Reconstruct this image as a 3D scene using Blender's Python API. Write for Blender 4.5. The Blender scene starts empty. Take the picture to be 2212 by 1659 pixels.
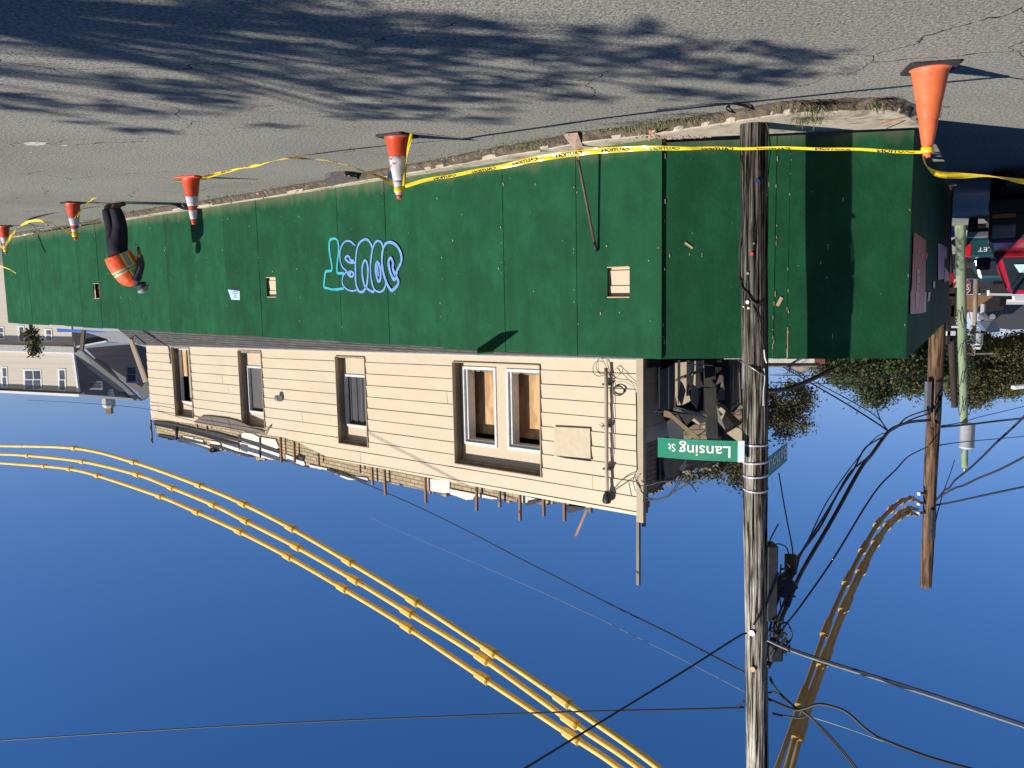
import bpy, bmesh, math, random
import numpy as np
from mathutils import Vector, Matrix, noise
sc = bpy.context.scene
C = sc.collection
R = math.radians
random.seed(7)

# ------------------------------------------------------------------ camera
F_, CU, CV, H = 1810.0, 1106.0, 829.5, 1.66      # focal length etc. in units of a 2212 px wide picture
Zc = Vector((290, 15000, F_)).normalized()        # the photo was taken with the camera upside down
Yc = (Vector((0, 0, 1)) - Zc * Zc.z).normalized()
Xc = Yc.cross(Zc)
def wdir(c): return Vector((Xc.dot(c), Yc.dot(c), Zc.dot(c)))
cam_d = bpy.data.cameras.new('camera'); cam = bpy.data.objects.new('camera', cam_d); C.objects.link(cam)
cr, cd, cf = wdir(Vector((1, 0, 0))), wdir(Vector((0, 1, 0))), wdir(Vector((0, 0, 1)))
mw = Matrix((cr, -cd, -cf)).transposed().to_4x4(); mw.translation = (0, 0, H)
cam.matrix_world = mw
cam_d.sensor_width = 36; cam_d.lens = 36 * F_ / 2212; cam_d.clip_end = 5000; cam_d.clip_start = 0.05
sc.camera = cam
# ------------------------------------------------------------------ world, sun, exposure
SUN_EL = 36.0
sun_h = Vector((0.895, -0.445)).normalized()
sun_v = Vector((sun_h.x * math.cos(R(SUN_EL)), sun_h.y * math.cos(R(SUN_EL)), math.sin(R(SUN_EL))))
w = bpy.data.worlds.new('World'); sc.world = w; w.use_nodes = True
nt = w.node_tree; sky = nt.nodes.new('ShaderNodeTexSky'); sky.sky_type = 'NISHITA'; sky.sun_disc = False
sky.sun_elevation = R(SUN_EL); sky.sun_rotation = math.atan2(sun_h.x, sun_h.y)
sky.air_density = 1.0; sky.dust_density = 0.0; sky.ozone_density = 6.0; sky.altitude = 30
bg = nt.nodes['Background']; bg.inputs[1].default_value = 0.072
hs_ = nt.nodes.new('ShaderNodeHueSaturation'); hs_.inputs['Saturation'].default_value = 1.22; nt.links.new(sky.outputs[0], hs_.inputs['Color']); ml_ = nt.nodes.new('ShaderNodeMix'); ml_.data_type = 'RGBA'; ml_.blend_type = 'MULTIPLY'; ml_.inputs['Factor'].default_value = 1; ml_.inputs[7].default_value = (1.48, 1.03, 1.12, 1); nt.links.new(hs_.outputs[0], ml_.inputs[6]); nt.links.new(ml_.outputs[2], bg.inputs[0])
sl = bpy.data.lights.new('sun', 'SUN'); sl.energy = 4.7; sl.angle = R(0.55); sl.color = (1.0, 0.95, 0.86)
so = bpy.data.objects.new('sun', sl); C.objects.link(so); so.location = (20, -10, 30)
so.rotation_euler = (-sun_v).to_track_quat('-Z', 'Y').to_euler()
sc.view_settings.view_transform = 'Standard'; sc.view_settings.look = 'None'
sc.view_settings.exposure = 0.3; sc.view_settings.gamma = 1.0

# ------------------------------------------------------------------ photo geometry helpers
O = Vector((0, 0, H))
def ray(u, v):
    d = wdir(Vector((u - CU, v - CV, F_))); return d / d.y
def gnd(u, v, z=0.0):
    d = ray(u, v); return O + d * ((z - H) / d.z)
def at(u, v, D): return O + ray(u, v) * D
def onp(u, v, P, N):
    d = ray(u, v); return O + d * ((P - O).dot(N) / d.dot(N))
def ZM(ox, oy, k): return lambda x, y: ((ox + x / k) / 1.82278, (oy + y / k) / 1.82278)
zB, zC, zD, zE = ZM(0, 650, 2.011), ZM(400, 1250, 2.011), ZM(1300, 1250, 2.011), ZM(1100, 500, 2.011)
zF, zG, zH, zI = ZM(2100, 350, 2.011), ZM(2300, 1150, 2.011), ZM(2932, 100, 2.011), ZM(3482, 750, 4.022)
zJ, zK, zG3, zG5 = ZM(2932, 1100, 2.011), ZM(2600, 1850, 1.4134), ZM(2480, 1350, 4.148), ZM(2480, 1700, 3.568)
zL, zM2, zN, zP, zQ = ZM(0, 1250, 3.456), ZM(500, 1600, 3.687), ZM(3400, 1850, 3.318), ZM(3500, 1150, 4.147), ZM(3700, 800, 3.949)
z4 = ZM(0, 0, 1.0)

# ------------------------------------------------------------------ mesh helpers
class MB:
    def __init__(s): s.v = []; s.f = []; s.m = []
    def add(s, vs, fs, mi=0):
        o = len(s.v); s.v += [tuple(p) for p in vs]; s.f += [tuple(i + o for i in f) for f in fs]; s.m += [mi] * len(fs); return s
    def quad(s, a, b, c, d, mi=0): return s.add([a, b, c, d], [(0, 1, 2, 3)], mi)
    def box(s, c, ax, ay, az, mi=0):      # centre and three half vectors
        c = Vector(c); ax, ay, az = Vector(ax), Vector(ay), Vector(az)
        vs = [c + i * ax + j * ay + k * az for i in (-1, 1) for j in (-1, 1) for k in (-1, 1)]
        return s.add(vs, [(0, 1, 3, 2), (4, 6, 7, 5), (0, 4, 5, 1), (2, 3, 7, 6), (0, 2, 6, 4), (1, 5, 7, 3)], mi)
    def aabox(s, a, b, mi=0):
        a, b = Vector(a), Vector(b); h = (b - a) / 2
        return s.box((a + b) / 2, (h.x, 0, 0), (0, h.y, 0), (0, 0, h.z), mi)
    def slab(s, pts, n, t, mi=0):         # polygon with thickness t along n (behind)
        pts = [Vector(p) for p in pts]; n = Vector(n).normalized(); k = len(pts)
        vs = pts + [p + n * t for p in pts]
        fs = [tuple(range(k)), tuple(reversed(range(k, 2 * k)))] + [(i, (i + 1) % k, (i + 1) % k + k, i + k) for i in range(k)]
        return s.add(vs, fs, mi)
    def tube(s, pts, r, n=8, mi=0, caps=True, ry=None):
        pts = [Vector(p) for p in pts]
        if isinstance(r, (int, float)): r = [r] * len(pts)
        up = None; o = len(s.v); vs = []
        for i, p in enumerate(pts):
            t = (pts[min(i + 1, len(pts) - 1)] - pts[max(i - 1, 0)])
            if t.length < 1e-9: t = Vector((0, 0, 1))
            t.normalize()
            if up is None: up = t.orthogonal().normalized()
            up = (up - t * up.dot(t)).normalized(); b = t.cross(up)
            for k in range(n):
                a = 2 * math.pi * k / n; vs.append(p + (up * math.cos(a) + b * math.sin(a)) * r[i])
        fs = []
        for i in range(len(pts) - 1):
            for k in range(n):
                fs.append((i * n + k, i * n + (k + 1) % n, (i + 1) * n + (k + 1) % n, (i + 1) * n + k))
        if caps: fs.append(tuple(reversed(range(n)))); fs.append(tuple(range((len(pts) - 1) * n, len(pts) * n)))
        return s.add(vs, fs, mi)
    def lathe(s, prof, n=24, c=(0, 0, 0), mi=0, sq=0):
        cx, cy, cz = c; o = []; 
        for r, z in prof:
            for k in range(n):
                a = 2 * math.pi * k / n; o.append((cx + r * math.cos(a), cy + r * math.sin(a), cz + z))
        fs = [(i * n + k, i * n + (k + 1) % n, (i + 1) * n + (k + 1) % n, (i + 1) * n + k) for i in range(len(prof) - 1) for k in range(n)]
        return s.add(o, fs, mi)
def empty(name, loc, rz=0.0):
    o = bpy.data.objects.new(name, None); C.objects.link(o); o.location = loc; o.rotation_euler = (0, 0, rz); o.empty_display_size = 0.2; return o
def tag(o, label=None, cat=None, group=None, kind=None):
    if label: o['label'] = label
    if cat: o['category'] = cat
    if group: o['group'] = group
    if kind: o['kind'] = kind
    return o
def root_loc(p):
    v = Vector((0, 0, 0))
    while p: v += p.location; p = p.parent
    return v
def obj(name, mb, mats, parent=None, base=None, smooth=False, local=False, label=None):
    if not isinstance(mats, (list, tuple)): mats = [mats]
    off = Vector((0, 0, 0)) if local else (root_loc(parent) if parent else Vector(base) if base is not None else Vector((0, 0, 0)))
    me = bpy.data.meshes.new(name)
    me.from_pydata([(x - off.x, y - off.y, z - off.z) for x, y, z in mb.v], [], mb.f)
    for m in mats: me.materials.append(m)
    if len(mats) > 1: me.polygons.foreach_set('material_index', mb.m)
    me.update()
    bm = bmesh.new(); bm.from_mesh(me); bmesh.ops.recalc_face_normals(bm, faces=bm.faces); bm.to_mesh(me); bm.free()
    if smooth: me.polygons.foreach_set('use_smooth', [True] * len(me.polygons))
    o = bpy.data.objects.new(name, me); C.objects.link(o)
    if parent: o.parent = parent
    elif base is not None: o.location = base
    if label: o['label'] = label
    return o
def bevel(o, wd=0.01, seg=2):
    m = o.modifiers.new('bevel', 'BEVEL'); m.width = wd; m.segments = seg; m.limit_method = 'ANGLE'; return o
def copy_tree(o, parent=None):
    c = o.copy(); C.objects.link(c)
    if parent: c.parent = parent
    for ch in [x for x in C.objects if x.parent == o]: copy_tree(ch, c)
    return c
def spline(pts, n=8):
    P = [Vector(p) for p in pts]; out = []
    for i in range(len(P) - 1):
        p0, p1, p2, p3 = P[max(i - 1, 0)], P[i], P[i + 1], P[min(i + 2, len(P) - 1)]
        for k in range(n):
            t = k / n
            out.append(0.5 * ((2 * p1) + (p2 - p0) * t + (2 * p0 - 5 * p1 + 4 * p2 - p3) * t * t + (3 * p1 - p0 - 3 * p2 + p3) * t ** 3))
    out.append(P[-1]); return out

# ------------------------------------------------------------------ materials
def lin(c): return tuple(((x / 255) / 12.92 if x / 255 <= .04045 else ((x / 255 + .055) / 1.055) ** 2.4) for x in c)
def mat(name, col, col2=None, scale=3.0, rough=0.7, bump=0.0, bscale=60.0, stretch=(1, 1, 1), metal=0.0, detail=8, contrast=(0.35, 0.65), spec=0.5, hue=0.0, col3=None, s3=1.0, c3=(0.55, 0.7), emit=0):
    m = bpy.data.materials.new(name); m.use_nodes = True; t = m.node_tree; N = t.nodes; L = t.links
    b = N['Principled BSDF']; b.inputs['Roughness'].default_value = rough; b.inputs['Metallic'].default_value = metal
    b.inputs['Specular IOR Level'].default_value = spec
    g = N.new('ShaderNodeNewGeometry'); mp = N.new('ShaderNodeMapping'); mp.inputs['Scale'].default_value = stretch
    L.new(g.outputs['Position'], mp.inputs['Vector'])
    if col2 is None: col2 = tuple(x * 0.82 for x in col)
    nz = N.new('ShaderNodeTexNoise'); nz.inputs['Scale'].default_value = scale; nz.inputs['Detail'].default_value = detail; nz.inputs['Roughness'].default_value = 0.6
    L.new(mp.outputs[0], nz.inputs['Vector'])
    rp = N.new('ShaderNodeValToRGB'); rp.color_ramp.elements[0].position = contrast[0]; rp.color_ramp.elements[1].position = contrast[1]
    rp.color_ramp.elements[0].color = (*col2, 1); rp.color_ramp.elements[1].color = (*col, 1)
    L.new(nz.outputs['Fac'], rp.inputs['Fac']); out = rp.outputs['Color']
    if col3 is not None:
        n3 = N.new('ShaderNodeTexNoise'); n3.inputs['Scale'].default_value = s3; n3.inputs['Detail'].default_value = 10; n3.inputs['Roughness'].default_value = 0.7
        L.new(mp.outputs[0], n3.inputs['Vector'])
        r3 = N.new('ShaderNodeValToRGB'); r3.color_ramp.elements[0].position = c3[0]; r3.color_ramp.elements[1].position = c3[1]
        L.new(n3.outputs['Fac'], r3.inputs['Fac'])
        mx = N.new('ShaderNodeMix'); mx.data_type = 'RGBA'; L.new(r3.outputs['Color'], mx.inputs['Factor'])
        L.new(out, mx.inputs[6]); mx.inputs[7].default_value = (*col3, 1); out = mx.outputs[2]
    if hue:
        oi = N.new('ShaderNodeObjectInfo'); hs = N.new('ShaderNodeHueSaturation'); mr = N.new('ShaderNodeMapRange')
        mr.inputs[3].default_value = 1 - hue; mr.inputs[4].default_value = 1 + hue
        L.new(oi.outputs['Random'], mr.inputs[0]); L.new(mr.outputs[0], hs.inputs['Value']); L.new(out, hs.inputs['Color']); out = hs.outputs[0]
    L.new(out, b.inputs['Base Color'])
    if bump:
        n2 = N.new('ShaderNodeTexNoise'); n2.inputs['Scale'].default_value = bscale; n2.inputs['Detail'].default_value = 6
        L.new(mp.outputs[0], n2.inputs['Vector']); bp = N.new('ShaderNodeBump'); bp.inputs['Strength'].default_value = 1.0; bp.inputs['Distance'].default_value = bump
        L.new(n2.outputs['Fac'], bp.inputs['Height']); L.new(bp.outputs[0], b.inputs['Normal'])
    if emit:
        b.inputs['Emission Color'].default_value = (*col, 1); b.inputs['Emission Strength'].default_value = emit
    return m

def asphalt():
    m = mat('asphalt', (0.292, 0.282, 0.246), (0.220, 0.213, 0.190), 0.35, 0.95, 0.012, 55, contrast=(0.3, 0.7), spec=0.06)
    t = m.node_tree; N = t.nodes; L = t.links; b = N['Principled BSDF']
    g = [n for n in N if n.type == 'NEW_GEOMETRY'][0]; base = b.inputs['Base Color'].links[0].from_socket
    v = N.new('ShaderNodeTexNoise'); v.inputs['Scale'].default_value = 34; v.inputs['Detail'].default_value = 6; v.inputs['Roughness'].default_value = .8; L.new(g.outputs['Position'], v.inputs['Vector'])
    r = N.new('ShaderNodeValToRGB'); r.color_ramp.elements[0].position = .36; r.color_ramp.elements[1].position = .66
    r.color_ramp.elements[0].color = (.36, .36, .37, 1); r.color_ramp.elements[1].color = (1.75, 1.75, 1.70, 1); L.new(v.outputs['Fac'], r.inputs['Fac'])
    mx = N.new('ShaderNodeMix'); mx.data_type = 'RGBA'; mx.blend_type = 'MULTIPLY'; mx.inputs['Factor'].default_value = 1
    L.new(base, mx.inputs[6]); L.new(r.outputs['Color'], mx.inputs[7])
    # cracks: warped voronoi edges, masked
    wn = N.new('ShaderNodeTexNoise'); wn.inputs['Scale'].default_value = 1.6; wn.inputs['Detail'].default_value = 6; L.new(g.outputs['Position'], wn.inputs['Vector'])
    ad = N.new('ShaderNodeMix'); ad.data_type = 'VECTOR'; ad.inputs['Factor'].default_value = .35
    L.new(g.outputs['Position'], ad.inputs[4]); L.new(wn.outputs['Color'], ad.inputs[5])
    vo = N.new('ShaderNodeTexVoronoi'); vo.feature = 'DISTANCE_TO_EDGE'; vo.inputs['Scale'].default_value = .85; L.new(ad.outputs[1], vo.inputs['Vector'])
    cr = N.new('ShaderNodeMath'); cr.operation = 'LESS_THAN'; cr.inputs[1].default_value = .0028; L.new(vo.outputs['Distance'], cr.inputs[0])
    mk = N.new('ShaderNodeTexNoise'); mk.inputs['Scale'].default_value = .5; L.new(g.outputs['Position'], mk.inputs['Vector'])
    mg = N.new('ShaderNodeMath'); mg.operation = 'GREATER_THAN'; mg.inputs[1].default_value = .53; L.new(mk.outputs['Fac'], mg.inputs[0])
    mm = N.new('ShaderNodeMath'); mm.operation = 'MULTIPLY'; L.new(cr.outputs[0], mm.inputs[0]); L.new(mg.outputs[0], mm.inputs[1])
    m2 = N.new('ShaderNodeMix'); m2.data_type = 'RGBA'; L.new(mm.outputs[0], m2.inputs['Factor']); L.new(mx.outputs[2], m2.inputs[6]); m2.inputs[7].default_value = (.035, .033, .03, 1)
    L.new(m2.outputs[2], b.inputs['Base Color']); return m
def brickmat(name, c1, c2, mortar, dirs, sc_=1.0, bw=.2, bh=.067):
    m = bpy.data.materials.new(name); m.use_nodes = True; t = m.node_tree; N = t.nodes; L = t.links; b = N['Principled BSDF']; b.inputs['Roughness'].default_value = .85
    g = N.new('ShaderNodeNewGeometry'); dt = N.new('ShaderNodeVectorMath'); dt.operation = 'DOT_PRODUCT'; dt.inputs[1].default_value = dirs
    L.new(g.outputs['Position'], dt.inputs[0]); sp = N.new('ShaderNodeSeparateXYZ'); L.new(g.outputs['Position'], sp.inputs[0])
    cb = N.new('ShaderNodeCombineXYZ'); L.new(dt.outputs['Value'], cb.inputs[0]); L.new(sp.outputs[2], cb.inputs[1])
    br = N.new('ShaderNodeTexBrick'); br.inputs['Scale'].default_value = 1; br.inputs['Brick Width'].default_value = bw; br.inputs['Row Height'].default_value = bh; br.inputs['Mortar Size'].default_value = .008
    br.inputs['Color1'].default_value = (*c1, 1); br.inputs['Color2'].default_value = (*c2, 1); br.inputs['Mortar'].default_value = (*mortar, 1)
    L.new(cb.outputs[0], br.inputs['Vector'])
    nz = N.new('ShaderNodeTexNoise'); nz.inputs['Scale'].default_value = 6; nz.inputs['Detail'].default_value = 8; L.new(g.outputs['Position'], nz.inputs['Vector'])
    mr = N.new('ShaderNodeMapRange'); mr.inputs[3].default_value = .6; mr.inputs[4].default_value = 1.15; L.new(nz.outputs['Fac'], mr.inputs[0])
    mx = N.new('ShaderNodeMix'); mx.data_type = 'RGBA'; mx.blend_type = 'MULTIPLY'; mx.inputs['Factor'].default_value = 1; L.new(br.outputs['Color'], mx.inputs[6]); L.new(mr.outputs[0], mx.inputs[7])
    L.new(mx.outputs[2], b.inputs['Base Color']); bp = N.new('ShaderNodeBump'); bp.inputs['Distance'].default_value = .01; bp.invert = True; L.new(br.outputs['Fac'], bp.inputs['Height']); L.new(bp.outputs[0], b.inputs['Normal'])
    return m

M = {}
M['asphalt'] = asphalt()
M['ground'] = mat('bare_ground', (.16, .14, .10), (.08, .09, .05), .3, .95, .01, 20)
M['concrete'] = mat('pavement_concrete', (.58, .50, .385), (.40, .34, .26), 2.2, .9, .006, 90, col3=(.15, .12, .085), s3=5, c3=(.52, .68), spec=.1)
M['gutter'] = mat('gutter_dirt', (.20, .15, .10), (.055, .045, .032), 9, .95, .02, 60)
M['weed'] = mat('weed', (.09, .12, .035), (.18, .16, .07), 12, .8)
def plymat():
    m = mat('green_painted_plywood', (.0135, .088, .036), (.0115, .068, .031), 1.7, .75, .0035, 26, stretch=(1, 1, .8), hue=.10, col3=(.016, .122, .053), s3=2.6, c3=(.46, .80), contrast=(.36, .66), spec=.12)
    t = m.node_tree; N = t.nodes; L = t.links; b = N['Principled BSDF']; base = b.inputs['Base Color'].links[0].from_socket
    g = [n for n in N if n.type == 'NEW_GEOMETRY'][0]
    # fine vertical roller streaks and small chips of bare wood / white flecks
    mp = N.new('ShaderNodeMapping'); mp.inputs['Scale'].default_value = (6, 6, .8); L.new(g.outputs['Position'], mp.inputs['Vector'])
    n1 = N.new('ShaderNodeTexNoise'); n1.inputs['Scale'].default_value = 1; n1.inputs['Detail'].default_value = 6; L.new(mp.outputs[0], n1.inputs['Vector'])
    mr = N.new('ShaderNodeMapRange'); mr.inputs[1].default_value = .25; mr.inputs[2].default_value = .75; mr.inputs[3].default_value = .90; mr.inputs[4].default_value = 1.12; L.new(n1.outputs['Fac'], mr.inputs[0])
    mx = N.new('ShaderNodeMix'); mx.data_type = 'RGBA'; mx.blend_type = 'MULTIPLY'; mx.inputs['Factor'].default_value = 1; L.new(base, mx.inputs[6]); L.new(mr.outputs[0], mx.inputs[7])
    v = N.new('ShaderNodeTexNoise'); v.inputs['Scale'].default_value = 24; v.inputs['Detail'].default_value = 2; L.new(g.outputs['Position'], v.inputs['Vector'])
    gt = N.new('ShaderNodeMath'); gt.operation = 'GREATER_THAN'; gt.inputs[1].default_value = .79; L.new(v.outputs['Fac'], gt.inputs[0])
    m2 = N.new('ShaderNodeMix'); m2.data_type = 'RGBA'; L.new(gt.outputs[0], m2.inputs['Factor']); L.new(mx.outputs[2], m2.inputs[6]); m2.inputs[7].default_value = (.42, .5, .3, 1)
    # dusty splash-back along the foot
    sp = N.new('ShaderNodeSeparateXYZ'); L.new(g.outputs['Position'], sp.inputs[0])
    ad = N.new('ShaderNodeMath'); ad.operation = 'MULTIPLY_ADD'; ad.inputs[1].default_value = .35; L.new(n1.outputs['Fac'], ad.inputs[0]); L.new(sp.outputs[2], ad.inputs[2])
    md = N.new('ShaderNodeMapRange'); md.inputs[1].default_value = .22; md.inputs[2].default_value = .46; md.inputs[3].default_value = .55; md.inputs[4].default_value = 0; L.new(ad.outputs[0], md.inputs[0])
    m3 = N.new('ShaderNodeMix'); m3.data_type = 'RGBA'; L.new(md.outputs[0], m3.inputs['Factor']); L.new(m2.outputs[2], m3.inputs[6]); m3.inputs[7].default_value = (.22, .20, .12, 1)
    L.new(m3.outputs[2], b.inputs['Base Color']); return m
M['ply'] = plymat()
M['dark'] = mat('dark_void', (.012, .012, .012), rough=.9)
M['siding'] = mat('cream_siding', (.625, .515, .365), (.58, .475, .335), 1.2, .5, .0006, 40, stretch=(1, 1, 2.0), col3=(.45, .36, .25), s3=5, c3=(.64, .80))
M['trim'] = mat('cream_trim', (.48, .385, .27), (.40, .32, .22), 4, .55)
M['whiteframe'] = mat('white_frame', (.78, .78, .76), (.62, .62, .60), 12, .4)
M['osb'] = mat('window_plywood', (.60, .38, .19), (.45, .26, .12), 5.5, .7, .001, 60, stretch=(1, 1, .30), contrast=(.47, .52), detail=2, col3=(.22, .11, .045), s3=12, c3=(.70, .73))
M['peekwood'] = mat('raw_wood', (.66, .46, .27), (.50, .34, .19), 6, .8)
M['shingle'] = None
M['pole'] = None
M['cone'] = mat('orange_plastic', (.80, .085, .022), (.58, .07, .025), 9, .42, .0006, 40, col3=(.30, .06, .03), s3=16, c3=(.60, .76))
M['cone_old'] = mat('faded_orange_plastic', (.88, .205, .075), (.74, .15, .055), 7, .5, .0008, 30, col3=(.36, .10, .06), s3=18, c3=(.60, .74))
M['rubber'] = mat('black_rubber', (.035, .035, .035), (.018, .018, .018), 12, .75)
M['reflect'] = mat('white_collar', (.68, .68, .72), (.52, .52, .56), 14, .45, col3=(.30, .22, .18), s3=18, c3=(.62, .70))
M['tape'] = mat('yellow_tape', (.90, .66, .02), (.80, .56, .015), 14, .3, .001, 30)
M['ink'] = mat('black_ink', (.018, .016, .01), rough=.6)
M['metal'] = mat('galvanised', (.42, .43, .44), (.28, .29, .30), 12, .4, metal=.7)
M['darkmetal'] = mat('dark_metal', (.07, .07, .072), (.04, .04, .042), 12, .5, metal=.4)
M['cable'] = mat('black_cable', (.022, .022, .024), rough=.55)
M['greycable'] = mat('grey_cable', (.30, .31, .32), (.2, .2, .21), 8, .5)
M['guard'] = mat('yellow_guard', (.92, .63, .14), (.84, .52, .09), 2.2, .5, col3=(.60, .28, .03), s3=3, c3=(.6, .75))
M['signgreen'] = mat('sign_green', (.004, .24, .125), (.004, .20, .105), 4, .35)
M['signwhite'] = mat('sign_white', (.85, .86, .84), (.78, .79, .77), 6, .4)
M['steelband'] = mat('steel_band', (.72, .73, .75), (.6, .6, .62), 9, .3, metal=.35)
M['redsign'] = mat('sign_red', (.50, .02, .03), (.42, .015, .02), 6, .4)
M['wood'] = mat('raw_lumber', (.34, .19, .10), (.22, .12, .06), 5, .8, .001, 60, stretch=(1, 1, .2))
M['greywood'] = mat('grey_lumber', (.30, .25, .19), (.17, .13, .10), 5, .85, .001, 60, stretch=(1, 1, .2))
M['brick'] = None
SH = lambda n, c, r=.5, **k: mat(n, c, tuple(x * .85 for x in c), 6, r, **k)
def polemat(name, light, dark, mid):
    m = bpy.data.materials.new(name); m.use_nodes = True; t = m.node_tree; N = t.nodes; L = t.links; b = N['Principled BSDF']; b.inputs['Roughness'].default_value = .85
    g = N.new('ShaderNodeNewGeometry'); mp = N.new('ShaderNodeMapping'); mp.inputs['Scale'].default_value = (46, 46, 1.25); L.new(g.outputs['Position'], mp.inputs['Vector'])
    n = N.new('ShaderNodeTexNoise'); n.inputs['Scale'].default_value = 1; n.inputs['Detail'].default_value = 9; n.inputs['Roughness'].default_value = .62; n.inputs['Distortion'].default_value = .4; L.new(mp.outputs[0], n.inputs['Vector'])
    r = N.new('ShaderNodeValToRGB'); e = r.color_ramp.elements; e[0].position = .40; e[0].color = (.004, .004, .003, 1); e[1].position = .64; e[1].color = (*light, 1)
    e1 = e.new(.46); e1.color = (*dark, 1); e2 = e.new(.53); e2.color = (*mid, 1); L.new(n.outputs['Fac'], r.inputs['Fac'])
    # darker towards the foot, lighter high up
    sp = N.new('ShaderNodeSeparateXYZ'); L.new(g.outputs['Position'], sp.inputs[0])
    mr = N.new('ShaderNodeMapRange'); mr.inputs[1].default_value = 1.4; mr.inputs[2].default_value = 4.9; mr.inputs[3].default_value = .34; mr.inputs[4].default_value = 1.15; L.new(sp.outputs[2], mr.inputs[0])
    mx = N.new('ShaderNodeMix'); mx.data_type = 'RGBA'; mx.blend_type = 'MULTIPLY'; mx.inputs['Factor'].default_value = 1; L.new(r.outputs['Color'], mx.inputs[6]); L.new(mr.outputs[0], mx.inputs[7])
    m4 = N.new('ShaderNodeMapping'); m4.inputs['Scale'].default_value = (26, 26, 1.1); L.new(g.outputs['Position'], m4.inputs['Vector'])
    n4 = N.new('ShaderNodeTexNoise'); n4.inputs['Scale'].default_value = 1; n4.inputs['Detail'].default_value = 5; n4.inputs['Distortion'].default_value = .8; L.new(m4.outputs[0], n4.inputs['Vector'])
    r4 = N.new('ShaderNodeValToRGB'); r4.color_ramp.elements[0].position = .38; r4.color_ramp.elements[0].color = (.14, .12, .11, 1); r4.color_ramp.elements[1].position = .46; L.new(n4.outputs['Fac'], r4.inputs['Fac'])
    n5 = N.new('ShaderNodeTexNoise'); n5.inputs['Scale'].default_value = 3.0; n5.inputs['Detail'].default_value = 3; L.new(g.outputs['Position'], n5.inputs['Vector']); r5 = N.new('ShaderNodeMapRange'); r5.inputs[1].default_value = .3; r5.inputs[2].default_value = .7; r5.inputs[3].default_value = .6; r5.inputs[4].default_value = 1.25; L.new(n5.outputs['Fac'], r5.inputs[0])
    x4 = N.new('ShaderNodeMix'); x4.data_type = 'RGBA'; x4.blend_type = 'MULTIPLY'; x4.inputs['Factor'].default_value = 1; L.new(mx.outputs[2], x4.inputs[6]); L.new(r4.outputs['Color'], x4.inputs[7])
    x5 = N.new('ShaderNodeMix'); x5.data_type = 'RGBA'; x5.blend_type = 'MULTIPLY'; x5.inputs['Factor'].default_value = 1; L.new(x4.outputs[2], x5.inputs[6]); L.new(r5.outputs[0], x5.inputs[7])
    b.inputs['Specular IOR Level'].default_value = .1; L.new(x5.outputs[2], b.inputs['Base Color']); bp = N.new('ShaderNodeBump'); bp.inputs['Distance'].default_value = .02; L.new(n.outputs['Fac'], bp.inputs['Height']); L.new(bp.outputs[0], b.inputs['Normal']); return m
M['pole'] = polemat('weathered_pole', (.60, .56, .47), (.13, .115, .095), (.33, .30, .25))
M['brownpole'] = mat('brown_pole', (.27, .165, .10), (.06, .036, .024), 1, .85, .006, 30, stretch=(22, 22, 1.6), contrast=(.40, .58), spec=.1)
M['greenpole'] = mat('green_pole', (.30, .36, .22), (.21, .27, .16), 1, .8, .002, 30, stretch=(8, 8, 1.2))
M['darkpole'] = mat('dark_pole', (.055, .038, .028), (.03, .02, .015), 1, .85, .004, 30, stretch=(10, 10, 1.2))

# ------------------------------------------------------------------ street frames
SZ = 0.10                                                     # pavement height
fa = gnd(1430, 297, SZ); fb = gnd(30, 513, SZ)
d1 = (fb - fa); d1.z = 0; d1.normalize(); n1 = Vector((-d1.y, d1.x, 0))           # n1 points behind the fence
fc = fa + Vector((-.012, .035, 0)); fe = gnd(1975, 275, SZ)
d2 = (fe - fc); d2.normalize(); n2 = Vector((d2.y, -d2.x, 0)); d2p = d2
if n2.y < 0: n2 = -n2
d3 = Vector((-.5, .86, 0)).normalized(); n3 = Vector((d3.y, -d3.x, 0))            # side street; n3 points behind (+x)
q1 = n1.copy()                                                # side wall of the building runs this way
def P1(u, v, off=0.0): return onp(u, v, fa + n1 * off, n1)
def P2(u, v, off=0.0): return onp(u, v, fc + n2 * off, n2)
def P3(u, v, off=0.0): return onp(u, v, fe + n3 * off, n3)

# ================================================================== SETTING
g = MB(); g.quad((-900, -600, -.03), (900, -600, -.03), (900, 1500, -.03), (-900, 1500, -.03)); tag(obj('ground', g, M['ground']), kind='structure')
g = MB()
nx, ny = 60, 60
g.quad((-45, -30, 0), (60, -30, 0), (60, 75, 0), (-45, 75, 0)); tag(obj('road', g, M['asphalt']), kind='structure')
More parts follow.
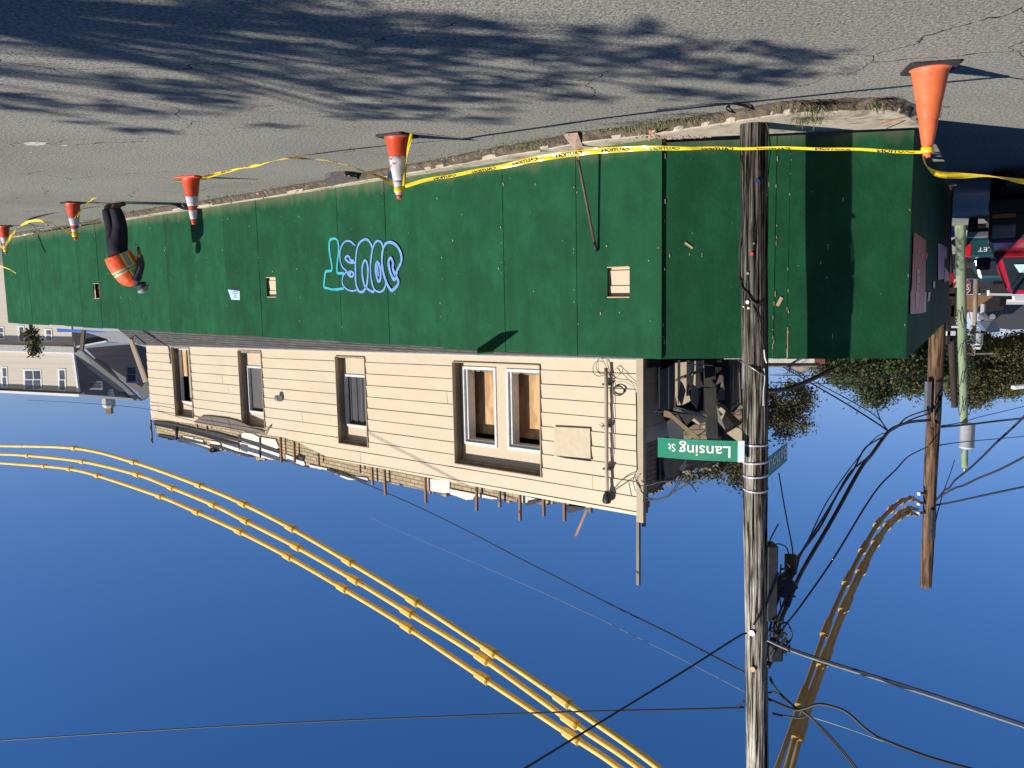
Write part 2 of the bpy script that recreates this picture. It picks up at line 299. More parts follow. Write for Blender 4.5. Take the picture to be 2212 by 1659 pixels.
# pavement edge traced along the kerb
kerb4 = [(3668, 470), (3655, 452), (3605, 425), (3529, 398), (3380, 394), (3200, 400), (3081, 408), (2997, 420), (2850, 445), (2697, 470), (2523, 498), (2299, 524), (2100, 562),
         (1945, 588), (1746, 628), (1597, 654), (1398, 690), (1100, 744), (845, 786), (547, 832), (298, 884), (50, 918), (-300, 962)]
K = [gnd(*z4(x, y)) for x, y in kerb4]
Ks = spline(K, 6)
pm = MB(); dm = MB()
def back_pt(p):
    # foot of the fence line behind a kerb point
    s1 = (p - fa).dot(d1)
    if s1 > 0: return fa + d1 * s1 + n1 * 1.2
    return p + Vector((.0, 1.8, 0))
prev = None
for i, p in enumerate(Ks):
    j = noise.noise(Vector((i * .9, 0, 0))) * .035
    s1 = (p - fa).dot(d1)
    inw = n1 if s1 > 0 else (n2 if (p - fe).dot(d2) < -.2 else (n2 * .5 + n3 * .5))
    inw = inw.normalized()
    a = p + inw * j; rows = [a + Vector((0, 0, -.02)), a + inw * .02 + Vector((0, 0, .06)), a + inw * .07 + Vector((0, 0, SZ - .005)), a + inw * .14 + Vector((0, 0, SZ))]
    bk = back_pt(a); rows.append(Vector((bk.x, bk.y, SZ)))
    g0 = [a - inw * (.10 + .05 * noise.noise(Vector((i * .37, 3, 0)))) + Vector((0, 0, .004)), a - inw * .04 + Vector((0, 0, .016)), a + inw * (.05 + .05 * noise.noise(Vector((i * .5, 9, 0)))) + Vector((0, 0, .085 if True else 0))]
    if prev:
        for k in range(4): pm.quad(prev[0][k], rows[k], rows[k + 1], prev[0][k + 1])
        if i < 130:
            for k in range(2): dm.quad(prev[1][k], g0[k], g0[k + 1], prev[1][k + 1])
    prev = (rows, g0)
tag(obj('pavement', pm, M['concrete'], smooth=False), kind='structure')
tag(obj('gutter_dirt', dm, M['gutter']), kind='structure')
# weeds along the kerb (stuff)
wb = MB()
def tuft(p, n, h, spread):
    for _ in range(n):
        a = random.uniform(0, 6.283); l = random.uniform(.5, 1) * h; b0 = p + Vector((random.gauss(0, spread), random.gauss(0, spread * .45), 0))
        dr = Vector((math.cos(a), math.sin(a), 0)); t = b0 + dr * l * random.uniform(.3, 1.0) + Vector((0, 0, l * random.uniform(.25, .9)))
        sd = Vector((-dr.y, dr.x, 0)) * .004; mid = (b0 + t) / 2 + Vector((0, 0, l * .18))
        wb.add([b0 - sd, b0 + sd, mid + sd * .8, mid - sd * .8, t], [(0, 1, 2, 3), (3, 2, 4)])
for x, y, n, h, s in [(550, 640, 60, .20, .07), (640, 640, 40, .16, .06), (1080, 620, 70, .13, .07), (1540, 690, 16, .10, .04), (820, 380, 14, .05, .04), (350, 640, 40, .1, .1), (960, 650, 30, .1, .1)]:
    tuft(gnd(*zH(x, y), .06), n, h, s)
for x, y, n, h, s in [(1230, 235, 110, .12, .14), (1080, 240, 60, .1, .12), (790, 300, 100, .11, .12), (640, 310, 60, .09, .1), (60, 410, 50, .07, .15), (180, 385, 40, .07, .12), (2180, 190, 120, .22, .10), (900, 275, 50, .08, .12)]:
    tuft(gnd(*zF(x, y), .05), n, h, s)
for x, y in [(1900, 135), (1700, 175), (1500, 205), (2050, 120), (1250, 270), (600, 400), (100, 470), (1950, 150)]:
    tuft(gnd(*zE(x, y), .04), 40, .07, .16)
for x, y in [(1700, 290), (1850, 240), (1350, 370), (1100, 360), (760, 450), (680, 450), (320, 520), (500, 500)]:
    tuft(gnd(*zB(x, y), .04), 60, .11, .22)
tag(obj('weeds', wb, M['weed']), kind='stuff', label='weeds and dry grass growing along the kerb')
# worn white paint marks on the road
def road_patch(pts, name, m, z=.004, label=None, cat=None):
    b = MB(); P = [gnd(*z4(x, y), z) for x, y in pts]; b.add(P, [tuple(range(len(P)))]); return tag(obj(name, b, m, base=P[0]), kind='structure')
wpaint = mat('worn_paint', (.62, .60, .54), (.30, .29, .26), 14, .8, contrast=(.42, .52))
random.seed(3)
mk = MB()
for (x0, y0, x1, y1) in [(92, 556, 188, 574), (235, 570, 268, 575), (110, 598, 128, 601), (245, 456, 258, 459)]:
    c = ((x0 + x1) / 2, (y0 + y1) / 2); P = [gnd(*z4(c[0] + math.cos(a) * (x1 - x0) / 2 * random.uniform(.75, 1.1), c[1] + math.sin(a) * (y1 - y0) / 2 * random.uniform(.7, 1.1)), .004) for a in [k * .4488 for k in range(14)]]
    mk.add(P, [tuple(range(14))])
tag(obj('road_marking', mk, wpaint), kind='structure')
opaint = mat('orange_paint', (.85, .22, .12), (.7, .2, .12), 14, .8)
om = MB()
def mark(a, b, wdt, z):
    a, b = gnd(*a, z), gnd(*b, z); s = (b - a).cross(Vector((0, 0, 1))).normalized() * wdt; om.quad(a - s, b - s, b + s, a + s)
mark(zH(1085, 778), zH(1250, 733), .02, SZ + .004); mark(zF(915, 325), zF(960, 362), .012, SZ + .004); mark(zF(960, 362), zF(1025, 342), .012, SZ + .004); mark(zF(960, 362), zF(905, 350), .01, SZ + .005)
tag(obj('pavement_marking', om, opaint), kind='structure')
# asphalt / rubble patches on the kerb
rb = MB()
def lump(p, r, hz):
    n = 9; top = [p + Vector((math.cos(a) * r * random.uniform(.4, .8), math.sin(a) * r * random.uniform(.3, .6), hz * random.uniform(.6, 1))) for a in [k * 6.283 / n for k in range(n)]]
    bot = [p + Vector((math.cos(a) * r * random.uniform(.9, 1.1), math.sin(a) * r * random.uniform(.7, 1), 0)) for a in [k * 6.283 / n for k in range(n)]]
    rb.add(bot + top, [(i, (i + 1) % n, (i + 1) % n + n, i + n) for i in range(n)] + [tuple(range(n, 2 * n))])
for _ in range(260):
    s = random.uniform(0, 21); p = fa + d1 * s - n1 * random.uniform(.0, .75); r = random.uniform(.005, .02) * (1 if random.random() < .93 else 2.5); p.z = SZ if (fa - p).dot(n1) < .3 else .06
    lump(p, r, r * .8)
for _ in range(220):
    x = random.gauss(1130, 130); y = 380 + random.gauss(0, 8); p = gnd(*zF(x, y), SZ); r = random.uniform(.006, .024); lump(p, r, r)
tag(obj('rubble_crumbs', rb, mat('crumbs', (.50, .40, .30), (.22, .15, .11), 30, .9)), kind='stuff', label='crumbs of rubble along the foot of the green fence')

# ================================================================== FENCE
FH = 2.455
fence = empty('plywood_fence', (fa.x, fa.y, SZ)); tag(fence, 'long green painted plywood hoarding standing round the damaged building', 'fence')
def panel(p0, p1, n, z0, z1, t=.018, holes=(), mt=None, th=None):
    """plywood sheet between two foot points; holes are (s0,s1,z0,z1) in panel coordinates"""
    b = MB(); dr = (p1 - p0); Lh = Vector((dr.x, dr.y, 0)).length; dr = Vector((dr.x, dr.y, 0)) / Lh; p0 = Vector((p0.x, p0.y, 0))
    cuts = [(0, Lh, z0, z1)]
    for (a, c, e, f) in holes:
        nc = []
        for (s0, s1, y0, y1) in cuts:
            if c <= s0 or a >= s1 or f <= y0 or e >= y1: nc.append((s0, s1, y0, y1)); continue
            if a > s0: nc.append((s0, a, y0, y1))
            if c < s1: nc.append((c, s1, y0, y1))
            if e > y0: nc.append((max(a, s0), min(c, s1), y0, e))
            if f < y1: nc.append((max(a, s0), min(c, s1), f, y1))
        cuts = nc
    for (s0, s1, y0, y1) in cuts:
        b.slab([p0 + dr * s0 + Vector((0, 0, y0)), p0 + dr * s1 + Vector((0, 0, y0)), p0 + dr * s1 + Vector((0, 0, y1)), p0 + dr * s0 + Vector((0, 0, y1))], n, t)
    return obj('panel', b, mt or M['ply'], fence)
L1 = (fb - fa).length + 1.2
hole_px = [((1312, 578), (1360, 641), 0), ((576, 600), (596, 641), 0), ((202, 613), (215, 644), 0)]
holes = []
for (u0, v0), (u1, v1), _ in hole_px:
    a, b = P1(u0, (v0 + v1) / 2), P1(u1, (v0 + v1) / 2); c, e = P1((u0 + u1) / 2, v0), P1((u0 + u1) / 2, v1)
    sa, sb = sorted(((a - fa).dot(d1), (b - fa).dot(d1))); za, zb = sorted((c.z, e.z)); holes.append((sa, sb, za, zb))
s = 0.0; k = 0; random.seed(11)
top1 = [.0, .015, .035, .01, .02, .0, .01, -.02, .0, .02, -.01, .01, .0, .02, .0, -.02, .01, .02]
while s < L1:
    e = min(s + 1.22, L1); j = random.uniform(-.006, .006)
    hs = [(a - s, b - s, c, f) for (a, b, c, f) in holes if b > s and a < e]
    zt = SZ + FH - .0 + top1[k % 18] * .6
    sm = random.uniform(.003, .007)
    panel(fa + d1 * (s + .001) + n1 * j, fa + d1 * (e - sm) + n1 * (j + random.uniform(-.004, .004)), n1, SZ - .02 if k > 0 else SZ - .01, zt, holes=hs)
    s += 1.22; k += 1
LF1 = L1
L2 = (fe - fc).length
us = [0, (P2(1600, 500) - fc).dot(d2), (P2(1675, 500) - fc).dot(d2), (P2(1705, 500) - fc).dot(d2), L2]
for k in range(4):
    a, e = us[k] + .001, us[k + 1] - (.004 if k in (1, 2) else .001)
    panel(fc + d2 * a - n2 * (.006 * (k % 2)), fc + d2 * e - n2 * (.006 * (k % 2)), n2, SZ + .03 + (.02 if k == 0 else 0), SZ + FH + .003 * k)
k = 0
L3 = 8.5
for k in range(7):
    panel(fe + d3 * (.02 + 1.22 * k), fe + d3 * (1.22 * (k + 1) + .01), n3, SZ + .02, SZ + FH + (0.02 if k < 4 else -.0))
# timber posts and rails behind the sheets, seen from beside
fr = MB()
for k in range(int(L1 / 1.22) + 1):
    p = fa + d1 * (1.22 * k + .05) + n1 * .045; fr.aabox((p.x - .019, p.y - .019, SZ), (p.x + .019, p.y + .019, 2.4))
for z in (.5, 1.35, 2.2):
    for (a, dd, nn, Lh) in ((fa, d1, n1, L1), (fc, d2, n2, L2), (fe, d3, n3, L3)):
        fr.box(a + dd * (Lh / 2) + nn * .085 + Vector((0, 0, z - SZ)), dd * (Lh / 2 - .1), nn * .019, Vector((0, 0, .045)))
obj('rail_frame', fr, M['wood'], fence)
# wood surround of the peep holes
for i, (a, b, c, f) in enumerate(holes):
    h = MB(); t = .012
    for (s0, s1, z0, z1) in ((a - .0, b, c - t, c), (a, b, f, f + t)):
        h.box(fa + d1 * ((s0 + s1) / 2) + n1 * .008 + Vector((0, 0, (z0 + z1) / 2 - SZ)), d1 * ((s1 - s0) / 2), n1 * .013, Vector((0, 0, (z1 - z0) / 2)))
    obj('peephole_edge', h, M['peekwood'], fence)
m = MB(); a_, b_, c_, f_ = holes[2]; m.box(fa + d1 * ((a_ + b_) / 2) + n1 * .12 + Vector((0, 0, (c_ + f_) / 2 - SZ)), d1 * .35, n1 * .01, Vector((0, 0, .3))); obj('peephole_backing', m, mat('dark_brown_board', (.10, .06, .045), (.06, .035, .028), 8, .8), fence)
# graffiti outline
def stroke(mb, pts, wdt, off):
    Q = [P1(*zE(x, y), -off - .0105) for x, y in pts]; Q = spline(Q, 4); Q = [q for i, q in enumerate(Q) if i == 0 or (q - Q[i - 1]).length > 1e-4]
    A_, B_ = [], []                                            # one continuous ribbon, uneven like a spray line
    for i, q in enumerate(Q):
        t = (Q[min(i + 1, len(Q) - 1)] - Q[max(i - 1, 0)]).normalized(); sd = t.cross(n1).normalized() * wdt * (.82 + .22 * noise.noise(Vector((i * .35, off * 900, 0))))
        A_.append(q - sd); B_.append(q + sd)
    o_ = len(mb.v); n_ = len(Q); mb.add(A_ + B_, [(i, i + 1, n_ + i + 1, n_ + i) for i in range(n_ - 1)])
cy, vi = MB(), MB()
stroke(cy, [(510, 1278), (430, 1287), (365, 1272), (352, 1262), (358, 1200), (368, 1146), (412, 1136), (414, 1090), (403, 1030), (394, 960), (398, 905), (412, 888), (440, 884), (460, 900), (469, 950), (466, 1010), (456, 1100), (458, 1148), (466, 1158), (512, 1158)], .024, .004)
stroke(vi, [(600, 900 + 40), (560, 905), (520, 908), (490, 950), (478, 1010), (487, 1080), (510, 1122), (532, 1142), (504, 1180), (498, 1235), (525, 1278), (570, 1298), (612, 1292)], .018, .005)
stroke(vi, [(600, 1072), (560, 1075), (530, 1055), (522, 1035), (540, 1022), (556, 1030), (562, 1052), (590, 1060)], .022, .0045)
stroke(vi, [(530, 1140), (548, 1172), (572, 1186), (588, 1166), (572, 1146), (548, 1150), (566, 1166)], .022, .0055)
stroke(vi, [(628, 1302), (606, 1240), (602, 1150), (604, 1060), (612, 980), (630, 925), (660, 897), (690, 890), (718, 915), (742, 970)], .022, .006)
stroke(vi, [(628, 1302), (662, 1304), (690, 1255), (700, 1180), (700, 1110), (690, 1066), (675, 1058), (660, 1090), (655, 1150), (664, 1215), (682, 1268), (740, 1306), (748, 1288)], .024, .0065)
stroke(vi, [(790, 1308), (752, 1285), (730, 1220), (721, 1130), (726, 1040), (740, 960), (762, 912), (790, 903), (812, 925), (822, 970)], .020, .007)
stroke(vi, [(790, 1308), (824, 1292), (842, 1245), (846, 1205)], .020, .0075)
stroke(vi, [(772, 1070), (762, 1110), (768, 1180), (784, 1222), (800, 1200), (800, 1130), (786, 1080), (772, 1070), (776, 1110), (782, 1180)], .026, .005)
stroke(vi, [(890, 1300), (862, 1262), (838, 1205), (818, 1130), (812, 1050), (818, 980), (838, 930), (868, 912), (905, 922), (940, 955), (962, 1005), (966, 1060), (948, 1105), (930, 1138)], .026, .008)
stroke(vi, [(890, 1300), (936, 1252), (940, 1215), (912, 1160), (896, 1110), (902, 1080), (884, 1040), (868, 1050), (864, 1080), (872, 1130), (890, 1180), (915, 1210), (930, 1138)], .028, .0085)
m_cy = mat('cyan_spray', (.05, .48, .56), (.03, .38, .47), 12, .6); m_vi = mat('violet_spray', (.21, .38, .76), (.15, .29, .64), 12, .6)
obj('graffiti', cy, m_cy, fence, label='cyan outline of the last graffiti letter'); obj('graffiti', vi, m_vi, fence, label='pale violet bubble graffiti letters')
# screws and chips in the paint
ch = MB()
random.seed(5)
for _ in range(110):
    s = random.uniform(.1, LF1 - .3); z = random.uniform(.25, 2.4); sz = random.uniform(.003, .009) ; a = random.uniform(-.6, .6)
    if random.random() < .5: s = round(s / 1.22) * 1.22 + random.choice((-.03, .03))
    p = fa + d1 * s - n1 * .0135 + Vector((0, 0, z - SZ)); p -= n1 * .004
    u_ = (d1 * math.sin(a) + Vector((0, 0, math.cos(a)))) * sz * random.uniform(1, 2.4); v_ = (d1 * math.cos(a) - Vector((0, 0, math.sin(a)))) * sz * .6
    ch.quad(p - u_ - v_, p + u_ - v_, p + u_ + v_ * .6, p - u_ + v_)
for _ in range(46):
    s = random.uniform(.05, L2 - .05); z = random.uniform(.25, 2.45)
    if random.random() < .6: s = random.choice((us[2], us[3], L2 - .02, 0.02)) + random.uniform(-.012, .012)
    p = fc + d2 * s - n2 * .012 + Vector((0, 0, z - SZ)); h = random.uniform(.004, .03); wv = random.uniform(.002, .004)
    ch.quad(p - d2 * wv - Vector((0, 0, h)), p + d2 * wv - Vector((0, 0, h)), p + d2 * wv + Vector((0, 0, h)), p - d2 * wv + Vector((0, 0, h)))
for a, b, wv in [(zF(1200, 1218), zF(1262, 1262), .012), (zJ(258, 210), zJ(294, 142), .018), (zJ(340, 380), zJ(340, 620), .004), (zF(985, 1255), zF(1005, 1268), .01)]:
    p, q = P2(*a, -.010), P2(*b, -.010); sd = (q - p).cross(n2).normalized() * wv; ch.quad(p - sd, q - sd, q + sd, p + sd)
tag(obj('paint_chip', ch, M['peekwood'], fence), kind='stuff')
# notices
nt1 = MB(); Q = [P1(*zB(x, y), -.012) for x, y in [(1805, 985), (1898, 998), (1900, 1068), (1833, 1066)]]
nt1.slab(Q, -n1, .003); notice = obj('paper_notice', nt1, SH('pale_blue_paper', (.50, .72, .85)), base=Q[0]); tag(notice, 'pale blue printed notice with curled corner stapled to the green fence', 'notice')
tx = MB()
for r_, (x0, x1, y) in enumerate([(1842, 1885, 1004), (1840, 1888, 1018), (1855, 1875, 1032), (1850, 1880, 1046)]):
    a, b = P1(*zB(x0, y - 4), -.018), P1(*zB(x1, y - 4), -.018); c, e = P1(*zB(x1, y + 3), -.018), P1(*zB(x0, y + 3), -.018)
    nseg = 7
    for i in range(nseg):
        t0, t1 = i / nseg, (i + .72) / nseg; tx.quad(a.lerp(b, t0), a.lerp(b, t1), e.lerp(c, t1), e.lerp(c, t0))
obj('print_lines', tx, SH('grey_print', (.22, .32, .40)), notice)
bk = MB(); Q = [P1(*zB(x, y), -.006) for x, y in [(1838, 962), (1898, 968), (1896, 1000), (1836, 992)]]; bk.slab(Q, -n1, .004)
tag(obj('dark_sticker', bk, SH('near_black_vinyl', (.01, .03, .025)), base=Q[0]), 'small black rectangle stuck just under the pale blue notice', 'sticker')
# banner and papers on the shaded side-street boards
def poster(name, pts, zm, m, label, cat, off=.012, t=.004):
    b = MB(); Q = [P3(*zm(x, y), -off) for x, y in pts]; b.slab(Q, -n3, t); return tag(obj(name, b, m, base=Q[0]), label, cat)
ban = poster('banner', [(465, 660), (655, 790), (645, 1609), (640, 1690), (425, 1690)], zI, SH('dull_red_vinyl', (.46, .13, .11)), 'dull red banner with white marks on the shaded end of the green fence', 'banner')
# extend banner to its end above
bm_ = MB(); Q = [P3(*zP(x, y), -.022) for x, y in [(435, 0), (500, 0), (475, 180), (452, 300), (438, 160)]]; bm_.add(Q, [tuple(range(5))])
for x, y, w_, h_ in [(515, 1240, 45, 80), (515, 1350, 45, 120), (515, 1500, 40, 60), (498, 980, 12, 55), (530, 970, 10, 50), (590, 1010, 25, 45), (470, 960, 8, 40)]:
    Q = [P3(*zI(a, b), -.022) for a, b in [(x, y), (x + w_, y), (x + w_, y + h_), (x, y + h_)]]; bm_.quad(*Q)
obj('banner_print', bm_, SH('pale_print', (.52, .42, .42)), ban)
b2 = MB(); Q = [P3(*zP(x, y), -.013) for x, y in [(350, -20), (575, -20), (560, 345), (345, 360)]]; b2.slab(Q, -n3, .004); obj('banner_sheet', b2, SH('dull_red_vinyl2', (.44, .13, .11)), ban)
pp = SH('bluish_paper', (.42, .44, .56))
poster('white_paper', [(848, 838), (905, 850), (985, 905), (990, 1060), (945, 1090), (940, 1400), (850, 1412)], zI, pp, 'torn bluish white paper on the shaded boards, largest and nearest the red banner', 'paper')
poster('white_paper', [(950, 1200), (1010, 1290), (1025, 1420), (948, 1450)], zI, pp, 'pointed scrap of bluish paper hanging below the larger torn paper', 'paper', off=.02)
poster('paper_strip', [(575, 0), (610, 0), (600, 325), (565, 330)], zP, SH('dirty_white', (.46, .46, .44)), 'narrow grubby white strip hanging beside the red banner', 'paper')
poster('paper_strip', [(640, 0), (678, 0), (660, 140), (628, 160)], zP, SH('dirty_white2', (.44, .46, .44)), 'short crumpled white strip further along from the red banner', 'paper', off=.014)
poster('paper_scrap', [(770, 1450), (800, 1440), (798, 1550), (772, 1545)], zI, SH('white_scrap', (.75, .78, .78)), 'tiny bright white scrap on the shaded boards between strips and papers', 'paper')
poster('red_sticker', [(650, 960), (690, 1020), (650, 1120)], zI, SH('red_vinyl', (.55, .04, .06)), 'small pointed red sticker at the edge of the dull red banner', 'sticker', off=.016)
# green board offcut leaning out over the fence top
fl = MB(); c0 = P1(*zD(1165, 255), -.02); c1 = P1(*zD(1165, 295), .02); c2 = P1(*zD(1295, 283), .02); c3 = P1(*zD(1295, 255), -.02)
fl.slab([P1(*zD(1165, 258), -.012), P1(*zD(1295, 262), -.012), P1(*zD(1295, 283), -.34), P1(*zD(1165, 296), -.34)], Vector((0, 0, -1)), .02)
tag(obj('plywood_offcut', fl, M['ply'], base=c0), 'green plywood offcut sticking out from the top of the fence', 'board')

# ================================================================== BUILDING
TL = .024                                                     # the storeys climb a little along the street
OFF = .85
wa = P1(1384, 800, OFF)                                       # foot of the upper wall at the corner
wo = Vector((wa.x, wa.y, 0))
def SZc(u, v, off=OFF):                                       # photo point -> (s, z) on the upper wall
    p = P1(u, v, off); s = (p - wo).dot(d1); return s, p.z - TL * s
def W(s, z, off=0.0): return wo + d1 * s + n1 * off + Vector((0, 0, z + TL * s))
bld = empty('damaged_building', (wo.x, wo.y, 0)); tag(bld, 'cream sided building with its top floor torn off behind the green fence', 'building')
s_end = SZc(320, 800)[0]
zbot = min(SZc(1384, 797)[1], SZc(315, 745)[1]); ztop = SZc(1384, 1115)[1]
def zt_at(s):   # top edge of the siding
    pts = [SZc(1384, 1115), SZc(*zD(1700, 1440)), SZc(*zD(900, 1290)), SZc(*zD(0, 1120)), SZc(*zC(1500, 960)), SZc(*zC(1350, 935)), SZc(*zC(740, 840)), SZc(*zC(380, 805))]
    pts.sort()
    if s <= pts[0][0]: return pts[0][1]
    for (a, b), (c, e) in zip(pts, pts[1:]):
        if s <= c: return b + (e - b) * (s - a) / (c - a + 1e-9)
    return pts[-1][1]
def rect(*pts):
    q = [SZc(*p) for p in pts]; ss = sorted(x[0] for x in q); zz = sorted(x[1] for x in q); n = len(q)
    return [(ss[0] + ss[1]) / 2, (ss[-1] + ss[-2]) / 2, (zz[0] + zz[1]) / 2, (zz[-1] + zz[-2]) / 2]
ops = [rect(zD(972, 350), zD(1005, 1157), zD(1680, 1255), zD(1662, 385)),
       rect(zD(40, 315), zD(88, 995), zD(308, 1025), zD(275, 312)),
       rect(zC(1080, 262), zC(1128, 850), zC(1302, 880), zC(1265, 270)),
       rect(zC(550, 232), zC(603, 775), zC(738, 800), zC(696, 240))]
for o_ in ops: o_[2] = max(o_[2], zbot + .03)
# wall core
core = MB(); cuts = [(0, s_end, zbot, None)]
ex = .203; z = zbot; sid = MB()
def runs(z0, z1):
    xs = [(0.0, s_end)]
    for (a, b, c, f) in ops:
        if z1 > c + .02 and z0 < f - .02:
            nx_ = []
            for (p, q) in xs:
                if b <= p or a >= q: nx_.append((p, q)); continue
                if a > p: nx_.append((p, a))
                if b < q: nx_.append((b, q))
            xs = nx_
    return xs
# split the courses at the tops and bottoms of the openings
levels = [zbot]
while levels[-1] < 5.6: levels.append(levels[-1] + ex)
for z0, z1 in zip(levels, levels[1:]):
    subs = sorted(set([z0, z1] + [x for o_ in ops for x in (o_[2], o_[3]) if z0 < x < z1]))
    for a, b in zip(subs, subs[1:]):
        fa0, fb0 = (a - z0) / ex, (b - z0) / ex
        for (p, q) in runs(a + .001, b - .001):
            n = max(1, int((q - p) / .5)); 
            for i in range(n):
                x0, x1 = p + (q - p) * i / n, p + (q - p) * (i + 1) / n
                t0, t1 = zt_at(x0), zt_at(x1)
                if a >= max(t0, t1): continue
                wv = lambda x: .004 * noise.noise(Vector((x * 1.3, z0 * 7, 0)))
                o0, o1 = -.017 + fa0 * .015, -.017 + fb0 * .015
                b0, b1 = min(b, t0), min(b, t1)
                if b0 <= a or b1 <= a: b0, b1 = max(b0, a + .001), max(b1, a + .001)
                sid.quad(W(x0, a, o0 + wv(x0)), W(x1, a, o0 + wv(x1)), W(x1, b1, o1 + wv(x1)), W(x0, b0, o1 + wv(x0)))
                if a == z0: sid.quad(W(x0, a, o0 + wv(x0)), W(x1, a, o0 + wv(x1)), W(x1, a, .03), W(x0, a, .03))
random.seed(31)
for z0 in levels:
    for _ in range(2):
        x = random.uniform(.5, s_end - .4)
        if z0 + ex > zt_at(x) or any(o_[0] - .1 < x < o_[1] + .1 and z0 + ex > o_[2] and z0 < o_[3] for o_ in ops): continue
        m = MB(); m.slab([W(x, z0 + .002, -.019), W(x + .005, z0 + .002, -.019), W(x + .005, z0 + ex * .97, -.006), W(x, z0 + ex * .97, -.006)], n1, .006); obj('butt_joint', m, M['greywood'], bld)
# plain backing wall 3 cm behind the laps
zs = sorted(set([zbot - .3] + [x for o_ in ops for x in (o_[2], o_[3])] + [5.0])); 
for a, b in zip(zs, zs[1:]):
    for (p, q) in runs(a + .03, b - .03):
        n = max(1, int((q - p) / .4))
        for i in range(n):
            x0, x1 = p + (q - p) * i / n, p + (q - p) * (i + 1) / n
            b0, b1 = min(b, zt_at(x0) - .01), min(b, zt_at(x1) - .01)
            if min(b0, b1) <= a: continue
            core.slab([W(x0, a, .03), W(x1, a, .03), W(x1, b1, .03), W(x0, b0, .03)], n1, .14)
obj('wall_core', core, M['greywood'], bld)
obj('siding', sid, M['siding'], bld)
# corner board
cb = MB(); cb.box(W(-.02, (zbot + ztop) / 2 + .02, -.02), d1 * .055, n1 * .035, Vector((0, 0, (ztop - zbot) / 2 + .05))); obj('corner_board', bevel(obj('corner_board', cb, M['trim'], bld), .006) and cb, M['trim'], bld) if False else bevel(obj('corner_board', cb, M['trim'], bld), .006)
# windows: recess lining, infill panels, frames, glass or plywood
DP = .17
def win_box(mb, s0, s1, z0, z1, o0, o1): 
    pts = [W(s0, z0, o0), W(s1, z0, o0), W(s1, z1, o0), W(s0, z1, o0)]; mb.slab(pts, n1, o1 - o0)
def lining(o_, parent):
    a, b, c, f = o_; m = MB()
    win_box(m, a - .012, a, c, f, -.035, DP); win_box(m, b, b + .012, c, f, -.035, DP); win_box(m, a - .012, b + .012, f, f + .012, -.035, DP); win_box(m, a, b, c - .012, c, -.035, DP)
    return obj('recess_lining', m, M['trim'], parent)
def frame(parent, s0, s1, z0, z1, o=DP - .04, t=.045):
    m = MB(); win_box(m, s0, s0 + t, z0, z1, o, o + .07); win_box(m, s1 - t, s1, z0, z1, o, o + .07); win_box(m, s0 + t, s1 - t, z1 - t, z1, o, o + .07); win_box(m, s0 + t, s1 - t, z0, z0 + t, o, o + .07)
    f_ = obj('frame', m, M['whiteframe'], parent); bevel(f_, .006); return f_
def S_(p): return SZc(*p, OFF + DP - .04)
def infill(parent, o_, frs):
    a, b, c, f = o_; m = MB(); zs = sorted(set([c, f] + [x for r in frs for x in (r[2], r[3])]))
    for z0, z1 in zip(zs, zs[1:]):
        xs = [(a, b)]
        for r in frs:
            if z0 < r[3] - .01 and z1 > r[2] + .01:
                nn_ = []
                for (p, q) in xs:
                    if r[1] <= p or r[0] >= q: nn_.append((p, q)); continue
                    if r[0] > p: nn_.append((p, r[0]))
                    if r[1] < q: nn_.append((r[1], q))
                xs = nn_
        for p, q in xs: win_box(m, p, q, z0, z1, DP - .02, DP + .02)
    return obj('infill_panel', m, M['siding'], parent)
glass = mat('dusty_glass', (.06, .065, .07), (.03, .035, .04), 3, .12, spec=.5)
blackroom = mat('dark_room', (.05, .045, .04), (.02, .018, .016), 2, .9)
windows = []
win_px = [[(zD(1040, 385), zD(1300, 397), zD(1327, 1035), zD(1058, 1000)), (zD(1380, 405), zD(1690, 418), zD(1712, 1082), zD(1408, 1045))],
          [(zD(98, 447), zD(330, 460), zD(345, 885), zD(130, 862))],
          [(zC(1140, 378), zC(1300, 392), zC(1320, 770), zC(1172, 752))],
          [(zC(598, 236), zC(735, 246), zC(760, 690), zC(632, 672))]]
wlab = ['wide twin window bay boarded inside with plywood', 'single window with dark dusty glass', 'narrow window with dark broken opening', 'narrow window farthest along the wall']
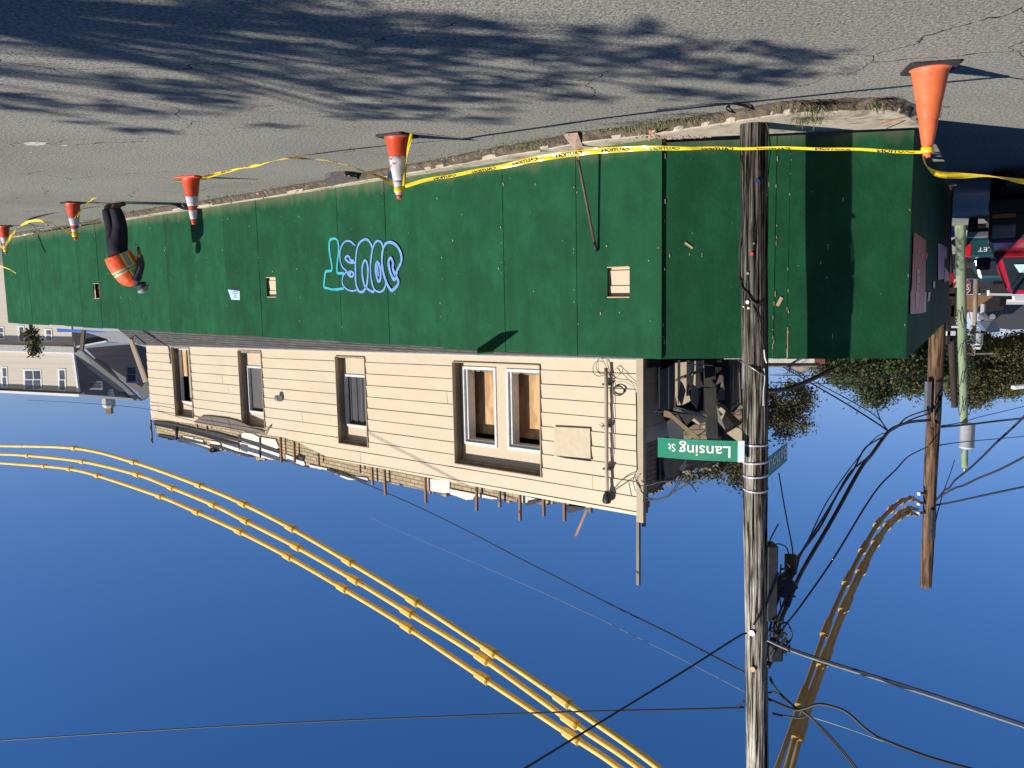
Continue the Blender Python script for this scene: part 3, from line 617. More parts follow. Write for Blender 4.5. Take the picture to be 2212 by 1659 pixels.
for i, (o_, px) in enumerate(zip(ops, win_px)):
    wr = empty('window', (0, 0, 0)); wr.parent = bld; wr.location = W(o_[0], o_[2], 0) - root_loc(bld); wr['label'] = wlab[i]
    lining(o_, wr); frs = []
    for r in px:
        q = [S_(p) for p in r]; ss = sorted(x[0] for x in q); zz = sorted(x[1] for x in q)
        frs.append((max((ss[0] + ss[1]) / 2, o_[0] + .01), min((ss[2] + ss[3]) / 2, o_[1] - .01), max((zz[0] + zz[1]) / 2, o_[2] + .02), (zz[2] + zz[3]) / 2))
    infill(wr, o_, frs)
    for r in frs:
        frame(wr, *r)
        s0, s1, z0, z1 = r
        if i == 0:
            # stepped inner sash, dark gap, plywood sheet fixed inside
            m = MB(); win_box(m, s0 + .045, s0 + .085, z0 + .045, z1 - .045, DP + .0, DP + .16); win_box(m, s1 - .085, s1 - .045, z0 + .045, z1 - .045, DP, DP + .16); win_box(m, s0 + .085, s1 - .085, z1 - .08, z1 - .045, DP, DP + .16)
            bevel(obj('sash', m, M['whiteframe'], wr), .01, 3)
            m = MB(); win_box(m, s0 + .1, s1 + .3, z0 - .05, z1 - .13, DP + .28, DP + .30); obj('plywood_sheet', m, M['osb'], wr)
            m = MB(); win_box(m, s0 - .2, s1 + .5, z0 - .2, z1 + .2, DP + .42, DP + .44); obj('room_backing', m, blackroom, wr)
            m = MB(); p0 = W(s0 + .1, z0 + .08, DP + .02)
            for k in range(14):
                t = k / 14; win_box(m, s0 + .08 + (s1 - s0 - .16) * t, s0 + .08 + (s1 - s0 - .16) * (t + .075), z0 + .03, z0 + .055 + random.uniform(0, .03), DP + .0, DP + .02)
            obj('torn_edge', m, M['greywood'], wr)
        elif i == 1:
            m = MB(); win_box(m, s0 - .1, s1 + .9, z0 - .1, z1 + .1, DP + .45, DP + .47); obj('room_backing', m, blackroom, wr)
            wl_ = (s1 - s0 - .22) / 7
            for k in range(7): m = MB(); win_box(m, s0 + .20 + k * wl_, s0 + .20 + k * wl_ + wl_ * .99, z0 + .05, z1 - .05, DP + .035 + .012 * (k % 2), DP + .045 + .012 * (k % 2)); obj('curtain_fold', m, SH('grey_curtain%d' % k, (.060 + .010 * (k % 3), .060 + .010 * (k % 3), .066 + .010 * (k % 3))), wr)
            m = MB(); win_box(m, s0 + .05, s0 + .20, z0 + .10, z0 + .62, DP + .0, DP + .01); obj('broken_board', m, M['osb'], wr)
        else:
            m = MB(); win_box(m, s0 - .1, s1 + 1.0, z0 - .1, z1 + .1, DP + .45, DP + .47); obj('room_backing', m, blackroom, wr)
            m = MB()
            if i == 2:
                wl_ = (s1 - s0 - .30) / 5
                for k in range(5): win_box(m, s0 + .26 + k * wl_, s0 + .26 + k * wl_ + wl_ * .97, z0 + .03, z1 - .05 - .03 * random.random(), DP + .035, DP + .04)
                obj('blind', m, SH('grey_blind', (.13, .12, .115)), wr)
            else:
                win_box(m, s1 - .26, s1 - .06, z0 + .05, z0 + .68, DP + .03, DP + .04); obj('broken_board', m, M['osb'], wr); m = MB(); win_box(m, s1 - .48, s1 - .26, z0 + .05, z1 - .05, DP + .06, DP + .07); obj('wall_board', m, SH('pale_wallboard', (.42, .38, .33)), wr)
# interior: back wall and floor keep daylight out of the rooms
inn = MB()
inn.slab([W(.3, .3, 2.6), W(s_end, .3, 2.6), W(s_end, 4.2, 2.6), W(.3, 4.2, 2.6)], n1, .1)
inn.slab([W(0.2, 4.28, .2), W(s_end - .2, 4.28, .2), W(s_end - .2, 4.28, 2.7), W(.2, 4.28, 2.7)], Vector((0, 0, 1)), .06)
inn.slab([W(s_end - .05, .3, .25), W(s_end - .05, 4.2, .25), W(s_end - .05, 4.2, 2.6), W(s_end - .05, .3, 2.6)], d1, .04)
obj('inner_wall', inn, blackroom, bld)
# broken brick parapet behind the siding top
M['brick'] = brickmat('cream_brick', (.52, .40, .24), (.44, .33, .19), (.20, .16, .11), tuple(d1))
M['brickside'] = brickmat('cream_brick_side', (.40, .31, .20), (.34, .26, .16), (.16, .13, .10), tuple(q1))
jag_px = [(1384, 1100), (1330, 1092)] + [zD(2050, 1515), zD(1760, 1468), zD(1620, 1470), zD(1500, 1478), zD(1420, 1465), zD(1330, 1440), zD(1250, 1430), zD(1180, 1410), zD(1130, 1440), zD(1075, 1445), zD(1000, 1415), zD(960, 1400), zD(880, 1400), zD(780, 1385), zD(720, 1360), zD(640, 1350), zD(520, 1320), zD(440, 1310), zD(300, 1285), zD(200, 1265), zD(100, 1250)] + \
         [zC(2100, 1290), zC(1960, 1285), zC(1900, 1245), zC(1790, 1215), zC(1640, 1180), zC(1580, 1180), zC(1520, 1145), zC(1420, 1140), zC(1350, 1120), zC(1250, 1130), zC(1200, 1105), zC(1080, 1085), zC(970, 1050), zC(890, 1060), zC(850, 1075), zC(820, 1035), zC(730, 1005), zC(640, 990), zC(600, 975), zC(540, 965), zC(450, 945), zC(435, 900), zC(415, 840)]
jag = sorted(SZc(*p, OFF + .12) for p in jag_px)
random.seed(2)
bk = MB()
for i in range(len(jag) - 1):
    (sa, za), (sb, zb) = jag[i], jag[i + 1]; n = max(1, int((sb - sa) / .1))
    for k in range(n):
        x0, x1 = sa + (sb - sa) * k / n, sa + (sb - sa) * (k + 1) / n; z_ = za + (zb - za) * (k + .5) / n + random.uniform(-.03, .02); z_ = zbot + round((z_ - zbot) / .034) * .034
        zl_ = min(zt_at(x0), zt_at(x1)) - .12; bk.slab([W(x0, zl_, .12), W(x1, zl_, .12), W(x1, z_, .12), W(x0, z_, .12)], n1, .22)
obj('parapet_brick', bk, M['brick'], bld)
# plaster remains, tar strips on the brick
wh = mat('white_plaster', (.80, .77, .70), (.60, .57, .50), 9, .85, .01, 30)
tar = mat('tar_strip', (.035, .037, .045), (.02, .02, .025), 9, .7)
def wallpoly(mb, pts, off, t=.02, zm=None):
    Q = [P1(*(zm(*p) if zm else p), OFF + off) for p in pts]
    if mb is pl or mb is tr:
        q_ = MB(); q_.slab(Q, n1, t); obj('plaster_remnant' if mb is pl else 'tar_strip', q_, wh if mb is pl else tar, bld); return
    mb.slab(Q, n1, t)
pl = MB(); tr = MB()
for pts in [[(1650, 400), (1700, 380), (1830, 400), (1900, 440), (2150, 480), (2200, 590), (2150, 650), (1930, 600), (1640, 500)],
            [(1640, 520), (1920, 590), (1930, 740), (1800, 700), (1640, 660)], [(1935, 600), (2100, 640), (2212, 690), (2212, 790), (2080, 770), (1940, 740)],
            [(1380, 520), (1600, 560), (1640, 660), (1560, 650), (1390, 600)], [(1200, 500), (1330, 515), (1360, 560), (1200, 545)],
            [(740, 490), (820, 430), (960, 450), (970, 520), (800, 520)], [(980, 470), (1100, 490), (1120, 560), (980, 530)], [(1140, 560), (1210, 590), (1190, 670), (1160, 640)], [(720, 480), (900, 510), (1150, 570), (1150, 610), (980, 570), (740, 510)]]:
    wallpoly(pl, pts, .095, .03, zM2)
for pts in [[(1445, 1080), (1500, 1100), (1600, 1140), (1610, 1170), (1560, 1180), (1500, 1150), (1440, 1120)], [(1640, 1165), (1780, 1195), (1790, 1210), (1650, 1185)], [(1880, 1225), (1960, 1255), (2100, 1270), (2110, 1290), (1950, 1285), (1890, 1260)]]:
    wallpoly(pl, pts, .095, .03, zC)
for pts in [[(770, 1275), (945, 1295), (945, 1390), (860, 1385), (775, 1370)], [(950, 1360), (1080, 1385), (1150, 1400), (1130, 1440), (1075, 1445), (1000, 1415), (950, 1400)], [(1510, 1405), (1640, 1440), (1620, 1475), (1520, 1470)], [(1170, 1395), (1320, 1430), (1320, 1440), (1180, 1425)]]:
    wallpoly(pl, pts, .095, .03, zD)
for pts in [[(380, 205), (600, 235), (720, 260), (860, 290), (1100, 345), (1300, 380), (1620, 470), (1620, 510), (1300, 440), (1100, 385), (850, 320), (700, 285), (400, 250)],
            [(440, 408), (620, 435), (720, 455), (710, 480), (560, 465), (450, 440)], [(760, 440), (850, 460), (1100, 530), (1140, 560), (980, 530), (850, 500), (770, 475)], [(1200, 545), (1400, 590), (1620, 670), (1750, 700), (1850, 745), (1750, 735), (1600, 690), (1400, 625), (1200, 570)],
            [(1640, 455), (1900, 530), (2212, 640), (2212, 690), (1900, 590), (1640, 495)]]:
    wallpoly(tr, pts, .082, .02, zM2)
for pts in [[(585, 840), (595, 840), (590, 965), (583, 965)], [(1080, 930), (1100, 930), (1100, 990), (1082, 990)], [(1245, 950), (1258, 950), (1258, 1110), (1250, 1110)]]:
    wallpoly(tr, pts, .078, .02, zC)
for pts in [[(1780, 1200), (1900, 1235), (2100, 1300), (2090, 1310), (1890, 1250), (1790, 1215)], [(1540, 1090), (1600, 1110), (1590, 1140), (1540, 1125)]]:
    wallpoly(tr, pts, .076, .02, zC)
# studs left standing on the wall head
studs = [((1715, 1025), (1710, 1170), zC), ((1525, 990), (1520, 1145), zC), ((1418, 975), (1415, 1145), zC), ((835, 850), (840, 900), zC), ((755, 850), (752, 875), zC), ((2045, 1170), (2040, 1230), zC),
         ((330, 1185), (328, 1325), zD), ((428, 1205), (426, 1405), zD), ((752, 1260), (758, 1468), zD), ((1160, 1330), (1163, 1530), zD), ((1338, 1370), (1340, 1500), zD), ((1502, 1400), (1498, 1605), zD), ((1690, 1440), (1690, 1572), zD), ((1855, 1480), (1850, 1609), zD), ((2060, 1515), (2062, 1545), zD)]
for i, (a, b, zm) in enumerate(studs):
    m = MB(); p, q = P1(*zm(*a), OFF + .03), P1(*zm(*b), OFF + .03); q = Vector((p.x + .01 * random.uniform(-1, 1), p.y, max(q.z, p.z + .05))); p.z -= .1
    ax = (q - p) / 2; m.box((p + q) / 2, d1 * .018, n1 * .02, ax); obj('stud', m, M['wood'] if i % 5 else M['greywood'], bld)
m = MB(); p, q = P1(1379, 1100, OFF + .02), P1(1379, 1263, OFF + .02); q.x, q.y = p.x, p.y; m.box((p + q) / 2, d1 * .022, n1 * .022, (q - p) / 2); obj('stud', m, M['greywood'], bld, label='tallest bare post at the building corner')
m = MB(); p, q = P1(1391, 1100, OFF + .1), P1(1391, 1137, OFF + .1); q.x, q.y = p.x, p.y; m.box((p + q) / 2, d1 * .02, n1 * .02, (q - p) / 2); obj('stud', m, M['wood'], bld)
m = MB(); p, q = P1(*zC(388, 810), OFF + .02), P1(*zC(392, 992), OFF + .02); q.x, q.y = p.x, p.y; m.box((p + q) / 2, d1 * .02, n1 * .02, (q - p) / 2); obj('stud', m, M['greywood'], bld)
m = MB(); p, q = P1(*zD(2032, 1520), OFF + .05), P1(*zD(1995, 1609), OFF + .05); q2 = P1(1242, 1161, OFF + .05); m.tube([p, q2], .018, 4); obj('splintered_lath', m, SH('fresh_wood', (.62, .30, .14)), bld)
# dark scraps of roofing on the wall head
for pts, zm in [([(1545, 1470), (1680, 1440), (1690, 1455), (1560, 1495)], zD), ([(1870, 1490), (2010, 1505), (1960, 1530), (1900, 1552), (1875, 1540)], zD), ([(850, 1040), (890, 1045), (885, 1062), (860, 1070)], zC)]:
    m = MB(); wallpoly(m, pts, .05, .12, zm); obj('roofing_scrap', m, tar, bld)
# peeled sheet of siding hanging from the wall head
pe = MB()
top = [(735, 820), (790, 783), (860, 782), (920, 790), (1000, 800), (1060, 815), (1125, 840), (1200, 875), (1290, 905), (1330, 880)]
bot = [(735, 835), (800, 845), (900, 862), (960, 870), (1030, 885), (1080, 895), (1150, 905), (1230, 918), (1300, 935), (1345, 845)]
for i in range(len(top) - 1):
    f0, f1 = i / 9, (i + 1) / 9; b0, b1 = -.05 - .30 * math.sin(f0 * 3.1), -.05 - .30 * math.sin(f1 * 3.1)
    pe.quad(P1(*zC(*bot[i]), OFF - .03), P1(*zC(*bot[i + 1]), OFF - .03), P1(*zC(*top[i + 1]), OFF - .05), P1(*zC(*top[i]), OFF - .05))
o_ = obj('peeled_sheet', pe, SH('brownish_sheet', (.17, .135, .10)), bld); md = o_.modifiers.new('solid', 'SOLIDIFY'); md.thickness = .006
cp = MB(); 
for i in range(6):
    a, b = zD(30 + i * 190, 1045 + i * 20), zD(30 + (i + 1) * 190, 1045 + (i + 1) * 20)
# metal cap strip and square access panel
m = MB(); Q = [P1(*zD(x, y), OFF - .036) for x, y in [(1770, 865), (2055, 880), (2062, 1130), (1775, 1098)]]; m.slab(Q, n1, .012); obj('access_panel', m, mat('panel_cream', (.62, .51, .36), (.55, .44, .31), 14, .7, .001, 50), bld)
m = MB(); Q = [P1(*zD(x, y), OFF - .045) for x, y in [(1790, 1098), (2062, 1124), (2062, 1140), (1860, 1115)]]; m.slab(Q, n1, .01); obj('panel_gap', m, M['dark'], bld)
# pent roof of shingles between the fence and the upper wall
def shinglemat():
    m = brickmat('asphalt_shingle', (.115, .108, .098), (.070, .066, .062), (.03, .028, .026), tuple(d1), bw=.30, bh=.052); return m
M['shingle'] = shinglemat()
pr = MB(); zE_, zI_ = 2.40, None
n = 40
for i in range(n):
    x0, x1 = -.12 + (s_end + .5) * i / n, -.12 + (s_end + .5) * (i + 1) / n
    for r_ in range(6):
        t0, t1 = r_ / 6, (r_ + 1) / 6
        def rp_(x, t, lift): 
            p = wo + d1 * x + n1 * (-.04 - (OFF - .14) * (1 - t)); zt = zbot + TL * x + .0; p.z = 2.36 + (zt - 2.36) * t + lift + .006 * noise.noise(Vector((x * 2, t * 4, 0))); return p
        pr.quad(rp_(x0, t0, .012), rp_(x1, t0, .012), rp_(x1, t1, .0), rp_(x0, t1, .0)); pr.quad(rp_(x0, t0, .012), rp_(x1, t0, .012), rp_(x1, t0, -.01), rp_(x0, t0, -.01))
obj('pent_roof', pr, M['shingle'], bld)
m = MB(); 
for i in range(20):
    x0, x1 = s_end * i / 20, s_end * (i + 1) / 20; m.slab([W(x0, zbot - .005, -.05), W(x1, zbot - .005, -.05), W(x1, zbot + .014, -.05), W(x0, zbot + .014, -.05)], n1, .03)
obj('flashing', m, M['metal'], bld)
# lower wall close behind the fence (seen through the peep holes)
m = MB()
for k in range(13):
    z0 = .1 + k * .18; m.slab([wo + d1 * -.85 + n1 * (-OFF + .045) + Vector((0, 0, z0)), wo + d1 * s_end + n1 * (-OFF + .045) + Vector((0, 0, z0)), wo + d1 * s_end + n1 * (-OFF + .06) + Vector((0, 0, z0 + .178)), wo + d1 * -.85 + n1 * (-OFF + .06) + Vector((0, 0, z0 + .178))], n1, .05)
lw = obj('lower_wall', m, M['siding'], bld)
# wall lamp
m = MB(); c = P1(*zC(1405, 640), OFF - .06); m.box(c, d1 * .07, n1 * .05, Vector((0, 0, .06))); m.box(c + n1 * -.05 + Vector((0, 0, -.0)), d1 * .05, n1 * .03, Vector((0, 0, .045))); bevel(obj('wall_lamp', m, M['metal'], bld), .015, 3)
# service conduit with its brackets
def conduit():
    pts = [P1(*zD(2185, 400), OFF - .09), P1(*zD(2185, 560), OFF - .09), P1(*zD(2187, 860), OFF - .09), P1(*zD(2190, 1200), OFF - .09), P1(*zD(2192, 1420), OFF - .09)]
    p0 = pts[0]; m = MB(); m.tube([Vector((p0.x, p0.y, p.z)) for p in pts], .026, 12); obj('service_conduit', m, M['trim'], bld, smooth=True)
    m = MB(); e = Vector((p0.x, p0.y, pts[-1].z)); m.lathe([(0, .09), (.05, .085), (.065, .05), (.05, -.02), (.03, -.06), (.026, -.09)], 14, tuple(e)); obj('weather_head', m, M['cable'], bld, smooth=True)
    for z_ in (pts[1].z - .05, pts[2].z, pts[3].z): m = MB(); m.box(Vector((p0.x, p0.y, z_)) + n1 * .03, d1 * .055, n1 * .05, Vector((0, 0, .012))); obj('clamp', m, M['darkmetal'], bld)
conduit()
def wcable(name, pts, zm, off, r, m='cable', parent=bld, seg=6):
    mb = MB(); mb.tube(spline([P1(*zm(x, y), OFF - off) for x, y in pts], seg), r, 6); return obj(name, mb, M[m], parent, smooth=True)
random.seed(4)
cx_, cy_ = 272, 780
for k in range(3):
    wcable('cable_loop', [(cx_ + (42 + 2 * k) * math.cos(a), cy_ + (40 - 2 * k) * math.sin(a) + k * 2) for a in [i * .45 + k for i in range(16)]], ZM(2300, 1150, 2.011), .03 + .006 * k, .006)
for pts in [[(185, 640), (240, 700), (330, 715), (400, 760), (410, 830)], [(260, 600), (300, 640), (350, 690), (405, 745)], [(170, 500), (185, 560), (200, 620), (235, 690)], [(130, 500), (160, 560), (195, 640), (210, 700)], [(70, 600), (75, 640), (110, 665), (155, 660)], [(70, 600), (85, 560), (120, 545), (150, 550)],
            [(200, 700), (240, 690), (285, 640), (270, 600), (245, 610)], [(410, 800), (414, 1000), (413, 1200), (418, 1400)], [(225, 700), (228, 1000), (222, 1300)], [(420, 1400), (400, 1460), (430, 1520), (445, 1560)], [(445, 1440), (410, 1500), (440, 1550), (460, 1590)], [(180, 1609), (260, 1560), (350, 1500), (440, 1450)], [(200, 1600), (300, 1490), (400, 1440), (440, 1500)], [(355, 1505), (365, 1560), (375, 1609)], [(120, 1050), (135, 1060), (150, 1085), (180, 1080), (215, 1060), (225, 1040)]]:
    wcable('cable', pts, zG, .04 + random.uniform(0, .03), random.choice((.004, .005, .006)), random.choice(('cable', 'cable', 'greycable')))
# cables hanging off the corner over the sky
for pts in [[(150, 820), (230, 910), (330, 945), (430, 940), (560, 870), (650, 740), (690, 640)], [(150, 820), (240, 925), (340, 955), (440, 945), (570, 890), (670, 760), (740, 600)], [(120, 720), (160, 760), (300, 740), (450, 700), (680, 690), (800, 705), (880, 770), (932, 845)], [(240, 960), (400, 955), (580, 870), (840, 715)]]:
    wcable('cable', pts, zG5, .10, .0075)
# ---- side wall (shaded), broken away
def PS(u, v, off=0.0): return onp(u, v, wo + d1 * off, d1)
sw = MB(); cour = []
def side_poly(pts, zm, off, m, name='side_siding', t=.02, label=None):
    mb = MB(); Q = [PS(*zm(*p), off) for p in pts]; mb.slab(Q, d1, t); return obj(name, mb, m, bld, label=label)
sideline = [(190, 420), (190, 690), (190, 930), (190, 1165), (190, 1400)]
edge = [(440, 395), (445, 638), (460, 860), (480, 1105), (600, 1290)]
for i in range(4):
    (x0, y0), (x1, y1) = sideline[i], sideline[i + 1]; (a0, b0), (a1, b1) = edge[i], edge[i + 1]
    mb = MB(); Q = [PS(*zG3(x0, y0 + 4), -.002), PS(*zG3(a0, b0 + 4), -.002), PS(*zG3(a1, b1), -.022), PS(*zG3(x1, y1), -.022)]; mb.slab(Q, d1, .012); obj('side_siding', mb, M['siding'], bld)
side_poly([(195, 1400), (600, 1290), (680, 1510), (455, 1580), (260, 1640)], zG3, -.03, M['siding'])
side_poly([(185, 330), (330, 250), (520, 230), (760, 300), (740, 360), (440, 440), (190, 440)], zG3, .04, M['shingle'], 'roof_edge')
sb = MB()
pts = [(170, 1600), (190, 1650), (455, 1580), (700, 1500), (880, 1400), (1250, 1240), (1800, 1150), (1800, 1609)]
Q = [PS(*zG5(x, y), .14) for x, y in [(165, 80), (180, 890), (260, 870), (330, 835), (400, 800), (440, 720), (520, 690), (600, 640), (700, 560), (790, 545), (900, 500), (1000, 510), (1100, 500), (1140, 455), (1280, 430), (1290, 60)]]
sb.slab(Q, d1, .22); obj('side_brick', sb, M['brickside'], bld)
Q = [PS(*zG3(x, y), .30) for x, y in [(185, 300), (190, 1700), (1300, 1700), (1800, 1640), (1800, 300)]]
sb = MB(); sb.slab(Q, d1, .1); obj('side_inner_wall', sb, mat('dark_back_wall', (.045, .04, .036), (.02, .018, .016), 3, .9), bld)  # inner wall in plain near-black
# door frame strips in the side wall
for x0, x1 in ((410, 440), (470, 490)):
    side_poly([(x0, 370), (x1, 370), (x1 + 5, 690), (x0 + 5, 690)], zG5, .10, M['darkmetal'], 'door_jamb', .04)
side_poly([(470, 370), (760, 375), (700, 500), (620, 600), (500, 640)], zG5, .08, mat('stained_board', (.34, .29, .22), (.2, .17, .13), 5, .8), 'wall_board', .03)
side_poly([(700, 500), (760, 430), (775, 370), (800, 375), (780, 470), (830, 450), (790, 490), (760, 550), (700, 540)], zG5, -.05, M['siding'], 'torn_siding', .01)
side_poly([(205, 660), (235, 720), (240, 830), (205, 1000), (180, 990), (190, 760)], zG5, -.08, M['siding'], 'torn_siding', .01)
# ---- chamfered corner: wreckage over the pavement.  plane roughly parallel to the short fence run
cw = fc + n2 * 1.0
def PC(u, v, off=0.0): return onp(u, v, cw + n2 * off, n2)
def wreck(name, pts, off, m, t=.012, zm=zG3, tilt=None, label=None):
    mb = MB(); c = None; Q = []
    for i, p in enumerate(pts):
        o = off + (tilt[i] if tilt else 0); Q.append(PC(*zm(*p), o))
    mb.slab(Q, n2, t); return obj(name, mb, m, bld, label=label)
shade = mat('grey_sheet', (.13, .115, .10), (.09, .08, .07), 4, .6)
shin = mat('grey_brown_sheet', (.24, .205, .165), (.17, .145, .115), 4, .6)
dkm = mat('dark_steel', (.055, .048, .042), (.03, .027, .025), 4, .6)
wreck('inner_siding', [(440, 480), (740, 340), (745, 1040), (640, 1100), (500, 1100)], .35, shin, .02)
for x in (480, 635): wreck('steel_bar', [(x - 9, 400), (x + 9, 395), (x + 9, 1110), (x - 9, 1115)], .18, dkm, .03)
wreck('steel_bar', [(385, 1105), (780, 1140), (778, 1165), (388, 1130)], .16, dkm, .03)
wreck('sunlit_siding', [(740, 330), (1190, 285), (1220, 430), (1150, 490), (1160, 600), (1210, 720), (960, 780), (990, 950), (870, 1010), (780, 1020), (740, 850)], -.30, M['siding'], .012)
wreck('metal_strip', [(740, 610), (1205, 432), (1210, 460), (740, 635)], -.325, M['greywood'], .02)
for pts in ([(780, 288), (826, 286), (826, 640), (800, 1000), (786, 1000)], [(930, 286), (985, 284), (985, 480), (950, 870), (925, 870)]): wreck('window_bar', pts, -.42, M['darkmetal'], .04)
wreck('window_bar', [(960, 345), (1380, 365), (1380, 382), (960, 364)], -.44, M['darkmetal'], .03); wreck('window_bar', [(950, 700), (1430, 735), (1430, 750), (950, 716)], -.44, M['darkmetal'], .03)
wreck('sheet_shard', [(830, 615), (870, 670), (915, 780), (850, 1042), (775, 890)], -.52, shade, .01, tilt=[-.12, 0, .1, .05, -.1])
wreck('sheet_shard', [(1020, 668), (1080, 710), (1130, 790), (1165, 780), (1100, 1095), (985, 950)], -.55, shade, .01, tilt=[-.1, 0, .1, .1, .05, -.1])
wreck('dark_column', [(1212, 290), (1390, 282), (1440, 1560), (1262, 1560)], -.05, dkm, .16)
wreck('dark_column', [(1510, 280), (1618, 278), (1650, 1120), (1560, 1100), (1540, 700)], .1, dkm, .1)
wreck('steel_bar', [(1375, 284), (1400, 284), (1388, 560), (1370, 560)], -.12, M['darkmetal'], .03)
for k in range(9):
    x = 1625 + k * 24; wreck('lath', [(x, 278), (x + 14, 278), (x + 30 + k * 3 - 22 * (k % 3), 1010 + 20 * (k % 4)), (x + 12 + k * 3 - 22 * (k % 3), 1000)], .12 + .02 * (k % 3), M['greywood'] if k % 2 else shin, .02)
wreck('grey_beam', [(735, 1058), (1252, 1172), (1252, 1222), (708, 1104)], -.5, M['metal'], .08)
wreck('tan_beam', [(562, 1108), (640, 1118), (1145, 1555), (1030, 1555), (690, 1240), (552, 1200)], -.62, mat('tan_metal', (.38, .27, .15), (.30, .21, .12), 3, .4), .05)
wreck('dark_sheet', [(790, 1150), (1090, 1185), (930, 1345)], -.35, dkm, .01)
wreck('sunlit_shard', [(1012, 1270), (1090, 1188), (1256, 1232), (1256, 1285), (1125, 1335)], -.48, M['siding'], .012)
wreck('sunlit_shard', [(1148, 1115), (1250, 1120), (1250, 1170), (1180, 1150)], -.45, M['siding'], .012)
wreck('sunlit_shard', [(1178, 1370), (1232, 1345), (1215, 1395)], -.45, M['siding'], .012)
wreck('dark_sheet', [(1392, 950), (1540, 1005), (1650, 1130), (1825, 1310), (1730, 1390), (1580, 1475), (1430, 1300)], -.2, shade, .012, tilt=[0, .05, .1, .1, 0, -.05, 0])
wreck('sunlit_shard', [(1436, 1085), (1490, 1050), (1562, 1112), (1502, 1258)], -.42, M['siding'], .012)
wreck('sunlit_shard', [(1580, 1475), (1740, 1382), (1790, 1400), (1830, 1440), (1830, 1620), (1745, 1600)], -.55, M['siding'], .012)
wreck('sheet_shard', [(1480, 490), (1520, 485), (1535, 720), (1500, 640), (1400, 690)], -.1, shade, .01)
wreck('sheet_shard', [(1410, 910), (1450, 760), (1545, 720), (1560, 930), (1480, 940)], -.3, shade, .01)
wreck('sheet_shard', [(1500, 610), (1535, 720), (1480, 730)], -.33, shin, .01)
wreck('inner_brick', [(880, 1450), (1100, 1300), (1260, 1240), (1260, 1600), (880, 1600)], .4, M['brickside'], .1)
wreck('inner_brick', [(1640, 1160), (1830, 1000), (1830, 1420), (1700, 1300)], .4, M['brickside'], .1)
wreck('steel_bar', [(1670, 1130), (1810, 985), (1818, 1000), (1690, 1150)], -.1, M['darkmetal'], .03)
wreck('sheet_shard', [(600, 1290), (780, 1160), (870, 1320), (880, 1560), (640, 1560)], .2, mat('blue_grey_panel', (.085, .09, .10), (.05, .055, .06), 3, .5), .02)
# near-black backdrop wall and broken lumps along the far head of the corner
wreck('dark_back_wall', [(300, 285), (1830, 270), (1830, 1150), (1400, 1250), (900, 1450), (500, 1300)], .62, M['dark'], .05)
rg = MB(); random.seed(8)
for x, y in [(330, 835), (400, 800), (440, 725), (520, 690), (600, 640), (650, 600), (700, 560), (790, 548), (850, 520), (930, 505), (1020, 512), (1100, 495), (1140, 455), (1220, 440)]:
    for _ in range(7):
        c = PS(*zG5(x + random.gauss(0, 18), y - 6 + random.gauss(0, 10)), .2); r = random.uniform(.02, .06)
        ax = Vector((random.uniform(-1, 1), random.uniform(-1, 1), random.uniform(-1, 1))).normalized(); ay = ax.orthogonal().normalized(); rg.box(c, ax * r, ay * r * .6, ax.cross(ay) * r * .4)
obj('broken_masonry', rg, mat('rubble', (.34, .29, .22), (.06, .05, .045), 14, .9), bld)
# far end of the front wall: returned barge board and gable strut
m = MB(); a, b = at(*zL(1780, 300), 19.5), at(*zL(1985, 880), 19.5); c, e = at(*zL(1830, 250), 19.5), at(*zL(1975, 370), 19.5)
m.tube([a, b], .06, 4); obj('barge_board', m, M['siding'], bld); m = MB(); m.tube([a, c, e], .035, 4); obj('barge_rail', m, M['cable'], bld)
m = MB(); m.tube([at(*zL(1138, 170), 22), at(*zL(1115, 440), 22)], .06, 4); tag(obj('timber_post', m, M['greywood'], base=at(*zL(1138, 170), 22)), 'leaning grey timber post in the gap beyond the cream building', 'post')

# ---- long low wing behind the side street boards, with white parapet
wing = empty('white_parapet_wing', (-6, 16, 0)); tag(wing, 'low wing with a white parapet and red brick quoin seen over the fence', 'building')
wc = at(1782, 791, 14.9); wc.z = 0; zt = at(1782, 791, 14.9).z
m = MB(); e1 = Vector((1, .22, 0)).normalized(); e2 = q1
m.box(wc + e1 * 2.6 + Vector((0, 0, zt - .16)) + Vector((0, .1, 0)), e1 * 2.42, Vector((0, .1, 0)), Vector((0, 0, .16))); obj('parapet', m, wh, wing)
m = MB(); m.box(wc + e1 * 2.6 + Vector((0, .06, zt + .0)), e1 * 2.45, Vector((0, .1, 0)), Vector((0, 0, .012))); obj('coping', m, M['greywood'], wing)
rbk = brickmat('red_brick', (.26, .075, .045), (.20, .05, .035), (.16, .14, .12), (1, 0, 0))
m = MB(); m.box(wc + e1 * .09 + Vector((0, .1, zt / 2 - .02)), e1 * .09, Vector((0, .1, 0)), Vector((0, 0, zt / 2 - .02))); obj('brick_quoin', m, rbk, wing)
m = MB(); m.box(wc + e1 * 2.6 + Vector((0, .16, (zt - .32) / 2)), e1 * 2.4, Vector((0, .1, 0)), Vector((0, 0, (zt - .33) / 2))); obj('front_wall', m, rbk, wing)
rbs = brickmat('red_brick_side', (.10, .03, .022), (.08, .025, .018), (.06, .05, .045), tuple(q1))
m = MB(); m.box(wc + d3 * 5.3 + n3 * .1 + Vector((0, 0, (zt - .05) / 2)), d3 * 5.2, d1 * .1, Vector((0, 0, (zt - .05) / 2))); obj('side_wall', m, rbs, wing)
m = MB(); m.lathe([(0, .12), (.12, .11), (.2, .06), (.22, 0)], 14, tuple(at(1733, 796, 17.5) - Vector((0, 0, .06)))); obj('roof_vent', m, M['greywood'], wing, smooth=True)
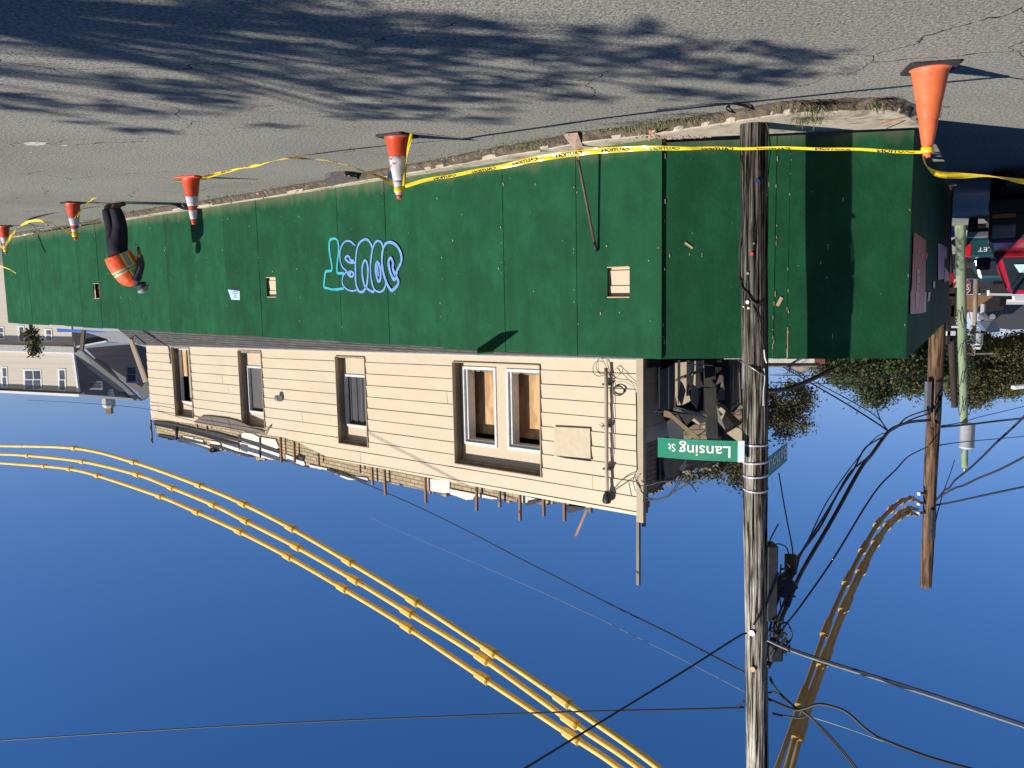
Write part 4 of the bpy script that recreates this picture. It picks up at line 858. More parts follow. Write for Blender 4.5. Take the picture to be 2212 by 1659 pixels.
# bent brown pipe reaching across the gap
m = MB(); Q = [at(*zJ(x, y), D) for x, y, D in [(-60, 885, 12.2), (190, 882, 12.4), (300, 875, 12.6), (400, 850, 12.8), (480, 815, 13), (580, 768, 13.2), (680, 722, 13.4)]]
m.tube(spline(Q, 5), .036, 8); Q2 = [at(*zJ(x, y), D) for x, y, D in [(680, 722, 13.4), (750, 685, 13.5), (830, 635, 13.7)]]; m.tube(Q2, .018, 6)
tag(obj('bent_pipe', m, mat('rust_brown', (.16, .10, .07), (.08, .05, .035), 6, .45), base=Q[0], smooth=True), 'bent rusty brown pipe reaching over the fence from the wreckage', 'pipe')

# ================================================================== CONES
def cone_parts(root, H_, rb_, old, collars):
    """root at origin; square rubber base, tapering body, collars"""
    m = MB(); n = 8; w_ = rb_ * 1.28
    pts = []
    for (r, z) in ((w_, 0), (w_, .018), (w_ * .97, .026)):
        ring = []
        for k in range(4):
            for a in (-22, 0, 22):
                an = R(45 + 90 * k + a); cx, cy = math.cos(R(45 + 90 * k)), math.sin(R(45 + 90 * k))
                ring.append((cx * (r * 1.18) + math.cos(an) * r * .22, cy * (r * 1.18) + math.sin(an) * r * .22, z))
        pts.append(ring)
    nn = 12; v = [p for r_ in pts for p in r_]; fs = [(i * nn + k, i * nn + (k + 1) % nn, (i + 1) * nn + (k + 1) % nn, (i + 1) * nn + k) for i in range(2) for k in range(nn)] + [tuple(range(2 * nn, 3 * nn)), tuple(range(nn))]
    m.add(v, fs); obj('base', m, M['rubber'] if old != 'red' else M['cone'], root, local=True)
    rad = lambda z: .028 + (rb_ - .028) * (1 - (z - .026) / (H_ - .026)) ** 1.0
    prof = [(rb_ * 1.10, .026), (rb_ * 1.02, .036)] + [(rad(z), z) for z in [.05 + (H_ - .06) * k / 22 for k in range(23)]] + [(.024, H_), (.016, H_ - .002), (.014, H_ - .06)]
    if old == 'old':
        prof2 = []
        for r, z in prof:
            if abs(z - .40 * H_) < .012 or abs(z - .56 * H_) < .012 or abs(z - .60 * H_) < .012: r -= .004
            prof2.append((r, z))
        prof = prof2
    m = MB(); m.lathe(prof, 32); o = obj('body', m, M['cone_old'] if old == 'old' else M['cone'], root, local=True, smooth=True)
    for (z0, z1) in collars:
        m = MB(); m.lathe([(rad(z0) + .001, z0), (rad(z0) + .0035, z0 + .002)] + [(rad(z0 + (z1 - z0) * k / 5) + .0035, z0 + (z1 - z0) * k / 5) for k in range(1, 5)] + [(rad(z1) + .0035, z1 - .002), (rad(z1) + .001, z1)], 32); obj('collar', m, M['reflect'], root, local=True, smooth=True)
cpos = {}
c = gnd(2010, 143); r_ = empty('traffic_cone', c, R(12)); tag(r_, 'large faded plain orange cone by the fence corner, nearest of the cones', 'traffic cone', 'cones holding the caution tape'); cone_parts(r_, .715, .142, 'old', []); cpos[1] = c
c = gnd(858, 292); r_ = empty('traffic_cone', c, R(30)); tag(r_, 'battered orange cone with scuffed white sleeve in front of the graffiti', 'traffic cone', 'cones holding the caution tape'); cone_parts(r_, .70, .135, 'std', [(.24, .50), (.51, .60), (.62, .655)]); cpos[2] = c
m = MB(); 
for k, (z, a, s_) in enumerate([(.27, 1.5, .035), (.30, .9, .03), (.25, 4.9, .04), (.31, 4.5, .03), (.33, 5.2, .03), (.66, 4.6, .02)]):
    rr = .028 + .107 * (1 - (z - .026) / .674) + .0065; p = [Vector((rr * math.cos(a + dx * s_ / rr), rr * math.sin(a + dx * s_ / rr), z + dy * s_ * .8)) for dx, dy in ((-1, -.6), (.6, -1), (1, .5), (-.2, 1))]; m.add(p, [(0, 1, 2, 3)])
obj('scuff_patch', m, M['cone'], r_, local=True)
proto = None
for k, (u, v, lab, rz) in {3: (412, 382, 'bright orange cone with two white bands and red base standing in the road', 10), 4: (157, 437, 'banded orange cone just behind the bending worker', 40), 5: (8, 487, 'farthest banded orange cone at the end of the taped line', 70)}.items():
    c = gnd(u, v); cpos[k] = c
    if proto is None:
        proto = empty('traffic_cone', c, R(rz)); cone_parts(proto, .70, .13, 'std', [(.29, .43), (.49, .62)]); r_ = proto
        [x for x in C.objects if x.parent == proto and x.name.startswith('base')][0].data.materials[0] = M['cone']
    else:
        r_ = copy_tree(proto); r_.location = c; r_.rotation_euler = (0, 0, R(rz))
        bo = [x for x in C.objects if x.parent == r_ and x.name.startswith('base')][0]; bo.data = bo.data.copy(); bo.data.materials[0] = M['rubber']
    tag(r_, lab, 'traffic cone', 'cones holding the caution tape')

# ================================================================== CAUTION TAPE
def text_mesh(s, font_scale=1.0, bold=0.0, spacing=1.0):
    cu = bpy.data.curves.new('t', 'FONT'); cu.body = s; cu.size = font_scale; cu.offset = bold; cu.space_character = spacing; cu.resolution_u = 3; cu.fill_mode = 'FRONT'
    o = bpy.data.objects.new('t', cu); C.objects.link(o); dg = bpy.context.evaluated_depsgraph_get(); me = bpy.data.meshes.new_from_object(o.evaluated_get(dg))
    V = [tuple(v.co) for v in me.vertices]; Fs = [tuple(p.vertices) for p in me.polygons]; bpy.data.objects.remove(o); bpy.data.meshes.remove(me); bpy.data.curves.remove(cu)
    x0, x1 = min(v[0] for v in V), max(v[0] for v in V); y0, y1 = min(v[1] for v in V), max(v[1] for v in V)
    return V, Fs, (x0, x1, y0, y1)
TXT = text_mesh('CAUTION', 1, .02, 1.0)
def ribbon(path, roll, label, width=.056, words=True, flip=True, n=10, wordlen=.29, pitch=.50, phase=.1):
    P = spline(path, n); L = [0]
    for a, b in zip(P, P[1:]): L.append(L[-1] + (b - a).length)
    T = L[-1]
    def fr(s):
        s = min(max(s, 0), T - 1e-6); i = max(k for k in range(len(L)) if L[k] <= s + 1e-9); i = min(i, len(P) - 2); t = (s - L[i]) / (L[i + 1] - L[i]); p = P[i].lerp(P[i + 1], t)
        tg = (P[i + 1] - P[i]).normalized(); up = Vector((0, 0, 1)); up = (up - tg * up.dot(tg)).normalized(); a = roll(s / T); sd = up * math.cos(a) + tg.cross(up) * math.sin(a); return p, tg, sd, tg.cross(sd)
    m = MB(); N_ = max(24, int(T / .05)); ws = [i / 4 for i in range(5)]; rows = []
    for i in range(N_ + 1):
        p, tg, sd, nn = fr(T * i / N_); rows.append([p + sd * width * (w_ - .5) + nn * .004 * math.sin(w_ * 6 + i * .5) for w_ in ws])
    for i in range(N_):
        for k in range(4): m.quad(rows[i][k], rows[i + 1][k], rows[i + 1][k + 1], rows[i][k + 1])
    o = obj('caution_tape', m, M['tape'], base=P[0], smooth=True); tag(o, label, 'tape', 'yellow caution tape strung between the cones')
    if words:
        V, Fs, (x0, x1, y0, y1) = TXT; lt = MB(); s0 = phase
        while s0 + wordlen < T:
            vs = []
            for side in (1, -1):
                vv = []
                for (x, y, z) in V:
                    fx = (x - x0) / (x1 - x0); fy = (y - y0) / (y1 - y0)
                    p, tg, sd, nn = fr(s0 + (1 - fx if flip == 'rev' else fx) * wordlen); yy = (1 - fy) if flip else fy
                    vv.append(p + sd * width * .58 * (yy - .5) + nn * (.0055 * side + .004 * math.sin((.5 + .58 * (yy - .5)) * 6 + (s0 + fx * wordlen) / T * N_ * .5)))
                lt.add(vv, Fs)
            s0 += pitch
        obj('lettering', lt, M['ink'], o)
    return o
def tplane(a, b, off=0):    # vertical plane through two ground points
    dd = (b - a); dd.z = 0; dd.normalize(); nn = Vector((-dd.y, dd.x, 0)); A0 = a + nn * off; return lambda u, v: onp(u, v, Vector((A0.x, A0.y, 0)), nn)
tp = tplane(cpos[2], cpos[1])
# upright view reads left->right from cone 1 to cone 2
path = [tp(1992, 329)] + [tp(*zF(x, y)) for x, y in [(2212, 472), (1340, 471), (1010, 469), (600, 484), (350, 508), (0, 560)]] + [tp(*zE(x, y)) for x, y in [(1800, 305), (1400, 378), (1150, 425), (960, 478)]]
ribbon(path, lambda t: -R(72) if t < .34 else -R(72) + R(62) * min(1, (t - .34) / .24) if t < .66 else -R(10) - R(52) * min(1, (t - .66) / .12), 'yellow caution tape stretched from the plain orange cone past the utility pole', words=True, phase=.05)
tp = tplane(cpos[2], cpos[4])
path = [tp(*zE(x, y)) for x, y in [(925, 462), (820, 405), (640, 340), (450, 280), (220, 252), (0, 246)]] + [tp(*zB(x, y)) for x, y in [(2010, 0), (1900, 15), (1750, 60), (1600, 102), (1450, 128), (1250, 135), (1050, 165), (900, 195), (790, 232), (700, 290), (620, 380), (580, 480), (570, 560)]]
ribbon(path, lambda t: R(40 + 60 * math.sin(t * 14)), 'twisted caution tape sagging to the road in front of the worker', phase=.15)
tp = tplane(cpos[4], cpos[5])
path = [tp(*zB(x, y)) for x, y in [(575, 548), (500, 505), (440, 478), (380, 455), (300, 440), (230, 448), (150, 488), (95, 550), (60, 610), (40, 665)]]
ribbon(path, lambda t: R(30 + 70 * math.sin(t * 9)), 'slack caution tape looping between the two farthest cones', words=False)
path = [cpos[5] + Vector((0, 0, .6)), cpos[5] + Vector((.8, .9, .42)), cpos[5] + Vector((1.9, 2.0, .5))]
ribbon(path, lambda t: R(20), 'end of caution tape leaving the frame beyond the farthest cone', words=False)
path = [at(*zB(-40, 780), 22.5), at(*zB(60, 820), 22.4), at(*zB(125, 855), 22.3)]
ribbon(path, lambda t: R(50), 'short loose end of caution tape against the far end of the fence', words=False)
path = [at(u, v, D) for (u, v), D in [(zH(1413, 1042), 6.95), (zH(1440, 1110), 6.95), (zH(1500, 1162), 7.0), (zH(1600, 1186), 7.0), (zH(1800, 1190), 7.1), (zH(2000, 1202), 7.2), (zH(2212, 1235), 7.3), (zH(2500, 1260), 7.4)]]
ribbon(path, lambda t: -R(50) + t * 5, 'tightly twisted caution tape running from the cone top out past the corner', width=.05, words=False)
# loops of tape round the cone tops
for k, z, w_ in ((1, .655, .04), (2, .60, .05), (4, .60, .07), (5, .6, .08)):
    rr = .028 + .114 * (1 - (z - .026) / .69) + .006; m = MB(); m.lathe([(rr + .004, z - w_ / 2), (rr + .006, z), (rr + .001, z + w_ / 2), (rr - .003, z + w_ / 2 + .004)], 18, tuple(cpos[k]))
    if k == 2:
        pa = [tp for tp in ()]
    b_ = Vector(cpos[k]) + Vector((0, 0, z)); lab = {1: 'tape wound round the top of the plain orange cone', 2: 'tape wound round the top of the scuffed sleeve cone', 4: 'tape knotted round the top of the cone behind the worker', 5: 'tape knotted round the top of the farthest cone'}[k]
    tag(obj('tape_knot', m, M['tape'], base=b_, smooth=True), lab, 'tape', 'tape knots on the cones')
tp = tplane(cpos[2], cpos[1]); path = [tp(*zE(x, y)) for x, y in [(985, 470), (1000, 380), (1012, 260), (1030, 150), (1050, 60)]]
path = [p - Vector((0, .05, 0)) for p in path]
ribbon(path, lambda t: R(30 + 200 * t), 'loose tail of tape hanging down beside the scuffed sleeve cone', width=.035, words=False)

# ================================================================== SHOVEL
sv = empty('shovel', gnd(*zF(290, 350), .0)); tag(sv, 'long handled square shovel leaning against the green fence', 'shovel')
hb, ht = P1(*zF(350, 560), -.30), P1(*zF(497, 1285), -.03)
hb = at(*zF(352, 545), (gnd(*zF(290, 350)).y + .25)); 
m = MB(); m.tube([hb, hb.lerp(ht, .12) - Vector((0, .0, .0)), ht], [.019, .017, .015], 10); obj('handle', m, mat('old_handle', (.12, .065, .045), (.07, .04, .03), 9, .55), sv, smooth=True)
m = MB(); m.tube([hb.lerp(ht, .90), ht + (ht - hb).normalized() * .005], .019, 10); obj('grip', m, M['cable'], sv, smooth=True)
bc = [gnd(*zF(232, 358), .02), gnd(*zF(350, 345), .02)]; Dh = hb.y; tp_ = [at(*zF(402, 482), Dh), at(*zF(330, 492), Dh)]
m = MB(); m.slab([bc[0], bc[1], tp_[0], tp_[1]], Vector((0, 1, .3)), .006)
o_ = obj('blade', m, mat('dusty_blade', (.52, .36, .27), (.40, .27, .20), 7, .7), sv); bevel(o_, .003)
m = MB(); m.tube([at(*zF(365, 470), Dh - .01), hb + (ht - hb) * .02], [.03, .02], 8); obj('socket', m, M['wood'], sv, smooth=True)

# ================================================================== UTILITY POLES
def pole_mesh(base, top, r0, r1, nseg=90, nr=40, amp=.006, seed=0, split=True):
    m = MB(); vs = []; ax = top - base; L_ = ax.length; t = ax.normalized(); up = Vector((0, 1, 0)); up = (up - t * up.dot(t)).normalized(); b = t.cross(up)
    for i in range(nseg + 1):
        f = i / nseg; p = base + ax * f; p = p + up * .012 * noise.noise(Vector((f * 5, seed, 0))) + b * .012 * noise.noise(Vector((f * 5, seed + 5, 0)))
        for k in range(nr):
            a = 6.28318 * k / nr; r = r0 + (r1 - r0) * f; c, s_ = math.cos(a), math.sin(a)
            dsp = amp * noise.noise(Vector((c * 9 + seed, s_ * 9, f * L_ * .55))) + amp * 1.1 * abs(noise.noise(Vector((c * 17, s_ * 17 + seed, f * L_ * .35)))) * -1
            dsp += amp * .8 * noise.noise(Vector((c * 2, s_ * 2, f * L_ * 1.6 + seed)))
            vs.append(p + (up * c + b * s_) * (r + dsp))
    fs = [(i * nr + k, i * nr + (k + 1) % nr, (i + 1) * nr + (k + 1) % nr, (i + 1) * nr + k) for i in range(nseg) for k in range(nr)] + [tuple(range(nseg * nr, nseg * nr + nr))]
    return m.add(vs, fs)
pb = gnd(1628, 247); pb.z = 0
ptop = at(1636, 1659, pb.y); ptop = pb + (ptop - pb) * (8.75 / ptop.z)
pole = empty('utility_pole', pb); tag(pole, 'thick weathered grey wooden utility pole carrying the street signs', 'utility pole')
obj('shaft', pole_mesh(pb - Vector((0, 0, .05)), ptop, .140, .113, 260, 96, .0085), M['pole'], pole, smooth=True)
AX = (ptop - pb).normalized()
def pz(z): return pb + AX * (z / AX.z)
def prad(z): return .140 - (.140 - .113) * z / 8.75 + .003
def zpole(v, u=1630): return at(u, v, pb.y - .13).z
# steel bands for the signs
for i, v in enumerate((966, 1003, 1031, 1062)):
    z = zpole(v); m = MB(); 
    n = 40; pts = [pz(z) + Vector((math.cos(a) * (prad(z) + .003), math.sin(a) * (prad(z) + .003), .012 * math.sin(a * 1 + i))) for a in [6.2832 * k / n for k in range(n)]]
    v_ = [p - Vector((0, 0, .010)) for p in pts] + [p + Vector((0, 0, .010)) for p in pts]; m.add(v_, [(k, (k + 1) % n, (k + 1) % n + n, k + n) for k in range(n)])
    o_ = obj('steel_band', m, M['steelband'], pole, smooth=True); md = o_.modifiers.new('s', 'SOLIDIFY'); md.thickness = .003
# diagonal strap, hanging cable along the shaft, small markers
def onpole(u, v, lift=.012):   # hit of the ray with the shaft cylinder (front side)
    d = ray(u, v); o2 = O - pb; z = None; 
    dx, dy = d.x, d.y; ox, oy = O.x - pb.x, O.y - pb.y; D0 = pb.y
    zc = (O + d * (D0)).z; c = pz(zc); rr = prad(zc) + lift; ox, oy = O.x - c.x, O.y - c.y
    A_ = dx * dx + dy * dy; B_ = 2 * (ox * dx + oy * dy); C_ = ox * ox + oy * oy - rr * rr; disc = B_ * B_ - 4 * A_ * C_
    t = (-B_ - math.sqrt(max(disc, 0))) / (2 * A_); return O + d * t
for pts, zm, rad_, mt in [([(1880, 480), (1872, 560), (1860, 700), (1848, 850)], zF, .006, 'cable'), ([(1700, 150), (1760, 170), (1810, 220), (1850, 280), (1865, 350), (1878, 470)], zF, .009, 'cable'),
                      ([(1640, 540), (1648, 800), (1652, 1000), (1640, 1200), (1632, 1400), (1650, 1560), (1690, 1609)], zF, .012, 'cable'), ([(1632, 1430), (1628, 1500), (1660, 1580), (1700, 1609)], zF, .008, 'cable'),
                      ([(1290, 0), (1330, 70), (1390, 105), (1440, 95)], zG, .013, 'cable'), ([(1330, 90), (1370, 220), (1400, 350), (1425, 450)], zG, .006, 'cable'), ([(1425, 455), (1432, 520), (1445, 560)], zG, .010, 'signwhite'),
                      ([(1240, 548), (1320, 592), (1390, 640), (1440, 665)], zG, .012, 'metal'), ([(1425, 600), (1430, 700), (1420, 790), (1418, 900)], zG, .007, 'signwhite'), ([(1330, 590), (1380, 605), (1440, 600)], zG, .006, 'cable')]:
    m = MB(); m.tube(spline([onpole(*zm(x, y)) for x, y in pts], 5), rad_ * .8, 6); obj('pole_cable', m, M[mt], pole, smooth=True)
def puck(zm, x, y, r, mt, name='marker'):
    p = onpole(*zm(x, y), .004); dr = (p - pz(p.z)); dr.z = 0; dr.normalize(); sd = Vector((-dr.y, dr.x, 0)); m = MB(); n = 10
    ring = [p + sd * r * math.cos(6.283 * k / n) + Vector((0, 0, r * math.sin(6.283 * k / n))) for k in range(n)]; m.slab([q + dr * .008 for q in ring], -dr, .02); obj(name, m, mt, pole)
puck(zF, 1730, 1306, .018, SH('red_button', (.8, .05, .06)), 'red_marker'); puck(zG, 1295, 80, .020, M['signwhite'], 'white_marker'); puck(zG, 1303, 128, .012, M['signwhite'], 'white_marker'); puck(zG, 1265, 117, .009, M['signwhite'], 'white_marker')
puck(zF, 1773, 730, .022, SH('blue_paint', (.03, .09, .28)), 'blue_mark'); puck(zF, 1700, 1462, .014, M['metal'], 'nail'); puck(zF, 1745, 1225, .012, M['metal'], 'nail')
puck(zK, 510, 908, .032, M['metal'], 'plate'); puck(zK, 515, 1110, .03, M['peekwood'], 'diamond_plate')
# cable curled at the foot
m = MB(); m.tube(spline([gnd(*zF(x, y), .02) for x, y in [(970, 168), (1200, 150), (1400, 122), (1560, 115), (1680, 130), (1720, 160), (1640, 190), (1560, 180), (1530, 150), (1580, 120), (1680, 140), (1750, 165), (1800, 190)]], 6), .008, 6)
tag(obj('loose_cable', m, M['cable'], base=gnd(*zF(1680, 130)), smooth=True), 'loose black cable curled on the ground at the foot of the grey pole', 'cable')
# terminal box and splice closures on the pole side
def boxat(name, c, hx, hy, hz, m, parent, rz=0, bv=.01):
    mb = MB(); ax = Vector((math.cos(rz), math.sin(rz), 0)); ay = Vector((-ax.y, ax.x, 0)); mb.box(c, ax * hx, ay * hy, Vector((0, 0, hz)), 0); return bevel(obj(name, mb, m, parent), bv)
c = at(*zK(610, 620), pb.y - .02); boxat('terminal_box', c - Vector((0, 0, 0)), .055, .10, .42, M['darkmetal'], pole, 0)
crs = MB()   # crossarm hardware above the frame
crs.box(pz(8.2) + Vector((0, -.16, 0)), Vector((.05, 0, 0)), Vector((0, .05, 0)), Vector((0, 0, .5))); obj('insulator_bracket', crs, M['darkmetal'], pole)

# ---- street signs
def sign(name, p_in, p_out, h, bow, text, ts, tx0, label, sub=None, zshift=0, extra=None, th=.003, face=None):
    """blade from the pole end p_in to the outer end p_out; text read by the camera from its left to right"""
    root = empty(name, p_in); tag(root, label, 'street sign'); dd = (p_out - p_in); L_ = dd.length; ux = dd / L_; nn = ux.cross(Vector((0, 0, 1))).normalized()
    if nn.dot(O - p_in) < 0: nn = -nn
    def P(s, z, off): return p_in + ux * s + Vector((0, 0, z)) + nn * (off + bow * math.sin(math.pi * s / L_)) 
    N_ = 24
    def plate(m, s0, s1, z0, z1, off, t):
        n = max(1, int(N_ * (s1 - s0) / L_))
        for i in range(n):
            a, b = s0 + (s1 - s0) * i / n, s0 + (s1 - s0) * (i + 1) / n; q = [P(a, z0, off), P(b, z0, off), P(b, z1, off), P(a, z1, off)]; q2 = [p - nn * t for p in q]
            m.add(q + q2, [(0, 1, 2, 3), (7, 6, 5, 4), (0, 1, 5, 4), (3, 2, 6, 7)] + ([(0, 3, 7, 4)] if i == 0 else []) + ([(1, 2, 6, 5)] if i == n - 1 else []))
    m = MB(); plate(m, 0.0, L_, 0, h, 0, th); obj('blade', m, M['signgreen'], root)
    m = MB()
    for z0, z1 in ((.006, .009), (h - .009, h - .006)): plate(m, .005, L_ - .005, z0, z1, .0025, .002)
    obj('border', m, SH('pale_green_line_' + name, (.02, .45, .25)), root)
    m = MB(); lr = Vector((1, 0, 0)).dot(ux)   # does ux run to the camera's right?
    # the letters (front and back of a real blade)
    for (txt, size, s_start, z0, wsc) in text:
        V, Fs, (x0, x1, y0, y1) = text_mesh(txt, size, size * .008, 1.02); wsc = wsc / (x1 - x0); V = [(a - x0, b, c) for a, b, c in V]
        for side in (1,):
            vv = []
            for (x, y, z) in V:
                s_ = s_start + x * wsc if lr > 0 else s_start - x * wsc
                vv.append(P(s_, z0 + y, .0045))
            m.add(vv, Fs)
    obj('lettering', m, M['signwhite'], root)
    m = MB(); plate(m, -.035, .035, -.004, h + .004, .006, .012); obj('bracket', m, SH('pale_bracket_' + name, (.62, .72, .76)), root)
    return root
pi_ = at(1601, 997, pb.y - .10); po_ = at(1421, 988, 9.35); zlow = at(1600, 953, pb.y - .10).z
zhi, zlo = at(1600, 997, pb.y - .1).z, at(1600, 953, pb.y - .1).z; hsign = at(1421, 988, 9.3).z - at(1421, 945, 9.3).z; print('sign', pi_, po_, zhi, zlo, hsign)
pin = Vector((pi_.x, pi_.y, zlo)); pout = at(1421, 945, 9.3); L_ = (pout - pin).length
h_ = .5 * (hsign + zhi - zlo)
# text starts at the inner end (camera left) and runs outwards
sign('street_sign', pin, pout, h_, .035, [('Lansing', h_ * .80, L_ * .115, h_ * .27, L_ * .60), ('St', h_ * .55, L_ * .765, h_ * .27, L_ * .095)], None, None, 'green street sign reading Lansing St, banded to the grey pole above the wreckage')
z0b = at(1652, 991, pb.y + .05).z; pinb = Vector((pz(z0b).x - .12, pz(z0b).y + .03, z0b)); poutb = at(1701, 958, pb.y + .0); 
dB = Vector((-.5, .86, 0)).normalized()
t_ = None; best = None
for k in range(1, 200):
    p = pinb + dB * k * .01; cc = Vector((p.x, p.y, 0)); r_ = ray(1701, 958); 
    if p.x / p.y <= r_.x: best = p; break
Lb = (best - pinb).length; print('balfour len', Lb)
poutb = Vector((best.x, best.y, z0b)); hB = h_
LB = Lb
sgn = sign('street_sign', pinb, poutb, hB, 0.0, [('Balfour', hB * .90, LB * .95, hB * .18, LB * .98), ], None, None, 'green street sign reading Balfour, pointing away down the side street from the grey pole')

# ---- brown pole at the end of the side boards
D2 = 16.2
p2b = at(2030, 640, D2); p2t = at(2000, 1268, D2); p2x = at(2012, 1000, D2); ax = (p2t - at(2024, 740, D2)); p2b = p2t - ax * (p2t.z / ax.z)
pole2 = empty('utility_pole', (p2b.x, p2b.y, 0)); tag(pole2, 'brown bare topped wooden utility pole behind the end of the side boards', 'utility pole')
obj('shaft', pole_mesh(p2b, p2t, .17, .105, 90, 32, .006, 3), M['brownpole'], pole2, smooth=True)
def p2(z): return p2b + (p2t - p2b) * (z / p2t.z)
for z in (p2t.z - 1.55, p2t.z - 1.75, p2t.z - 1.95):
    m = MB(); m.box(p2(z) + Vector((.14, -.05, 0)), Vector((.09, 0, 0)), Vector((0, .02, 0)), Vector((0, 0, .02))); obj('insulator_arm', m, M['darkmetal'], pole2)
    m = MB(); m.lathe([(0, .05), (.03, .045), (.04, .02), (.03, 0), (.045, -.02), (.0, -.03)], 10, tuple(p2(z) + Vector((.24, -.05, .0)))); obj('insulator', m, M['signwhite'], pole2, smooth=True)
m = MB(); m.box(at(*zJ(1450, 940), D2 - .1), Vector((.05, 0, 0)), Vector((0, .05, 0)), Vector((0, 0, .33))); bevel(obj('meter_box', m, M['metal'], pole2), .01)
m = MB(); m.tube([at(*zJ(1445, 1010), D2 - .15), at(*zJ(1470, 1090), D2 - .2), at(*zJ(1465, 1170), D2 - .2), at(*zJ(1500, 1190), D2 - .2)], .014, 6); obj('pole_cable', m, M['cable'], pole2, smooth=True)
for zz, zl in ((p2t.z - 1.35, .3), (4.2, .25), (3.9, .2)):
    m = MB(); m.box(p2(zz) + Vector((0, -.15, 0)), Vector((.05, 0, 0)), Vector((0, .05, 0)), Vector((0, 0, zl))); bevel(obj('cable_clamp', m, M['darkmetal'], pole2), .02)
# ---- pale green pole with transformer
D4 = 29.
a_, b_ = at(2076, 590, D4), at(2084, 1010, D4); ax = b_ - a_; g0 = b_ - ax * (b_.z / ax.z)
pole4 = empty('utility_pole', (g0.x, g0.y, 0)); tag(pole4, 'pale green treated utility pole with a grey drum transformer', 'utility pole')
obj('shaft', pole_mesh(g0, b_, .17, .11, 60, 24, .003, 9), M['greenpole'], pole4, smooth=True)
def can(parent, c, r, h, name='transformer'):
    m = MB(); m.lathe([(0, -h / 2), (r * .9, -h / 2), (r, -h / 2 + .03), (r, h / 2 - .05), (r * 1.05, h / 2 - .04), (r * 1.05, h / 2), (r * .6, h / 2 + .05), (0, h / 2 + .06)], 20, tuple(c)); o = obj(name, m, SH('pale_grey_tank', (.55, .57, .58)), parent, smooth=True)
    m = MB()
    for dx in (-.6, .6): m.tube([Vector(c) + Vector((dx * r, 0, h / 2)), Vector(c) + Vector((dx * r * 1.3, 0, h / 2 + .22))], [.035, .02], 8)
    obj('bushing', m, M['metal'], o)
can(pole4, at(*zJ(1762, 1235), D4 - .25), .24, .85)
m = MB(); m.lathe([(0, .15), (.05, .12), (.06, .03), (.04, 0)], 10, tuple(b_)); obj('top_insulator', m, M['metal'], pole4, smooth=True)
for z in (3.2, 4.3, 5.3, 6.2):
    m = MB(); m.tube(spline([g0 + (b_ - g0) * (z / b_.z) + Vector((-.18 + .1 * k, -.2, .35 * math.sin(k * 2 + z))) for k in range(6)], 4), .011, 5); obj('pole_cable', m, M['cable'], pole4, smooth=True)
# ---- dark pole between them
D5 = 22.
a_, b_ = at(2048, 560, D5), at(2062, 880, D5); ax = b_ - a_; g0 = b_ - ax * (b_.z / ax.z)
pole5 = empty('utility_pole', (g0.x, g0.y, 0)); tag(pole5, 'slim dark utility pole hung with boxes, between the brown and green poles', 'utility pole')
obj('shaft', pole_mesh(g0, b_, .11, .08, 50, 20, .003, 12), M['darkpole'], pole5, smooth=True)
for x, y, hx, hz, mt in [(1015, 310, .06, .16, 'metal'), (1000, 670, .12, .06, 'signwhite'), (1070, 565, .10, .03, 'signwhite'), (1015, 45, .09, .05, 'signwhite'), (1010, 240, .12, .5, 'darkpole'), (970, 480, .05, .6, 'darkmetal')]:
    m = MB(); m.box(at(*zP(x, y), D5 - .12), Vector((hx, 0, 0)), Vector((0, .06, 0)), Vector((0, 0, hz))); bevel(obj('pole_box', m, M[mt], pole5), .01)
rs = MB(); rs.box(at(*zI(1060, 1380), D5 - .2), Vector((.07, 0, 0)), Vector((0, .008, 0)), Vector((0, 0, .11))); tag(obj('red_sign', rs, M['redsign'], base=at(*zI(1060, 1380), D5 - .2)), 'small red sign strapped to the slim dark pole', 'sign')
# ---- far pole with two drum transformers
D6 = 60.
a_, b_ = at(*zP(1393, 330), D6), at(*zP(1384, 1035), D6); g0 = Vector((a_.x, a_.y, 0))
pole6 = empty('utility_pole', g0); tag(pole6, 'distant pole with a crossarm and two white drum transformers', 'utility pole')
m = MB(); m.tube([g0, b_], [.2, .12], 12); obj('shaft', m, M['greywood'], pole6, smooth=True)
for x in (1313, 1462): can(pole6, at(*zP(x, 762), D6 - .3), .3, .8)
m = MB(); m.box(at(*zP(1395, 1010), D6), Vector((1.35, 0, 0)), Vector((0, .06, 0)), Vector((0, 0, .06))); obj('crossarm', m, M['greywood'], pole6)
m = MB(); m.box(at(*zP(1435, 917), D6 - .2), Vector((.22, 0, 0)), Vector((0, .08, 0)), Vector((0, 0, .08))); obj('pole_box', m, M['signwhite'], pole6)

# ================================================================== LINE GUARDS (yellow tubes on the conductors)
pp0 = Vector((pb.x, pb.y, 0))
def dplane(P0, dd): nn = Vector((-dd.y, dd.x, 0)); return lambda u, v: onp(u, v, P0, nn)
d1p = Vector((.73, .68, 0)).normalized()
Lft = [[(0, 963), (160, 968), (288, 998), (430, 1048), (525, 1088), (628, 1140), (752, 1212), (892, 1297), (1057, 1405), (1215, 1512), (1423, 1659)],
       [(0, 981), (60, 984), (178, 997), (296, 1025), (370, 1053), (460, 1090), (530, 1125), (640, 1181), (765, 1252), (880, 1322), (1042, 1422), (1232, 1557), (1382, 1659)],
       [(0, 1000), (95, 1007), (150, 1013), (210, 1027), (345, 1072), (425, 1106), (517, 1148), (622, 1202), (740, 1270), (880, 1355), (1042, 1463), (1235, 1590), (1338, 1659)]]
M['guard_dull'] = mat('shaded_guard', (.46, .32, .13), (.36, .23, .08), 2.2, .6)  # duller copy of the guard yellow, underside shade put into the colour
